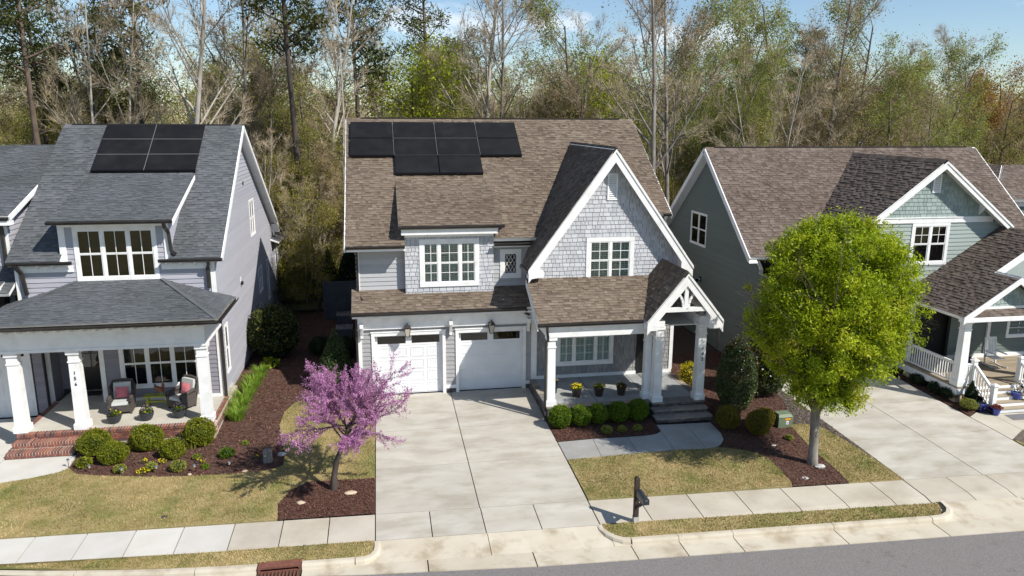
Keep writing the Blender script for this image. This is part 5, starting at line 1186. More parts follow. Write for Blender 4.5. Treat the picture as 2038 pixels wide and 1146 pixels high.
mb = MB(); F29b.box(mb, 23.43, 23.82, 8.76, 8.82, 0, .05); F29b.box(mb, 23.43, 23.82, 8.02, 8.08, 0, .05); F29b.box(mb, 23.43, 23.49, 8.08, 8.76, 0, .05); F29b.box(mb, 23.76, 23.82, 8.08, 8.76, 0, .05); vt = mb.build('gable_vent', 'white', H3)
for k in range(8):
    z = 8.09+k*.083; b = MB(); b.prism([F29b.P(23.49, z, .04), F29b.P(23.49, z+.06, 0), F29b.P(23.49, z+.072, .004), F29b.P(23.49, z+.012, .045)], (.27, 0, 0)); b.build('vent_slat', 'white', vt)
# gable roof
an = math.sqrt(1+ags*ags); y03 = 28.45
def yv3(x): return ry0+(az(x)-rz0)/RS
xa, xb = 18.0, 27.25
fA = Fr((xa, 0, az(xa)), (0, -1, 0), (1, 0, ags)); roof(fA, [(-y03, 0), (-y03, (apx-xa)*an), (-yv3(apx)-.1, (apx-xa)*an), (-max(yv3(xa), 29.5)-.1, 0)], H3, 'roof_umber', thick=.12)
fB = Fr((xb, 0, az(xb)), (0, 1, 0), (-1, 0, ags)); roof(fB, [(y03, 0), (yv3(xb)+.1, 0), (yv3(apx)+.1, (xb-apx)*an), (y03, (xb-apx)*an)], H3, 'roof_umber', thick=.12)
mb = MB(); y = y03
while y < yv3(apx)-.1: mb.prism([(apx-.19, y, apz-.12), (apx, y, apz+.045), (apx+.19, y, apz-.12), (apx+.17, y, apz-.15), (apx-.17, y, apz-.15)], (0, .24, 0), t=random.random()); y += .243
mb.build('ridge_cap', 'roof_umber', H3)
mb = MB()
for sx, xe in ((-1, xa), (1, xb)):
    barge(mb, apx, apz-.10, xe, az(xe)-.10, y03-.02, .2); barge(mb, apx, apz-.04, xe, az(xe)-.04, y03-.05, .07, .03)
mb.build('barge_board', 'white', H3)
mb = MB()
for sx, xe in ((-1, xa), (1, xb)): mb.prism([(apx, y03+.03, apz-.2), (xe, y03+.03, az(xe)-.2), (xe, y03+.03, az(xe)-.23), (apx, y03+.03, apz-.23)], (0, .47, 0))
mb.build('soffit', 'white_soft', H3)
for x, z in ((apx-.22, apz-.55), (25.9, 7.25)):
    b = MB(); b.box(x-.06, x+.06, 28.5, 28.93, z+.12, z+.24); b.prism([(x-.05, 28.6, z+.12), (x-.05, 28.93, z+.12), (x-.05, 28.93, z-.2)], (.10, 0, 0)); b.build('bracket', 'white', H3)
# garage: white door behind the street tree
mb = MB(); mb.box(16.2, 22.6, 28.9, 29.1, 0, 3.0); mb.build('wall', 'wall_back', H3)
F289 = front(28.9); lap(F289, [(16.25, .2), (22.6, .2), (22.6, 3.0), (16.25, 3.0)], [(16.9, 22.0, 0, 2.6)], H3, 'lap_green')
mb = MB(); F289.box(mb, 16.9, 17.05, 0, 2.6, 0, .05); F289.box(mb, 21.85, 22.0, 0, 2.6, 0, .05); F289.box(mb, 16.9, 22.0, 2.45, 2.6, .001, .055); mb.build('door_casing', 'white', H3)
mb = MB(); F289.box(mb, 17.05, 21.85, 0, 2.45, .0, .01); gd = mb.build('garage_door', 'door_white', H3)
for r in range(4):
    for k in range(6): b = MB(); F289.box(b, 17.1+k*.795, 17.1+k*.795+.74, .05+r*.6, .55+r*.6, .01, .024); b.build('door_panel', 'door_white', gd)
mb = MB(); mb.box(16.2, 22.5, 28.6, 30.2, 2.95, 3.0); mb.build('soffit', 'white_soft', H3)
mb = MB(); mb.box(16.2, 27.2, 29.1, 41, -.1, 2.9); mb.build('house_body', 'interior', H3)
# porch deck and roof
dz = .55
mb = MB(); mb.box(22.72, 22.77, 25.3, 28.9, .22, .48); mb.box(22.77, 23.5, 25.3, 25.34, .22, .48); mb.build('deck_skirt', 'white', H3); mb = MB(); mb.box(25.9, 28.6, 25.3, 25.34, .22, .48); mb.build('deck_skirt', 'white', H3)
for k in range(28):
    b = MB(); b.box(22.74, 28.6, 25.28+k*.132, 25.28+k*.132+.124, .485, dz); b.build('deck_board', 'wood_deck', H3)
mb = MB(); mb.box(22.85, 28.5, 25.4, 28.85, .2, .48); mb.build('deck_frame', 'interior', H3)
for xx, yy in ((22.95, 25.55), (22.95, 28.3)):
    b = MB(); b.box(xx-.2, xx+.2, yy-.2, yy+.2, -.2, .24); b.build('stone_pier', 'rock_tan', H3)
column(22.97, 25.55, dz, 3.3, H3, .36, .30); column(27.3, 25.55, dz, 3.3, H3, .36, .3)
mb = MB(); mb.box(22.9, 23.1, 28.6, 28.8, dz, 3.2); mb.build('porch_post', 'white', H3); mb = MB(); mb.box(26.85, 27.0, 28.6, 28.72, dz, 3.2); mb.build('porch_post', 'white', H3)
F286 = front(28.7)
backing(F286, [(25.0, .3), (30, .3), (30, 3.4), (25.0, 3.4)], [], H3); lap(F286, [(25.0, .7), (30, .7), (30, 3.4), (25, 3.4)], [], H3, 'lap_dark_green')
window(H3, F286, 27.9, 29.2, 1.4, 3.0, (1,), trim=.12, grid=(2, 2), depth=.05)
mb = MB(); mb.box(25.0, 30, 28.6, 28.7, dz, .72); mb.build('trim_board', 'white', H3)
mb = MB(); mb.box(22.75, 22.98, 25.45, 28.9, 3.28, 3.5); mb.box(22.75, 28.5, 25.3, 25.55, 3.22, 3.48); mb.build('porch_beam', 'white', H3)
mb = MB(); mb.box(22.98, 28.5, 25.55, 28.9, 3.44, 3.47); mb.build('porch_ceiling', 'white_soft', H3)
ps3 = .65; pn = math.sqrt(1+ps3*ps3); fP = Fr((22.45, 0, 3.50), (0, -1, 0), (1, 0, ps3)); UU = lambda x: (x-22.45)*pn
roof(fP, [(-25.1, 0), (-25.1, UU(24.72)), (-29.0, UU(24.72)), (-29.0, 0)], H3, 'roof_umber', thick=.12)
roof(fP, [(-26.4, UU(24.72)), (-26.4, UU(27.1)), (-29.0, UU(27.1)), (-29.0, UU(24.72))], H3, 'roof_umber', thick=.12)
roof(fP, [(-28.9, UU(24.72)), (-28.9, UU(27.1)), (-33, UU(27.1)), (-33, UU(25.9))], H3, 'roof_umber', thick=.12)
fQ = Fr((27.1, 0, 3.42), (0, 1, 0), (-1, 0, .7)); roof(fQ, [(25.1, 0), (26.4, 0), (26.4, 2.80), (25.1, 2.80)], H3, 'roof_umber', thick=.12)
fR = Fr((31.75, 0, 3.50), (0, 1, 0), (-1, 0, ps3)); roof(fR, [(26.4, 0), (33, 0), (33, 4.65*pn), (26.4, 4.65*pn)], H3, 'roof_umber', thick=.12)
mb = MB(); barge(mb, 24.75, 5.02, 22.42, 3.46, 25.06, .2); barge(mb, 24.75, 5.06, 22.40, 3.52, 25.03, .06, .03); barge(mb, 24.75, 5.02, 27.1, 3.4, 25.06, .2)
barge(mb, 27.1, 6.46, 24.85, 5.0, 26.36, .22); mb.box(22.45, 28.5, 25.06, 25.3, 3.30, 3.46); mb.build('barge_board', 'white', H3)
mb = MB(); F254 = front(25.5); mb.prism([(23.0, 25.5, 3.5), (26.6, 25.5, 3.5), (24.75, 25.5, 4.95)], (0, .1, 0)); mb.build('wall', 'wall_back', H3)
b4 = [60]; shakes(F254, [(23.4, 3.75), (26.2, 3.75), (24.75, 4.85)], [], H3, 'shake_green', b4, expo=.17)
roof(Fr((0, 25.12, 3.47), (1, 0, 0), (0, 1, .6)), [(22.7, 0), (27, 0), (26.6, .46), (23.2, .46)], H3, 'roof_umber', thick=.03)
mb = MB(); F254.box(mb, 23.2, 26.5, 3.70, 3.80, 0, .05); mb.build('trim_board', 'white', H3)
mb = MB(); mb.prism([(26.2, 26.5, 4.2), (28, 26.5, 4.2), (27.1, 26.5, 6.2), (25.0, 26.5, 4.9)], (0, .1, 0)); mb.build('gable_wall', 'lap_green', H3)
# railings: each baluster its own piece
rl = H3
def railing(p0, p1, z0, z1, parent, nb_):
    p0 = Vector(p0); p1 = Vector(p1); b = MB(); up = Vector((0, 0, 1))
    b.beam(p0+up*z1, p1+up*z1, .09, .05); b.beam(p0+up*(z1-.06), p1+up*(z1-.06), .04, .07); b.beam(p0+up*(z0+.1), p1+up*(z0+.1), .04, .06); b.build('rail', 'white', parent)
    for k in range(nb_):
        p = p0+(p1-p0)*(k+.5)/nb_; b = MB(); b.box(p.x-.018, p.x+.018, p.y-.018, p.y+.018, p.z+z0+.1, p.z+z1-.06); b.build('baluster', 'white', parent)
railing((22.87, 25.75, 0), (22.87, 28.55, 0), dz, 1.45, rl, 20)
railing((23.15, 25.42, 0), (23.42, 25.42, 0), dz, 1.45, rl, 3)
for x, y, z in ((23.5, 25.42, dz), (25.65, 25.42, dz), (23.5, 24.28, -.12), (25.65, 24.28, -.12)):
    b = MB(); H_ = 1.02; b.sq([(.085, 0), (.085, H_), (.12, H_+.01), (.12, H_+.05), (.03, H_+.11)], (x, y, z)); b.build('newel_post', 'white', rl)
railing((23.5, 24.36, -.55-.12), (23.5, 25.34, 0), dz, 1.42, rl, 7); railing((25.65, 24.36, -.67), (25.65, 25.34, 0), dz, 1.42, rl, 7)
railing((25.75, 25.42, 0), (27.1, 25.42, 0), dz, 1.45, rl, 10)
for i in range(4):
    z = dz-.16*(i+1)+.03; y = 25.3-.27*i
    b = MB(); b.box(23.5, 25.6, y-.30, y, z-.03, z); b.build('stair_tread', 'wood_deck', H3); b = MB(); b.box(23.52, 25.58, y-.28, y-.25, z-.165, z-.031); b.build('stair_riser', 'white', H3)
b = MB(); b.box(23.46, 25.62, 25.2, 25.3, .2, .5); b.build('stair_riser', 'white', H3)
# far right: another roof beyond
H4 = thing('house', (40, 44, 0), 'corner of a house with hipped dark brown roof at the far right edge', 'house')
roof(Fr((0, 41.0, 6.3), (1, 0, 0), (0, 1, .55)), [(37.6, 0), (54, 0), (54, 4), (41.2, 4)], H4, 'roof_umber', thick=.2, expo=.2)
roof(Fr((37.6, 0, 6.3), (0, -1, 0), (1, 0, .55)), [(-41, 0), (-44.6, 4), (-49, 4), (-49, 0)], H4, 'roof_umber', thick=.2, expo=.2)
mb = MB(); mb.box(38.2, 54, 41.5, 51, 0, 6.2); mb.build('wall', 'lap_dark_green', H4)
mb = MB(); mb.box(38.1, 54, 41.42, 41.5, 5.8, 6.2); mb.box(38.12, 38.2, 41.5, 51, 5.8, 6.2); mb.build('trim_board', 'white', H4)
# ------------------------------------------------------------------ foliage tools
def rnd_frames(n, up=None, k=0):
    a = RNG.normal(size=(n, 3)); 
    if up is not None: a = a+np.asarray(up)*k
    a /= np.linalg.norm(a, axis=1, keepdims=True); b = RNG.normal(size=(n, 3)); b -= (b*a).sum(1, keepdims=True)*a; b /= np.linalg.norm(b, axis=1, keepdims=True)
    return a, b, np.cross(a, b)
def leaves(mb, C, size, aspect=.45, mi=0, tint=None, up=None, k=0, tri=False):
    n = len(C); a, b, c = rnd_frames(n, up, k)   # a = leaf normal, b = long axis
    s = size*RNG.uniform(.6, 1.35, n)[:, None]; w_ = s*aspect
    if tri: V = np.stack([C-b*s*.5-c*w_*.5, C-b*s*.5+c*w_*.5, C+b*s*.5], 1); F = np.arange(3*n).reshape(-1, 3)
    else: V = np.stack([C-b*s*.5, C+c*w_*.5, C+b*s*.5, C-c*w_*.5], 1); F = np.arange(4*n).reshape(-1, 4)
    mb.arr(V.reshape(-1, 3), F, RNG.random(n) if tint is None else np.clip(tint, 0, 1), mi)
def slivers(mb, P, n_each, length, wd, mi=0, up=.35, dirs=None):
    P = np.repeat(P, n_each, 0); n = len(P); d = RNG.normal(size=(n, 3)); d[:, 2] += up
    if dirs is not None: d = d*.5+np.repeat(dirs, n_each, 0)
    d /= np.linalg.norm(d, axis=1, keepdims=True); s = np.cross(d, RNG.normal(size=(n, 3))); s /= np.linalg.norm(s, axis=1, keepdims=True)
    L = length*RNG.uniform(.4, 1.3, n)[:, None]; V = np.stack([P-s*wd, P+s*wd, P+d*L], 1)
    mb.arr(V.reshape(-1, 3), np.arange(3*n).reshape(-1, 3), RNG.random(n), mi)
def ellip(n, c, r, lump=.08, seed=0, zmin=-1, inner=.12):
    d = RNG.normal(size=(n, 3)); d /= np.linalg.norm(d, axis=1, keepdims=True); d[:, 2] = np.where(d[:, 2] < zmin, -d[:, 2], d[:, 2])
    R = 1+lump*smooth_noise(d[:, 0]*3+d[:, 2]*2, d[:, 1]*3-d[:, 2], 2, seed)*.5-inner*RNG.random(n)**2
    return np.array(c)+d*np.array(r)*R[:, None], d
def bush(name, c, r, label, m, n, size, cat='shrub', group=None, lump=.08, aspect=.5, flat=.0, core='leaf_dark', inner=.12, extra=None, shape=None, seed=1):
    """c = centre of the base; r = radii (x, y, z); foliage shell round a dark twiggy core"""
    t = thing(name, c, label, cat, group)
    cc = (c[0], c[1], c[2]+r[2]*(1-flat))
    C, d = ellip(n, cc, r, lump, seed, -.95, inner)
    if shape: C = shape(C, c, r)
    mb = MB(); tint = np.clip(.5+.28*smooth_noise(C[:, 0], C[:, 1]+C[:, 2], 7, seed)*.6+RNG.normal(0, .22, n), 0, 1)
    leaves(mb, C, size, aspect, tint=tint)
    if n > 2000: C4, _ = ellip(n//16, cc, np.array(r)*1.09, lump*1.5, seed+3, -.6, .1); C4 = shape(C4, c, r) if shape else C4; leaves(mb, C4, size*1.1, aspect)
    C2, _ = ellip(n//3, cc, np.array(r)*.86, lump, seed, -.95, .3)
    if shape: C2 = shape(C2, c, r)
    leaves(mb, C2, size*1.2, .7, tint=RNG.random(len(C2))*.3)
    if extra: C3, _ = ellip(extra[1], cc, np.array(r)*1.02, lump, seed, -.5, .05); leaves(mb, C3, extra[2], .6, mi=1)
    mb.build('foliage', [m]+([extra[0]] if extra else []), t)
    k = MB(); 
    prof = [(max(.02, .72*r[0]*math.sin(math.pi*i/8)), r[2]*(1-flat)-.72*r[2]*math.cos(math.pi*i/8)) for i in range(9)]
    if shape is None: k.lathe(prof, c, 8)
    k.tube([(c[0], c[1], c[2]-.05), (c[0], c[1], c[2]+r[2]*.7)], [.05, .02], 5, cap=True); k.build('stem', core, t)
    return t
def cone(C, c, r):
    z = np.clip((C[:, 2]-c[2])/(2*r[2]), 0, 1); rr_ = np.hypot(C[:, 0]-c[0], C[:, 1]-c[1])+1e-6; e_ = np.sqrt(np.clip(1-(2*z-1)**2, .02, 1))*r[0]; f = (1.04*r[0]*(1-z)**.85+.02)/e_; C = C.copy(); C[:, 0] = c[0]+(C[:, 0]-c[0])*f; C[:, 1] = c[1]+(C[:, 1]-c[1])*f; return C
def conic(C, c, r):  # egg to cone: narrow with height
    z = (C[:, 2]-c[2])/(2*r[2]); z = np.clip(z, 0, 1); f = np.clip(1.18-.95*z**1.6, .04, 1.1); C = C.copy(); C[:, 0] = c[0]+(C[:, 0]-c[0])*f; C[:, 1] = c[1]+(C[:, 1]-c[1])*f; return C
# ---- boxwoods and globes
for x, y, r, lb in ((6.33, 25.5, .42, 'round bright green boxwood nearest the garage, largest in the porch row'), (7.13, 25.55, .38, 'second round boxwood from the garage in front of the porch'), (7.86, 25.68, .37, 'middle round boxwood in the porch row, partly shaded'),
                    (8.64, 25.66, .39, 'fourth round boxwood from the garage, under the porch edge'), (9.42, 25.72, .40, 'round boxwood beside the stone steps at the end of its row')):
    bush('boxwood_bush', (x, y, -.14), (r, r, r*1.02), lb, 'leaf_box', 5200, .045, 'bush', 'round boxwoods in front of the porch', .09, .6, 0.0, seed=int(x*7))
for x, y, r, lb in ((12.5, 24.5, .44, 'golden green globe shrub in shade nearest the stone steps'), (13.36, 23.85, .46, 'large golden green globe shrub in front of its twin near the utility box'), (13.95, 24.45, .36, 'small bright yellow globe shrub touching the green utility box side')):
    bush('globe_shrub', (x, y, gz(y)-.03), (r, r, r), lb, 'leaf_gold', 5200, .045, 'shrub', 'golden globes right of the walk', .10, .5, seed=int(x*5))
for x, y, rx, rz_, lb in ((-9.75, 25.85, .56, .45, 'large sheared yellow green boxwood mound beside the brick steps'), (-8.95, 25.1, .46, .36, 'sheared boxwood mound in front of the largest one by the steps'), (-8.15, 26.0, .56, .45, 'wide sheared boxwood mound against the middle of the brick wall'),
                          (-7.12, 25.15, .40, .34, 'smaller sheared boxwood mound standing forward of the brick wall'), (-6.45, 26.05, .52, .52, 'tall sheared boxwood mound at the right porch corner')):
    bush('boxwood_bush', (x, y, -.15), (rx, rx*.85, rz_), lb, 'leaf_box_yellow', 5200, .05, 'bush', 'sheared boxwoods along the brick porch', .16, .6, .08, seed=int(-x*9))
for x, y, r, m, lb in ((-9.8, 24.9, .26, 'leaf_box_yellow', 'low loose green clump near the walk end of the bed'), (-8.55, 24.35, .2, 'leaf_bud', 'tiny brownish green clump behind a path light'), (-7.6, 24.35, .2, 'leaf_bud', 'dry low brownish clump between the yellow pansies'), (-6.72, 24.15, .27, 'leaf_bud', 'small mounded olive shrub at the front edge of the bed'),
                       (-5.35, 24.9, .26, 'leaf_box', 'small leafy green plant alone in the left mulch'), (-6.3, 24.9, .15, 'leaf_spring', 'tiny pale green seedling in the left mulch'), (-4.9, 25.8, .12, 'leaf_spring', 'tiny green sprout farthest back in the mulch'), (-5.9, 24.2, .12, 'leaf_box', 'tiny green sprout near the pale stones'),
                       (7.9, 24.75, .22, 'leaf_bud', 'dry brown ground plant in the porch bed'), (8.5, 24.8, .18, 'leaf_bud', 'second dry plant in the porch bed'), (9.1, 24.8, .17, 'leaf_bud', 'third dry plant in the porch bed, near the walk'), (14.25, 23.2, .15, 'leaf_bud', 'tiny dry plant below the green utility box')):
    bush('low_plant', (x, y, gz(y)-.02), (r, r, r*.7), lb, m, 700, .06, 'plant', None, .2, .5, inner=.5, seed=int(abs(x)*11))
# ---- hollies
bush('holly', (-2.02, 30.7, -.02), (.92, .92, 1.25), 'pointed cone of glossy green holly left of the garage', 'leaf_holly', 14000, .065, 'shrub', None, .08, .55, shape=lambda C, c, r: cone(C, c, r)*.7+conic(C, c, r)*.3, extra=None)
bush('holly', (13.42, 25.85, -.12), (.80, .80, 1.5), 'tall dark egg shaped holly right of the porch steps', 'leaf_holly', 14000, .065, 'shrub', None, .06, .55, extra=('leaf_red', 500, .05), shape=lambda C, c, r: conic(C, c, r)*.35+C*.65)
bush('holly', (15.5, 27.3, -.05), (.95, .9, 1.35), 'broad holly with pale spots behind the street tree', 'leaf_holly', 11000, .075, 'shrub', None, .12, .55, extra=('leaf_gold', 2600, .055))
bush('big_shrub', (-5.1, 35.5, 0), (1.15, 1.15, 1.25), 'large rounded dark evergreen shrub between the two left houses', 'leaf_dark', 11000, .12, 'shrub', None, .12, .35, extra=('needle', 3000, .12))
bush('dark_shrub', (-3.0, 35.5, 0), (.55, .55, .45), 'low dark shrub in shade near the air conditioners', 'leaf_dark', 2500, .07, 'shrub', None, .1)
bush('dark_shrub', (-1.75, 34.8, 0), (.5, .5, .55), 'low dark shrub in shade beside the gray siding', 'leaf_dark', 2500, .07, 'shrub', None, .1)
bush('forsythia', (12.62, 28.5, 0), (.48, .48, .55), 'bright yellow flowering shrub at the end of the porch', 'bloom_yellow', 1500, .06, 'shrub', None, .25, .5, inner=.6, extra=('leaf_spring', 200, .05))
bush('low_plant', (12.6, 28.05, 0), (.28, .28, .18), 'small silvery plant in front of the yellow shrub', 'leaf_tan', 600, .05, 'plant', None, .25, inner=.5)
# neighbour's small plantings
bush('dwarf_spruce', (23.1, 24.95, -.1), (.22, .22, .50), 'narrow dark green dwarf conifer at the porch corner on the right', 'leaf_dark', 3500, .05, 'shrub', None, .05, shape=conic)
bush('low_plant', (22.75, 24.6, -.1), (.35, .35, .2), 'low green shrub at the corner of the right driveway bed', 'leaf_bud', 1600, .05, 'plant', None, .2, inner=.5)
bush('low_plant', (23.25, 24.25, -.1), (.22, .2, .10), 'dark purple groundcover clump below the blue pot', 'bloom_purple', 900, .05, 'plant', None, .2, inner=.5)
for x, y in ((22.7, 26.4), (22.65, 27.4), (22.75, 25.7)): bush('low_plant', (x, y, -.05), (.3, .4, .22), 'dark clump in the shaded bed below the white railing', 'leaf_dark', 800, .06, 'plant', 'clumps below the white railing', .2, inner=.5)
# ---- strappy clumps along the left house
def strap(x, y, r, n, label, m='leaf_strap', h=.5):
    t = thing('daylily_clump', (x, y, gz(y)), label, 'plant', 'strappy clumps along the left side wall')
    mb = MB(); N = n; a = RNG.uniform(0, 6.28, N); rr = r*np.sqrt(RNG.random(N))*.5; L = h*RNG.uniform(.6, 1.25, N); sp = RNG.uniform(.35, 1.0, N)*r
    bx, by = x+np.cos(a)*rr, y+np.sin(a)*rr; dx, dy = np.cos(a), np.sin(a); w_ = .014; z0 = gz(y)
    pts = []
    for u in (0, .4, .75, 1.0): pts.append((bx+dx*sp*u**1.6, by+dy*sp*u**1.6, z0+L*(u*1.35-.55*u*u)*1.1, w_*(1.05-u)))
    V = []
    for X_, Y_, Z_, W_ in pts: V.append(np.stack([X_-dy*W_, Y_+dx*W_, Z_], 1)); V.append(np.stack([X_+dy*W_, Y_-dx*W_, Z_], 1))
    V = np.stack(V, 1); base = np.arange(N)[:, None]*8; F = np.concatenate([base+np.array([0, 1, 3, 2]), base+np.array([2, 3, 5, 4]), base+np.array([4, 5, 7, 6])]); tt = RNG.random(N)
    mb.arr(V.reshape(-1, 3), F, np.tile(tt, 3)); mb.build('blades', m, t); return t
for i, (x, y, r, lb) in enumerate(((-5.55, 28.0, .5, 'nearest bright green strappy clump by the porch corner'), (-5.6, 28.9, .52, 'second strappy clump from the porch corner'), (-5.55, 29.8, .55, 'third strappy clump from the porch corner'), (-5.5, 30.8, .5, 'fourth strappy clump along the side wall'), (-5.45, 31.7, .5, 'fifth strappy clump, deep along the side wall'), (-5.35, 32.7, .42, 'farthest strappy clump before the broad leaved plant'))): strap(x, y, r, 260, lb)
bush('hosta', (-5.1, 34.0, 0), (.42, .42, .22), 'broad leaved lime green plant at the far end of the mulch', 'leaf_lime', 160, .17, 'plant', None, .1, .6, inner=.5)
strap(-6.65, 25.75, .28, 50, 'thin grassy tuft between two boxwood mounds', 'leaf_bud', .4)
# pansies in the bed
def pansies(x, y, r, n, label, cols=('bloom_yellow', 'bloom_purple')):
    t = thing('pansy_clump', (x, y, gz(y)), label, 'flowers', 'pansies in the left bed'); mb = MB(); C, _ = ellip(n*3, (x, y, gz(y)+.05), (r, r, .08), .2, 1, -.2, .6); leaves(mb, C, .05, .6); mb.build('foliage', 'leaf_box', t)
    for m_, q in zip(cols, (n, n)): mb = MB(); C, _ = ellip(q, (x+random.uniform(-.05, .05), y, gz(y)+.08), (r, r*.8, .09), .2, 2, 0, .4); leaves(mb, C, .055, 1.0, up=(0, -.5, 1), k=2); mb.build('blossoms', m_, t)
pansies(-7.95, 24.85, .16, 14, 'yellow pansies with dark centers in front of the widest mound'); pansies(-7.35, 24.75, .17, 16, 'yellow and purple pansies beside the smaller mound'); pansies(-6.15, 24.6, .15, 14, 'dark purple pansies with a few yellow blooms'); pansies(-7.75, 24.12, .22, 18, 'scattered yellow pansies at the lawn edge', ('bloom_yellow', 'bloom_yellow')); pansies(-4.35, 24.6, .08, 5, 'lone orange yellow pansy at the right end of the bed', ('bloom_yellow',))

# ------------------------------------------------------------------ trees
def grow(p, d, L, r, lvl, segs, tips, wob=.12, up=.05, maxl=3, kids=(5, 5, 4), spread=.8, ratio=.55, nseg=5, tmin=.3):
    pts = [Vector(p)]; d = Vector(d).normalized(); dirs = [d.copy()]; rr = [r]
    for i in range(nseg):
        d = (d+Vector((random.gauss(0, wob), random.gauss(0, wob), random.gauss(0, wob)+up))).normalized()
        pts.append(pts[-1]+d*L/nseg); dirs.append(d.copy()); rr.append(r*(1-.72*(i+1)/nseg))
    segs.append((pts, rr, lvl)); tips.append((pts[-1], d, lvl))
    if lvl < maxl:
        n = kids[lvl]
        for k in range(n):
            t = tmin+(1-tmin)*(k+random.random())/n; i = min(int(t*nseg), nseg-1); f = t*nseg-i; q = pts[i].lerp(pts[i+1], f); dd = dirs[i]
            ax = dd.orthogonal().normalized(); ax.rotate(Matrix.Rotation(random.uniform(0, 6.28), 3, dd)); nd = (dd*(1-spread*.5)+ax*spread).normalized()
            grow(q, nd, L*ratio*random.uniform(.7, 1.15)*(1.15-.5*t), rr[i]*.5, lvl+1, segs, tips, wob*1.1, up, maxl, kids, spread, ratio, 4 if lvl == 0 else 3, .25)
def wood(segs, sides=(7, 5, 4, 3, 3), cut=9):
    mb = MB()
    for pts, rr, lvl in segs:
        if lvl <= cut: mb.tube(pts, rr, sides[min(lvl, 4)], cap=False, t=.5)
    return mb
# ---- street tree
random.seed(21)
zt = thing('street_tree', (14.06, 21.38, -.27), 'vase shaped street tree with dense yellow green spring leaves in mulch', 'tree')
segs = []; tips = []
segs.append(([Vector((14.06, 21.38, -.30)), Vector((14.05, 21.38, .2)), Vector((14.02, 21.38, .9)), Vector((14.0, 21.38, 1.55)), Vector((14.02, 21.38, 2.1))], [.19, .15, .14, .15, .11], 0))
for k in range(11):
    a = k*2.4+random.uniform(-.2, .2); tl = .18+.075*k if k < 9 else .12; d = Vector((math.cos(a)*(.28+.45*random.random()), math.sin(a)*(.28+.45*random.random()), 1))
    grow((14.0+.05*math.cos(a), 21.38+.05*math.sin(a), 1.45+.05*k), d, random.uniform(3.9, 5.3), .055, 1, segs, tips, .07, .03, 4, (0, 7, 5, 3), .55, .5, 6)
w0_ = [q for q in segs if q[2] == 0]; w1_ = [q for q in segs if q[2] > 0]
wood(w0_, (12, 6, 4, 3, 3)).build('trunk', 'bark_gray', zt, smooth=True); wood(w1_).build('limbs', 'bark_brown', zt, smooth=True)
cc = np.array([14.25, 21.4, 4.98]); NB = 215; C = RNG.normal(size=(NB, 3)); C /= np.linalg.norm(C, axis=1, keepdims=True); rad_ = RNG.random(NB)**.36
def zenv(C_, r_):
    z = C_[:, 2]; w_ = np.where(z > 0, 2.32, 2.32*(1-.46*np.abs(np.minimum(z, 0))**1.5)); lm = 1+.11*smooth_noise(C_[:, 0]*2+C_[:, 2]*3, C_[:, 1]*2-C_[:, 2], 1.7, 9)
    return cc+np.stack([C_[:, 0]*w_, C_[:, 1]*w_*.95, z*np.where(z > 0, 3.1, 3.25)], 1)*(r_*lm)[:, None]
Bc = zenv(C, np.minimum(rad_, .96)); Bc[:, 2] = np.minimum(Bc[:, 2], 7.75); out_ = Bc-cc; out_ /= np.linalg.norm(out_, axis=1, keepdims=True)
bt = RNG.normal(.5, .15, NB); bs = RNG.uniform(.2, .42, NB); ns = 9
Q = np.repeat(Bc, ns, 0)+RNG.normal(size=(NB*ns, 3))*np.repeat(bs, ns)[:, None]*np.array([1.15, 1.15, .7])+np.repeat(out_, ns, 0)*RNG.normal(0, .15, (NB*ns, 1)); qt = np.repeat(bt, ns)+RNG.normal(0, .10, NB*ns)
tipa = np.array([tuple(t[0]) for t in tips if t[2] >= 3]); inn = (((tipa-cc)/np.array([2.3, 2.3, 2.8]))**2).sum(1) < .95; tipa = tipa[inn]; tipa = tipa[RNG.permutation(len(tipa))[:300]]
Q = np.concatenate([Q, tipa]); qt = np.concatenate([qt, RNG.normal(.5, .2, len(tipa))])
keep = (((Q-cc)/np.array([2.75, 2.75, 3.35]))**2).sum(1) < 1.0; Q = Q[keep]; qt = qt[keep]
mb = MB(); n_e = 82; sz = RNG.uniform(.07, .17, len(Q)); P = np.repeat(Q, n_e, 0)+RNG.normal(size=(len(Q)*n_e, 3))*np.repeat(sz, n_e)[:, None]*np.array([1.1, 1.1, 1.0]); P[:, 2] -= .04
leaves(mb, P, .115, .34, tint=np.repeat(qt, n_e)+RNG.normal(0, .16, len(P)), up=(.3, -.3, 1), k=.5); mb.build('crown', 'leaf_street', zt)
# ---- redbud
random.seed(5)
rb = thing('redbud_tree', (-1.68, 22.1, -.25), 'small flowering tree covered in magenta pink blossoms beside the driveway', 'tree')
segs = []; tips = []
segs.append(([Vector((-1.68, 22.1, -.28)), Vector((-1.66, 22.1, .2)), Vector((-1.55, 22.12, .75)), Vector((-1.3, 22.1, 1.35)), Vector((-1.12, 22.1, 1.95))], [.125, .10, .085, .07, .06], 0))
for k in range(26):
    a = k*2.4; el = random.uniform(.02, 1.25); d = Vector((math.cos(a)*1.15+.06, math.sin(a), el)); z = 1.3+.045*k; base = Vector((-1.32+.02*k, 22.1, z))
    grow(base, d, random.uniform(1.2, 2.0), .028, 1, segs, tips, .10, .05, 3, (0, 7, 4), .5, .55, 6)
wood(segs).build('trunk', 'bark_dark', rb, smooth=True)
P = []
for pts, rr, lvl in segs:
    if lvl < 1: continue
    for a, b in zip(pts[:-1] if lvl > 1 else pts[1:-1], pts[1:] if lvl > 1 else pts[2:]):
        L = (b-a).length; n = int(L*(84 if (a.x < -.5) else 44)); 
        for _ in range(n):
            f = random.random(); q = a.lerp(b, f); P.append((q.x+random.gauss(0, .022), q.y+random.gauss(0, .022), q.z+random.gauss(0, .022)))
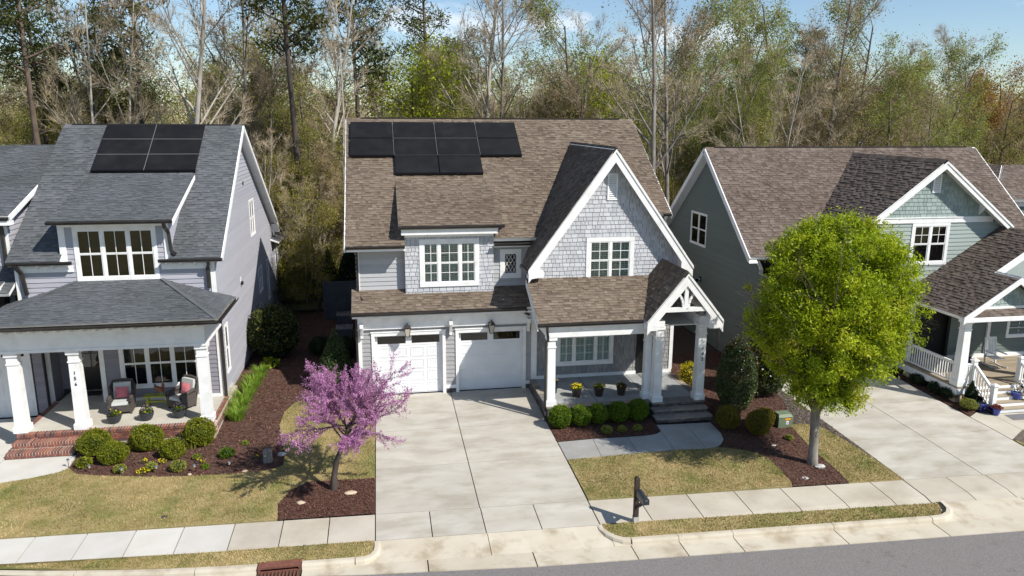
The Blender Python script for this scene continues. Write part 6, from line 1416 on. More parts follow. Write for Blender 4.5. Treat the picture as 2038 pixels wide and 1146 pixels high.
P = np.array(P); P = np.repeat(P, 3, 0)+RNG.normal(0, .018, (len(P)*3, 3)); mb = MB(); leaves(mb, P, .033, .85); mb.build('blossoms', 'bloom_pink', rb)

# ---- woodland kinds
KIND = {}
def kind(name, seed, H, r0, label, bark='bark_gray', twigm='twig', leafm=None, nl=0, ls=.2, crown0=.35, spread=.7, nsl=6, kids=(12, 6, 5), pine=False, tw=.018, lean=0, sigma=.5, multi=1, sll=.9, ratio=.34):
    random.seed(seed); t = thing(name, (0, 0, 0), label, 'tree', None); segs = []; tips = []
    for m_ in range(multi):
        b = Vector((0, 0, -.2)); d = Vector((random.gauss(0, .03)+lean, random.gauss(0, .03), 1)) if multi == 1 else Vector((random.uniform(-.28, .28), random.uniform(-.2, .2), 1))
        if pine:
            grow(b, d, H, r0, 0, segs, tips, .02, .04, 2, (22, 4, 0), 1.1, .16, 9, .6)
        else: grow(b, d, H, r0/(multi**.5), 0, segs, tips, .05, .05, 3, kids, spread, ratio, 8, crown0)
    wood(segs, (7, 4, 3, 3)).build('trunk', bark, t, smooth=True)
    T = np.array([tuple(q[0]) for q in tips if q[2] >= (1 if pine else 2)]); D = np.array([tuple(q[1]) for q in tips if q[2] >= (1 if pine else 2)])
    mb = MB()
    if pine:
        Q = np.repeat(T, 3, 0)+RNG.normal(0, .35, (len(T)*3, 3))*np.array([1, 1, .5]); P = np.repeat(Q, nl, 0)+RNG.normal(0, .30, (len(Q)*nl, 3))*np.array([1.2, 1.2, .6]); zc = (P[:, 2]/H-.6)*.8
        leaves(mb, P, ls, .22, mi=1, tint=.25+zc+RNG.normal(0, .16, len(P)), up=(0, 0, 1), k=.6)
    else:
        PP_ = []; DD = []
        for pts, rr, lvl in segs:
            if lvl < 2: continue
            for a_, b_ in zip(pts[:-1], pts[1:]):
                for _ in range(1+(lvl == 2)): f_ = random.random(); PP_.append(tuple(a_.lerp(b_, f_))); DD.append(tuple((b_-a_).normalized()))
        slivers(mb, np.array(PP_), max(2, nsl//3), sll*.8, tw*.4, 0, .3, np.array(DD)*1.3); slivers(mb, T, max(2, nsl//4), sll*.6, tw*.4, 0, .2, D*1.3)
        if leafm:
            Q = T[RNG.random(len(T)) < .9]; P = np.repeat(Q, nl, 0)+RNG.normal(0, sigma, (len(Q)*nl, 3)); leaves(mb, P, ls, .6, mi=1, tint=np.repeat(RNG.random(len(Q)), nl)*.7+RNG.random(len(P))*.3)
    mb.build('crown', [twigm]+([leafm] if leafm else []), t)
    KIND[name+str(seed)] = t; return t
kA = kind('bare_tree', 31, 19, .24, '', 'bark_pale', 'twig', None, spread=.62, nsl=10, kids=(15, 7, 5))
kA2 = kind('bare_tree', 32, 18, .20, '', 'bark_gray', 'twig', 'leaf_tan', 3, .12, spread=.6, nsl=9, kids=(16, 7, 5))
kA3 = kind('bare_tree', 33, 15, .16, '', 'bark_pale', 'twig', None, spread=.55, nsl=9, multi=3, kids=(9, 6, 4), crown0=.2)
kB = kind('brown_twigged_tree', 34, 15, .17, '', 'bark_brown', 'twig_brown', 'leaf_tan', 5, .13, spread=.75, nsl=10, kids=(16, 7, 5), crown0=.15)
kC = kind('budding_tree', 35, 17, .19, '', 'bark_gray', 'twig', 'leaf_spring', 24, .13, spread=.62, nsl=5, kids=(15, 6, 5), sigma=.36)
kC2 = kind('budding_tree', 36, 16, .18, '', 'bark_brown', 'twig_brown', 'leaf_bud', 30, .13, spread=.75, nsl=5, kids=(15, 6, 5), crown0=.2)
kD = kind('rusty_budding_tree', 37, 14, .18, '', 'bark_brown', 'twig_brown', 'leaf_rust', 22, .16, spread=.75, nsl=6, kids=(14, 6, 5), crown0=.25)
kT = kind('tan_budding_tree', 38, 15, .17, '', 'bark_gray', 'twig', 'leaf_tan', 13, .15, spread=.7, nsl=6, kids=(14, 6, 5), crown0=.2)
kE = kind('lime_budding_tree', 39, 10, .14, '', 'bark_brown', 'twig', 'leaf_lime', 30, .16, spread=.8, nsl=3, kids=(13, 6, 4), crown0=.12, sigma=.6)
kP = kind('pine_tree', 40, 22, .26, '', 'bark_brown', 'twig_brown', 'needle', 13, .36, pine=True)
kP2 = kind('pine_tree', 41, 19, .22, '', 'bark_dark', 'twig_brown', 'needle', 17, .36, pine=True)
kS = kind('thin_sapling', 42, 13, .07, '', 'bark_pale', 'twig', None, spread=.45, nsl=7, kids=(9, 4, 3), ratio=.25)
kO = kind('olive_budding_tree', 43, 13, .15, '', 'bark_brown', 'twig_brown', 'leaf_shrubby', 26, .15, spread=.8, nsl=4, kids=(14, 6, 5), crown0=.08, sigma=.55)
ALL = [kA, kA2, kA3, kB, kC, kC2, kD, kT, kE, kP, kP2, kS, kO]; USED = set()
GL = {id(kA): 'tall bare pale barked tree in the wood behind the houses', id(kA2): 'tall gray tree with few dry tan leaves in the wood', id(kA3): 'slender many stemmed bare tree in the wood', id(kB): 'brown twiggy leafless tree in the wood behind the houses', id(kC): 'tree with fresh green budding leaves in the wood',
      id(kC2): 'tree with olive buds and brown twigs in the wood', id(kD): 'tree with rusty orange buds in the wood', id(kT): 'tree with pale tan buds in the wood', id(kE): 'low lime green budding tree in the wood', id(kP): 'tall pine with open crown in the wood', id(kP2): 'dark dense pine in the wood', id(kS): 'thin pale sapling at the edge of the wood', id(kO): 'low olive yellow budding tree at the edge of the wood'}
ZONES = ['at the left edge of the wood', 'behind the left wing roof', 'behind the left solar panels', 'behind the gap of the left and middle houses', 'behind the middle solar panels', 'behind the middle ridge', 'behind the steep white gable', 'behind the gap before the right house', 'behind the right house ridge', 'at the right edge of the wood']
SHORT = {id(kA): 'tall bare pale tree', id(kA2): 'tall gray tree with dry leaves', id(kA3): 'bare many stemmed tree', id(kB): 'brown twiggy tree', id(kC): 'fresh green budding tree', id(kC2): 'olive budding tree', id(kD): 'rusty budding tree', id(kT): 'tan budding tree', id(kE): 'lime budding tree', id(kP): 'open pine', id(kP2): 'dense dark pine', id(kS): 'thin pale sapling', id(kO): 'low olive yellow tree'}
def plant(k, x, y, s=1, rz=None, label=None, tall=1):
    rz = random.uniform(0, 6.28) if rz is None else rz
    sc = (s, s, s*tall)
    if id(k) not in USED: USED.add(id(k)); k.location = (x, y, 0); k.rotation_euler[2] = rz; k.scale = sc; o = k
    else: o = dup(k, (x, y, 0), rz, sc)
    if label: o['label'] = label
    else:
        az = math.degrees(math.atan2(x, y)); zi = sum(az > q for q in (-20, -14, -8.5, -2.5, 5, 13.5, 21, 30, 37)); zone = ZONES[zi]; dep = 'near the front' if y < 60 else ('midway' if y < 74 else 'far back')
        o['label'] = SHORT[id(k)]+', '+dep+' '+zone; o['group'] = SHORT[id(k)]+' '+dep+' '+zone
    return o
random.seed(77)
for k, x, y, s, lb, tl in (
    (kP, -22.9, 49, 1.0, 'tall open pine at the far left edge with reddish trunk', 1.05), (kP, -20.2, 51, .95, 'second tall pine from the left edge, leaning slightly', 1.1), (kP2, -21.5, 56, 1.0, 'dense dark pine behind the two left pines', 1), (kB, -24.0, 46, .8, 'dark leaning bare tree at the left edge below the pines', 1),
    (kA3, -16.6, 50, 1.25, 'pale many stemmed bare tree above the left house roof', 1), (kP2, -14.9, 53, 1.05, 'dark pine trunk rising above the left solar panels', 1.1), (kA, -11.0, 49, 1.05, 'large pale sycamore forked above the left solar panels', 1), (kA2, -9.6, 56, 1.1, 'gray bare tree just right of the pale sycamore', 1),
    (kP2, -4.6, 48, 1.15, 'tall dark pine in the gap between left and middle houses', 1.1), (kA, -3.4, 52, .9, 'white barked slender tree in the gap beside the middle roof', 1.1), (kS, -2.4, 47, 1.15, 'thin white sapling close to the middle roof corner', 1.2), (kA2, -8.0, 55, .9, 'gray bare tree above the right end of the left roof', 1),
    (kP2, -1.0, 53, 1.0, 'straight dark pine behind the left end of the middle roof', 1.15), (kP, 4.4, 62, 1.0, 'pine with open crown behind the middle solar panels', 1.05), (kP2, 8.2, 70, .95, 'dense round topped pine behind the center of the middle roof', 1), (kA, 7.2, 54, 1.0, 'tall pale poplar behind the middle ridge', 1.15), (kA2, 8.9, 57, 1.0, 'gray poplar close beside the pale one', 1.1),
    (kC, 16.8, 60, 1.05, 'tall sparse tree with yellow buds right of center', 1.05), (kC, 17.3, 51, .95, 'gray tree with light green buds above the steep gable', 1.1), (kA2, 17.2, 44.5, 1.05, 'large gray bare tree in the gap between middle and right houses', 1.12), (kA2, 19.2, 47, .98, 'second gray bare tree in the gap, close behind the first', 1.12),
    (kE, 15.7, 57, 1.38, 'bright lime budding tree above the middle ridge', 1), (kE, 2.6, 57, 1.4, 'yellow green budding tree behind the middle solar panels', 1), (kE, 6.0, 62, 1.35, 'second yellow green tree behind the right end of the middle panels', 1), (kO, -9.6, 60, 1.25, 'olive green tree behind the pale sycamore', 1), (kC2, 5.0, 66, 1.0, 'wide olive budding tree behind the middle roof', 1), (kA3, 26.2, 46.5, .95, 'pale forked tree above the ridge of the right house', 1), (kA2, 32.0, 52, 1.0, 'straight tall gray trunk above the right ridge', 1.1),
    (kB, 36.5, 50, .95, 'dark leaning tree above the right house gable', 1), (kD, 57.0, 60, 1.05, 'rusty orange tree at the far right edge', 1), (kD, 54.0, 63, .9, 'second rusty tree just left of the orange one', 1), (kA, 59.0, 72, .9, 'distant bare crown standing above the right tree line', 1.1),
    (kC, 27.7, 60, 1.0, 'green budding tree left of the tallest ones on the right', 1.05), (kC, 36.5, 62, 1.15, 'tallest green budding tree above the right house', 1.1), (kP2, 38.5, 66, .95, 'dark pine among the tall green trees on the right', 1.05), (kC, 41.0, 60, 1.05, 'tall green budding tree with leaning limbs on the right', 1.08), (kC, 25.4, 66, .95, 'rounded green tree right of the central gap', 1),
    (kO, -3.6, 44, .55, 'yellow green shrubby tree at the back of the left gap', .9), (kO, -1.6, 47, .6, 'pale flowering shrubby tree beside the middle roof corner', .9), (kO, -5.2, 49, .6, 'shrubby yellow tree behind the left rear porch', 1)): plant(k, x, y, s, None, lb, tl)
for k in range(205):
    y = random.uniform(52, 92); x = random.uniform(-.52*y-3, 1.02*y+4); left = x < 8
    if left: kk = random.choice([kA, kA2, kA3, kB, kC, kT, kC2, kO, kS, kC2, kT, kO, kC2, kD if x > -6 else kP])
    elif x < 24: kk = random.choice([kA2, kC, kC, kC2, kO, kE, kT, kA3, kS, kB])
    else: kk = random.choice([kC, kC2, kC2, kC, kB, kT, kA2, kA3, kD if x > 45 else kC2, kO, kP2 if random.random() < .3 else kC])
    s = random.uniform(.62, .95); s *= .92 if (x > 20 and x < 28) or x > 48 else 1
    plant(kk, x, y, s)
for k in range(26):
    y = random.uniform(46, 52); x = random.choice([random.uniform(-24, -6), random.uniform(-8, -1.5), random.uniform(14, 25), random.uniform(22, 48)]); plant(random.choice([kO, kS, kB, kA3, kO]), x, y, random.uniform(.4, .62))
for k in ALL:
    if id(k) not in USED: plant(k, 30, 80)
# distant wood that reads as one mass, and the brushy floor of the wood
mb = MB(); n = 560; X = RNG.uniform(-75, 150, n); Y = RNG.uniform(92, 135, n); Hh = RNG.uniform(12, 17, n)
for i in range(n):
    mb.tube([(X[i], Y[i], 0), (X[i]+RNG.normal(0, .3), Y[i], Hh[i]*.9)], [.16, .05], 3, cap=False, mi=0)
T = np.repeat(np.stack([X, Y, Hh*.72], 1), 34, 0)+RNG.normal(size=(n*34, 3))*np.array([2.2, 2.2, 3.4]); slivers(mb, T, 4, 1.3, .02, 0, .4)
P = np.repeat(T, 9, 0)+RNG.normal(0, .8, (len(T)*9, 3)); leaves(mb, P, .34, .65, mi=1, tint=np.repeat(RNG.random(len(T)), 9), tri=True)
tag(mb.build('distant_wood', ['twig_brown', 'leaf_bud'], kind='stuff'), 'far mass of brown and olive trees behind the nearer wood')
mb = MB(); n = 5200; Y = 46+46*RNG.random(n)**.8; X = RNG.uniform(-.52, 1.02, n)*Y; keep = ~((X > -6) & (X < 13) & (Y < 48)); X, Y = X[keep], Y[keep]; B_ = np.stack([X, Y, np.zeros(len(X))], 1)
slivers(mb, B_, 16, 1.8, .011, 0, 1.3); P = np.repeat(B_, 5, 0)+np.abs(RNG.normal(0, .8, (len(B_)*5, 3)))*np.array([1, 1, 1.2]); leaves(mb, P, .16, .6, mi=1)
tag(mb.build('undergrowth', ['twig', 'leaf_tan'], kind='stuff'), 'brown brushy undergrowth below the wood')
mb = MB(); n = 1500; Y = 50+45*RNG.random(n); X = RNG.uniform(-.52, 1.02, n)*Y
B_ = np.repeat(np.stack([X, Y, RNG.uniform(1, 9, n)], 1), 8, 0)+RNG.normal(0, .9, (n*8, 3)); slivers(mb, B_, 6, 1.1, .012, 0, .4); P = np.repeat(B_, 2, 0)+RNG.normal(0, .5, (len(B_)*2, 3)); leaves(mb, P, .17, .6, mi=1)
tag(mb.build('thicket', ['twig_brown', 'leaf_bud'], kind='stuff'), 'tangled brown thicket between the trunks')
# ------------------------------------------------------------------ things about the yards
# mailbox: tall notched post, bracket and a black box facing the street
mx_, my_ = 7.0, 18.93; mz = gz(my_)
mb_t = thing('mailbox', (mx_, my_, mz), 'black arched mailbox on a dark wooden post at the kerb', 'mailbox')
m_ = MB(); m_.box(mx_-.065, mx_+.065, my_-.065, my_+.065, mz+.16, mz+1.36); m_.mesh([(mx_-.065, my_-.065, mz+1.36), (mx_+.065, my_-.065, mz+1.36), (mx_+.065, my_+.065, mz+1.36), (mx_-.065, my_+.065, mz+1.36), (mx_-.03, my_-.05, mz+1.42), (mx_+.03, my_-.05, mz+1.42), (mx_+.03, my_+.05, mz+1.42), (mx_-.03, my_+.05, mz+1.42)], [(0, 1, 5, 4), (1, 2, 6, 5), (2, 3, 7, 6), (3, 0, 4, 7), (4, 5, 6, 7)])
m_.build('post', 'mail_wood', mb_t)
m_ = MB(); m_.box(mx_-.075, mx_+.075, my_-.075, my_+.075, mz-.02, mz+.18); m_.build('post_foot', 'rock_gray', mb_t)
m_ = MB(); m_.beam((mx_+.02, my_-.1, mz+.55), (mx_+.02, my_-.48, mz+.84), .07, .09); m_.box(mx_-.05, mx_+.10, my_-.62, my_-.06, mz+.85, mz+.88); m_.build('bracket', 'mail_wood', mb_t)
m_ = MB(); pr = [(-.09, 0), (.09, 0), (.09, .12)]+[(.09*math.cos(a), .12+.09*math.sin(a)) for a in np.linspace(.3, math.pi-.3, 7)]+[(-.09, .12)]
m_.prism([(mx_+.04+a, my_-.66, mz+.88+b) for a, b in pr], (0, .56, 0)); m_.build('box', 'mail_metal', mb_t)
m_ = MB(); m_.prism([(mx_+.04+a*1.06, my_-.672, mz+.878+b*1.04) for a, b in pr], (0, .012, 0)); dr = m_.build('door', 'mail_metal', mb_t)
m_ = MB(); m_.box(mx_+.0, mx_+.08, my_-.69, my_-.672, mz+1.0, mz+1.03); m_.build('handle', 'chrome', dr)
m_ = MB(); m_.box(mx_+.132, mx_+.14, my_-.50, my_-.46, mz+.95, mz+1.12); m_.build('flag', 'rust_iron', mb_t)
# storm drain inlet
si = thing('storm_drain', (-2.9, 18.3, -.5), 'rusty iron storm drain hood set into the kerb', 'drain')
m_ = MB(); a, b = -3.43, -2.34; y0 = curbx(-2.9); m_.box(a, b, y0-.16, y0+.14, -.43, -.38); m_.box(a, a+.06, y0-.16, y0+.14, -.6, -.43); m_.box(b-.06, b, y0-.16, y0+.14, -.6, -.43); m_.build('hood', 'rust_iron', si)
m_ = MB(); m_.box(a+.06, b-.06, y0+.02, y0+.12, -.75, -.43); m_.build('recess', 'interior', si)
for k in range(11): m_ = MB(); x = a+.08+k*.092; m_.box(x, x+.035, y0-.62, y0-.15, -.545, -.515); m_.build('grate_bar', 'rust_iron', si)
m_ = MB(); m_.box(a, b, y0-.66, y0-.62, -.56, -.512); m_.box(a, b, y0-.15, y0-.10, -.56, -.512); m_.box(a, b, y0-.62, y0-.15, -.62, -.60); m_.build('grate_frame', 'rust_iron', si)
# utility transformer box
ux, uy = 14.62, 24.35; uz = gz(uy)
ub = thing('utility_box', (ux, uy, uz), 'green metal utility box with orange warning sticker beside the globe shrubs', 'utility box')
m_ = MB(); m_.box(ux-.27, ux+.27, uy-.2, uy+.2, uz, uz+.42); m_.build('cabinet', 'util_green', ub)
m_ = MB(); m_.hexa([(ux-.29, uy-.22, uz+.42), (ux+.29, uy-.22, uz+.42), (ux+.29, uy+.22, uz+.42), (ux-.29, uy+.22, uz+.42), (ux-.24, uy-.14, uz+.52), (ux+.24, uy-.14, uz+.52), (ux+.26, uy+.2, uz+.53), (ux-.26, uy+.2, uz+.53)]); m_.build('lid', 'util_green', ub)
m_ = MB(); m_.box(ux-.02, ux+.2, uy-.206, uy-.201, uz+.31, uz+.38); m_.build('warning_sticker', 'sticker', ub); m_ = MB(); m_.box(ux+.03, ux+.13, uy-.206, uy-.201, uz+.14, uz+.27); m_.build('notice_sticker', 'sticker_white', ub)
m_ = MB(); m_.box(ux+.05, ux+.11, uy-.208, uy-.2065, uz+.18, uz+.22); m_.build('notice_mark', 'pot_blue', ub)
# rocks
def rock(x, y, s, m, label, cat='rock', sq=(1, 1, .5)):
    t = MB(); V = []; F = []; n, k = 9, 5; rr_ = random.Random(int(x*100)); ph = [[1+rr_.uniform(-.2, .2) for _ in range(n)] for _ in range(k+1)]
    for i in range(k+1):
        th = math.pi*i/k
        for j in range(n): r_ = s*ph[i][j]; V.append((x+r_*sq[0]*math.sin(th)*math.cos(6.283*j/n), y+r_*sq[1]*math.sin(th)*math.sin(6.283*j/n), gz(y)+s*sq[2]*.5+s*sq[2]*math.cos(th)))
    for i in range(k):
        for j in range(n): F.append((i*n+j, i*n+(j+1) % n, (i+1)*n+(j+1) % n, (i+1)*n+j)[::-1])
    t.mesh(V, F); o = t.build('rock', m, recenter=(x, y, gz(y))); tag(o, label, cat); return o
rock(-2.62, 21.42, .13, 'rock_tan', 'pale tan rock on mulch left of the flowering tree trunk', sq=(1, .9, .45)); rock(-1.17, 21.78, .17, 'rock_tan', 'flat tan rock on mulch right of the flowering tree trunk', sq=(1.2, .7, .35))
rock(14.15, 21.08, .15, 'rock_gray', 'pale gray rock against the street tree trunk', sq=(1.3, .8, .6)); rock(13.45, 22.85, .07, 'rock_gray', 'small gray stone lying in the right mulch', sq=(1.4, .9, .4)); rock(13.3, 20.55, .11, 'rock_gray', 'flat gray stone near the sidewalk end of the right mulch', sq=(1.1, 1.2, .15))
rock(12.85, 27.6, .10, 'sticker_white', 'small white stone at the corner of the porch slab'); rock(-4.6, 23.75, .1, 'rock_tan', 'small pale stone at the edge of the left bed', sq=(1, .8, .4)); rock(-6.3, 23.8, .07, 'rock_tan', 'tiny tan stone at the lawn edge of the left bed')
rock(-6.42, 21.28, .16, 'pot_slate', 'dark gray lump in a bare patch of the left lawn', 'patch', sq=(1, .8, .12))
rock(-3.55, 24.75, .13, 'rock_gray', 'pale bluish stone on lawn beside the stump', sq=(1.2, .8, .6))
t = thing('tree_stump', (-3.95, 24.35, -.18), 'gray green stump shaped marker at the bed edge', 'stump'); m_ = MB(); m_.lathe([(.17, 0), (.15, .2), (.16, .38), (.12, .48)], (-3.95, 24.35, -.2), 8); m_.build('stump', 'bark_gray', t)
# path lights
for i, (x, y, lb) in enumerate(((-10.3, 24.95, 'path light at the edge of the curved walk, leftmost of the row'), (-9.47, 24.4, 'path light in front of the low green clump'), (-8.4, 24.05, 'path light before the tiny brown clump'), (-7.35, 24.02, 'path light in the middle of the lawn edge'), (-6.17, 23.93, 'path light right of the small olive shrub'), (-5.1, 23.95, 'path light near the leafy green plant'), (-4.0, 24.25, 'path light at the shaded right end of the bed'))):
    z = gz(y); t = thing('path_light', (x, y, z), lb, 'path light', 'solar lights along the bed')
    m_ = MB(); m_.tube([(x, y, z), (x, y, z+.26)], .010, 6); m_.build('stake', 'chrome', t); m_ = MB(); m_.lathe([(.03, .20), (.035, .27)], (x, y, z), 8); m_.build('lamp_glass', 'lamp_glass', t); m_ = MB(); m_.lathe([(.055, .27), (.05, .285), (.015, .31)], (x, y, z), 8); m_.build('cap', 'chrome', t)
# flower pots
def pot(x, y, z, r, h, m, label, group, blooms, prof=None, leaf='leaf_box', nb=40, taper=.7, spreadk=1.1, nl=260):
    t = thing('flower_pot', (x, y, z), label, 'flower pot', group); m_ = MB(); p = prof or [(r*taper, 0), (r*(taper+.1), h*.3), (r, h*.92), (r*1.06, h*.93), (r*1.06, h), (r*.9, h), (r*.88, h*.9)]
    m_.lathe(p, (x, y, z), 16); m_.build('pot', m, t, smooth=False)
    m_ = MB(); m_.lathe([(r*.86, h*.88), (.01, h*.9)], (x, y, z), 10); m_.build('soil', 'soil', t)
    m_ = MB(); C, _ = ellip(nl, (x, y, z+h+.03), (r*spreadk, r*spreadk, r*.65), .2, 3, -.1, .8); leaves(m_, C, .06, .55); m_.build('foliage', leaf, t)
    for bm_, n in blooms: m_ = MB(); C, _ = ellip(n, (x, y, z+h+.05), (r*spreadk*1.05, r*spreadk*1.05, r*.8), .2, 4, 0, .25); leaves(m_, C, .065, 1.0, up=(0, -.6, 1), k=1.6); m_.build('blossoms', bm_, t)
    return t
zp = .37
pot(7.39, 27.2, zp, .20, .34, 'pot_brown', 'brown pot brimming with bright yellow pansies, nearest the left post', 'pots of yellow flowers on the middle porch', [('bloom_yellow', 75), ('bloom_purple', 10)]); pot(8.29, 27.15, zp, .20, .33, 'pot_brown', 'dark pot with sparser orange yellow flowers, middle of the porch row', 'pots of yellow flowers on the middle porch', [('bloom_yellow', 26), ('bloom_orange', 12)])
pot(9.2, 27.12, zp, .19, .33, 'pot_brown', 'dark pot with few orange flowers, nearest the front door', 'pots of yellow flowers on the middle porch', [('bloom_orange', 16), ('bloom_yellow', 6)], leaf='leaf_dark')
pot(6.62, 27.75, zp, .14, .5, 'black', 'tall black planter with gray leaves behind the left porch post', None, [], leaf='leaf_tan', nl=90)
bw = lambda r, h: [(r*.45, 0), (r*.72, h*.2), (r*.93, h*.6), (r, h*.95), (r, h), (r*.9, h), (r*.86, h*.88)]
for x, y, b_, lb in ((-9.55, 27.25, [('bloom_purple', 40), ('bloom_yellow', 10)], 'slate bowl planter left of the others with purple and yellow pansies'), (-8.5, 27.35, [('bloom_purple', 45), ('bloom_yellow', 9)], 'slate bowl planter in the middle, yellow bloom on its right'), (-7.39, 27.42, [('bloom_purple', 50), ('bloom_yellow', 12)], 'slate bowl planter nearest the right porch column')):
    pot(x, y, pz, .25, .30, 'pot_slate', lb, 'slate bowl planters on the left porch', b_, bw(.25, .30), nl=200, spreadk=.85)
# wicker chairs
def chair(x, y, rz, label):
    t = thing('wicker_chair', (x, y, pz), label, 'chair', 'wicker chairs on the left porch', rz)
    def B(name, m, f, par=t): mm = MB(); f(mm); o = mm.build(name, m); o.parent = par; return o
    def seatf(m): m.box(-.32, .32, -.34, .30, .14, .36); m.box(-.32, .32, -.35, -.33, .10, .30)
    B('seat', 'wicker', seatf)
    def arm(sx):
        def f(m):
            m.box(sx*.36-.06, sx*.36+.06, -.34, .30, .10, .56); m.tube([(sx*.37, -.40, .50), (sx*.37, -.36, .60), (sx*.37, -.1, .62), (sx*.36, .28, .68)], [.055, .07, .07, .06], 8)
        return f
    B('armrest', 'wicker', arm(-1)); B('armrest', 'wicker', arm(1))
    def back(m):
        n = 10; P = []
        for i in range(n+1):
            a = math.pi*i/n; P.append((-.40*math.cos(a), .40+.12*math.sin(a)*0+.10, .62+.44*math.sin(a)**.55))
        m.prism([(-.38, .28, .15), (.38, .28, .15), (.42, .44, .85), (.34, .50, 1.03), (-.34, .50, 1.03), (-.42, .44, .85)], (0, .05, 0)); m.tube([(-.38, .28, .5), (-.43, .40, .85), (-.33, .47, 1.06), (0, .49, 1.09), (.33, .47, 1.06), (.43, .40, .85), (.38, .28, .5)], .045, 7)
    B('backrest', 'wicker', back)
    for sx in (-1, 1):
        for yy in (-.3, .28): B('leg', 'wicker', lambda m: m.box(sx*.34-.035, sx*.34+.035, yy-.035, yy+.035, 0, .14))
    B('seat_cushion', 'cushion_gray', lambda m: m.hexa([(-.29, -.33, .36), (.29, -.33, .36), (.29, .25, .36), (-.29, .25, .36), (-.27, -.31, .47), (.27, -.31, .47), (.27, .25, .45), (-.27, .25, .45)]))
    B('back_cushion', 'cushion_gray', lambda m: m.hexa([(-.3, .22, .44), (.3, .22, .44), (.3, .30, .44), (-.3, .30, .44), (-.29, .34, 1.02), (.29, .34, 1.02), (.29, .46, 1.02), (-.29, .46, 1.02)]))
    c, s_ = math.cos(rz), math.sin(rz)
    def W(px_, py_, pz_): return (x+px_*c-py_*s_, y+px_*s_+py_*c, pz+pz_)
    p = thing('throw_pillow', W(0, .1, .47), ('square pink pillow in the left wicker chair, half shaded' if x < -8.5 else 'square pink pillow in the angled right wicker chair'), 'pillow', 'pink pillows', rz)
    m = MB(); n = 6; V = []; F = []
    for side in (0, 1):
        for i in range(n+1):
            for j in range(n+1):
                u, v = i/n*2-1, j/n*2-1; th = .075*(1-u**4)*(1-v**4); q = 1-.06*(1-abs(u))*abs(v)**3
                V.append((u*.23*(1-.05*(1-v*v)), (-th if side == 0 else th)+v*.05+.10, .21+v*.2*(1-.05*(1-u*u))))
    for side in (0, 1):
        o_ = side*(n+1)**2
        for i in range(n):
            for j in range(n): f = (o_+i*(n+1)+j, o_+(i+1)*(n+1)+j, o_+(i+1)*(n+1)+j+1, o_+i*(n+1)+j+1); F.append(f if side == 0 else f[::-1])
    m.mesh(V, F); o = m.build('pillow', 'cushion_pink', smooth=True); o.parent = p
    return t
chair(-9.62, 28.35, .12, 'gray wicker armchair facing forward near the front door'); chair(-7.55, 28.45, -.62, 'gray wicker armchair angled beside the right porch column')
t = thing('side_table', (-8.5, 28.85, pz), 'low lime green table between the wicker chairs', 'table')
m_ = MB(); m_.box(-8.98, -8.0, 28.62, 28.98, pz+.38, pz+.42); m_.build('tabletop', 'lime_paint', t)
for x in (-8.85, -8.15): m_ = MB(); m_.hexa([(x-.05, 28.66, pz), (x+.05, 28.66, pz), (x+.05, 28.95, pz), (x-.05, 28.95, pz), (x-.04, 28.74, pz+.38), (x+.04, 28.74, pz+.38), (x+.04, 28.88, pz+.38), (x-.04, 28.88, pz+.38)]); m_.build('leg', 'lime_paint', t)
m_ = MB(); m_.box(-8.82, -8.18, 28.78, 28.84, pz+.12, pz+.18); m_.build('stretcher', 'lime_paint', t)
# rooster figure on the table
rx_, ry_, rz_ = -8.38, 28.8, pz+.42
t = thing('rooster_figure', (rx_, ry_, rz_), 'brown rooster ornament standing on the lime green table', 'ornament')
m_ = MB(); m_.tube([(rx_-.16, ry_, rz_+.36), (rx_-.06, ry_, rz_+.22), (rx_+.06, ry_, rz_+.20), (rx_+.12, ry_, rz_+.34), (rx_+.11, ry_, rz_+.44)], [.03, .10, .11, .06, .045], 9); m_.build('body', 'rooster', t, smooth=True)
m_ = MB(); 
for k in range(4): m_.tube([(rx_-.08, ry_+(k-1.5)*.02, rz_+.22), (rx_-.2, ry_+(k-1.5)*.03, rz_+.34+.03*k), (rx_-.22, ry_+(k-1.5)*.03, rz_+.22+.05*k)], [.03, .025, .008], 5)
m_.build('tail', 'bark_gray', t); m_ = MB(); m_.tube([(rx_, ry_-.03, rz_), (rx_, ry_-.03, rz_+.12)], .012, 5); m_.tube([(rx_+.05, ry_+.03, rz_), (rx_+.05, ry_+.03, rz_+.12)], .012, 5); m_.build('legs', 'rock_gray', t)
m_ = MB(); m_.prism([(rx_+.07, ry_-.008, rz_+.47), (rx_+.17, ry_-.008, rz_+.46), (rx_+.14, ry_-.008, rz_+.53), (rx_+.10, ry_-.008, rz_+.50)], (0, .016, 0)); m_.build('comb', 'leaf_red', t)
# wreath on the left house door
t = thing('wreath', (-11.45, 30.9, 2.35), 'round wreath of orange and rust flowers on the dark front door', 'wreath')
P = []; 
for k in range(900): a = random.uniform(0, 6.283); r_ = .20+random.gauss(0, .05); P.append((-11.45+r_*math.cos(a), 30.88+random.gauss(0, .03), 2.30+r_*math.sin(a)))
m_ = MB(); leaves(m_, np.array(P), .07, .7); m_.build('flowers', 'bloom_orange', t); m_ = MB(); m_.tube([(-11.45+.2*math.cos(a), 30.92, 2.30+.2*math.sin(a)) for a in np.linspace(0, 6.283, 20)], .04, 5); m_.build('ring', 'twig_brown', t)
for nm, c, s_, m, lb in (('door_mat', (-11.5, 30.55, pz+.006), (.95, .55, .012), 'deck_dark', 'dark door mat inside the alcove of the left porch'), ('door_mat', (11.15, 29.1, .382), (.95, .55, .012), 'mat_gray', 'gray woven door mat on the middle porch'), ('door_mat', (24.25, 23.75, -.19), (.95, .6, .012), 'mat_gray', 'dark gray mat on the walk below the white stairs')):
    m_ = MB(); m_.rbox((0, 0, 0), s_); o = m_.build(nm, m); o.location = c; tag(o, lb, 'door mat')
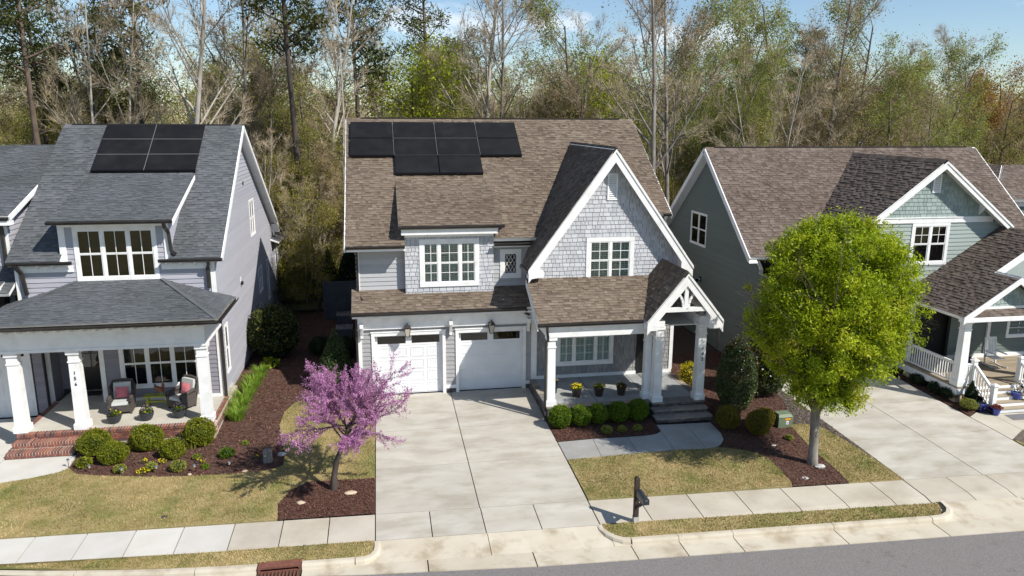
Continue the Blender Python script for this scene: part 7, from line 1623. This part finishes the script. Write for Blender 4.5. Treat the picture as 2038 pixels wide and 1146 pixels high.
# air conditioners
for x, y, lb in ((-1.95, 37.6, 'round topped gray air conditioner unit nearer the street'), (-2.05, 40.3, 'gray air conditioner unit farther back beside the middle house')):
    t = thing('air_conditioner', (x, y, 0), lb, 'air conditioner', 'air conditioners between the houses'); m_ = MB(); m_.box(x-.4, x+.4, y-.4, y+.4, 0, .75); m_.build('cabinet', 'screen_blue', t)
    m_ = MB(); m_.lathe([(.42, .75), (.42, .80), (.30, .81), (.29, .77), (.1, .77), (.1, .80), (.0, .8)], (x, y, 0), 20); m_.box(x-.42, x+.42, y-.42, y-.36, .75, .8); m_.box(x-.42, x+.42, y+.36, y+.42, .75, .8); m_.box(x-.42, x-.36, y-.36, y+.36, .75, .8); m_.box(x+.36, x+.42, y-.36, y+.36, .75, .8); m_.build('fan_guard', 'ac_gray', t)
# iron fence and privacy screen at the back of the gap
t = thing('iron_fence', (-4.2, 43.9, 0), 'black iron picket fence across the gap between houses', 'fence')
m_ = MB(); m_.box(-6.2, -2.6, 43.88, 43.92, 1.35, 1.39); m_.box(-6.2, -2.6, 43.88, 43.92, .15, .19); m_.box(-6.2, -2.6, 43.88, 43.92, 1.22, 1.25); m_.build('rail', 'iron', t)
for k in range(33): m_ = MB(); x = -6.15+k*.11; m_.box(x-.01, x+.01, 43.87, 43.93, .05, 1.45); m_.build('picket', 'iron', t)
t = thing('privacy_screen', (-2.1, 42.0, 0), 'dark blue gray wooden privacy fence panel beside the middle house', 'fence')
for k in range(9): m_ = MB(); x = -3.15+k*.24; m_.box(x, x+.232, 42.0, 42.04, .05, 2.1); m_.build('board', 'screen_blue', t)
m_ = MB(); m_.box(-3.2, -1.0, 41.97, 42.07, 2.1, 2.2); m_.box(-3.2, -1.0, 41.96, 42.0, 1.75, 1.85); m_.build('rail', 'screen_blue', t)
for x in (-3.2, -1.05): m_ = MB(); m_.box(x-.06, x+.06, 41.96, 42.08, 0, 2.28); m_.sq([(.09, 0), (.02, .06)], (x, 42.02, 2.28)); m_.build('post', 'screen_blue', t)
bush('arborvitae', (-1.9, 44.8, 0), (.75, .75, 2.0), 'dark conical arborvitae behind the privacy fence, taller of two', 'leaf_dark', 6000, .14, 'shrub', None, .08, .4, shape=conic)
bush('arborvitae', (-3.1, 45.2, 0), (.6, .6, 1.7), 'dark conical arborvitae behind the fence, left of the taller one', 'leaf_dark', 5000, .14, 'shrub', None, .08, .4, shape=conic)
for x, y, r, z, m, lb in ((-5.3, 46.5, 1.1, 1.5, 'leaf_shrubby', 'olive yellow shrub just behind the iron fence'), (-3.7, 47.5, 1.2, 2.2, 'leaf_shrubby', 'tall olive yellow shrub behind the arborvitae'), (-6.6, 50.5, 1.2, 1.6, 'leaf_shrubby', 'yellow shrub behind the rear porch of the left house'), (-1.2, 48.5, .8, 2.3, 'leaf_tan', 'pale blossoming shrub beside the middle house rear corner')):
    bush('garden_shrub', (x, y, 0), (r, r, z), lb, m, 5200, .13, 'shrub', None, .2, .5, inner=.6, core='twig_brown')
# neighbour's porch things
t = thing('rocking_chair', (26.3, 27.4, dz), 'white slatted rocking chair on the right porch', 'chair')
def RB(name, *boxes):
    m_ = MB()
    for a, b, w_, h_ in boxes: m_.beam((26.3+a[0], 27.4+a[1], dz+a[2]), (26.3+b[0], 27.4+b[1], dz+b[2]), w_, h_)
    m_.build(name, 'white', t)
for sx in (-.27, .27):
    RB('rocker', ((sx, -.45, .06), (sx, -.1, .02), .03, .05), ((sx, -.1, .02), (sx, .45, .07), .03, .05)); RB('leg', ((sx, -.25, .04), (sx, -.25, .6), .04, .04)); RB('leg', ((sx, .22, .04), (sx, .38, 1.2), .04, .05)); RB('armrest', ((sx, -.32, .62), (sx, .3, .64), .09, .03))
RB('seat', ((-.28, -.02, .42), (.28, -.02, .40), .5, .04))
for k in range(6): RB('back_slat', ((-.2+k*.08, .24, .45), (-.2+k*.08, .37, 1.15), .05, .02))
RB('top_rail', ((-.28, .38, 1.17), (.28, .38, 1.17), .03, .12))
pot(25.2, 27.9, dz, .30, .30, 'pot_blue', 'wide blue planter on the porch left of the rocking chair', None, [('sticker_white', 6)], leaf='leaf_dark'); pot(23.45, 24.0, -.16, .16, .26, 'pot_blue', 'blue glazed pot with red leaves at the foot of the white stairs', None, [], leaf='leaf_red', nl=420, spreadk=1.3); pot(23.15, 24.4, -.14, .15, .3, 'pot_blue', 'blue glazed pot behind the one with red leaves', None, [], leaf='leaf_dark', nl=60)
pot(25.0, 24.75, .14, .20, .24, 'pot_blue', 'blue pot with white figure standing on the stairs', None, [('sticker_white', 10)], leaf='leaf_dark', nl=60); rock(25.0, 25.9, .01, 'rock_gray', 'tiny pebble under the stairs')
pot(24.6, 26.6, dz, .16, .2, 'pot_blue', 'small blue pot at the head of the stairs', None, [('bloom_purple', 30)], leaf='leaf_dark', nl=80)
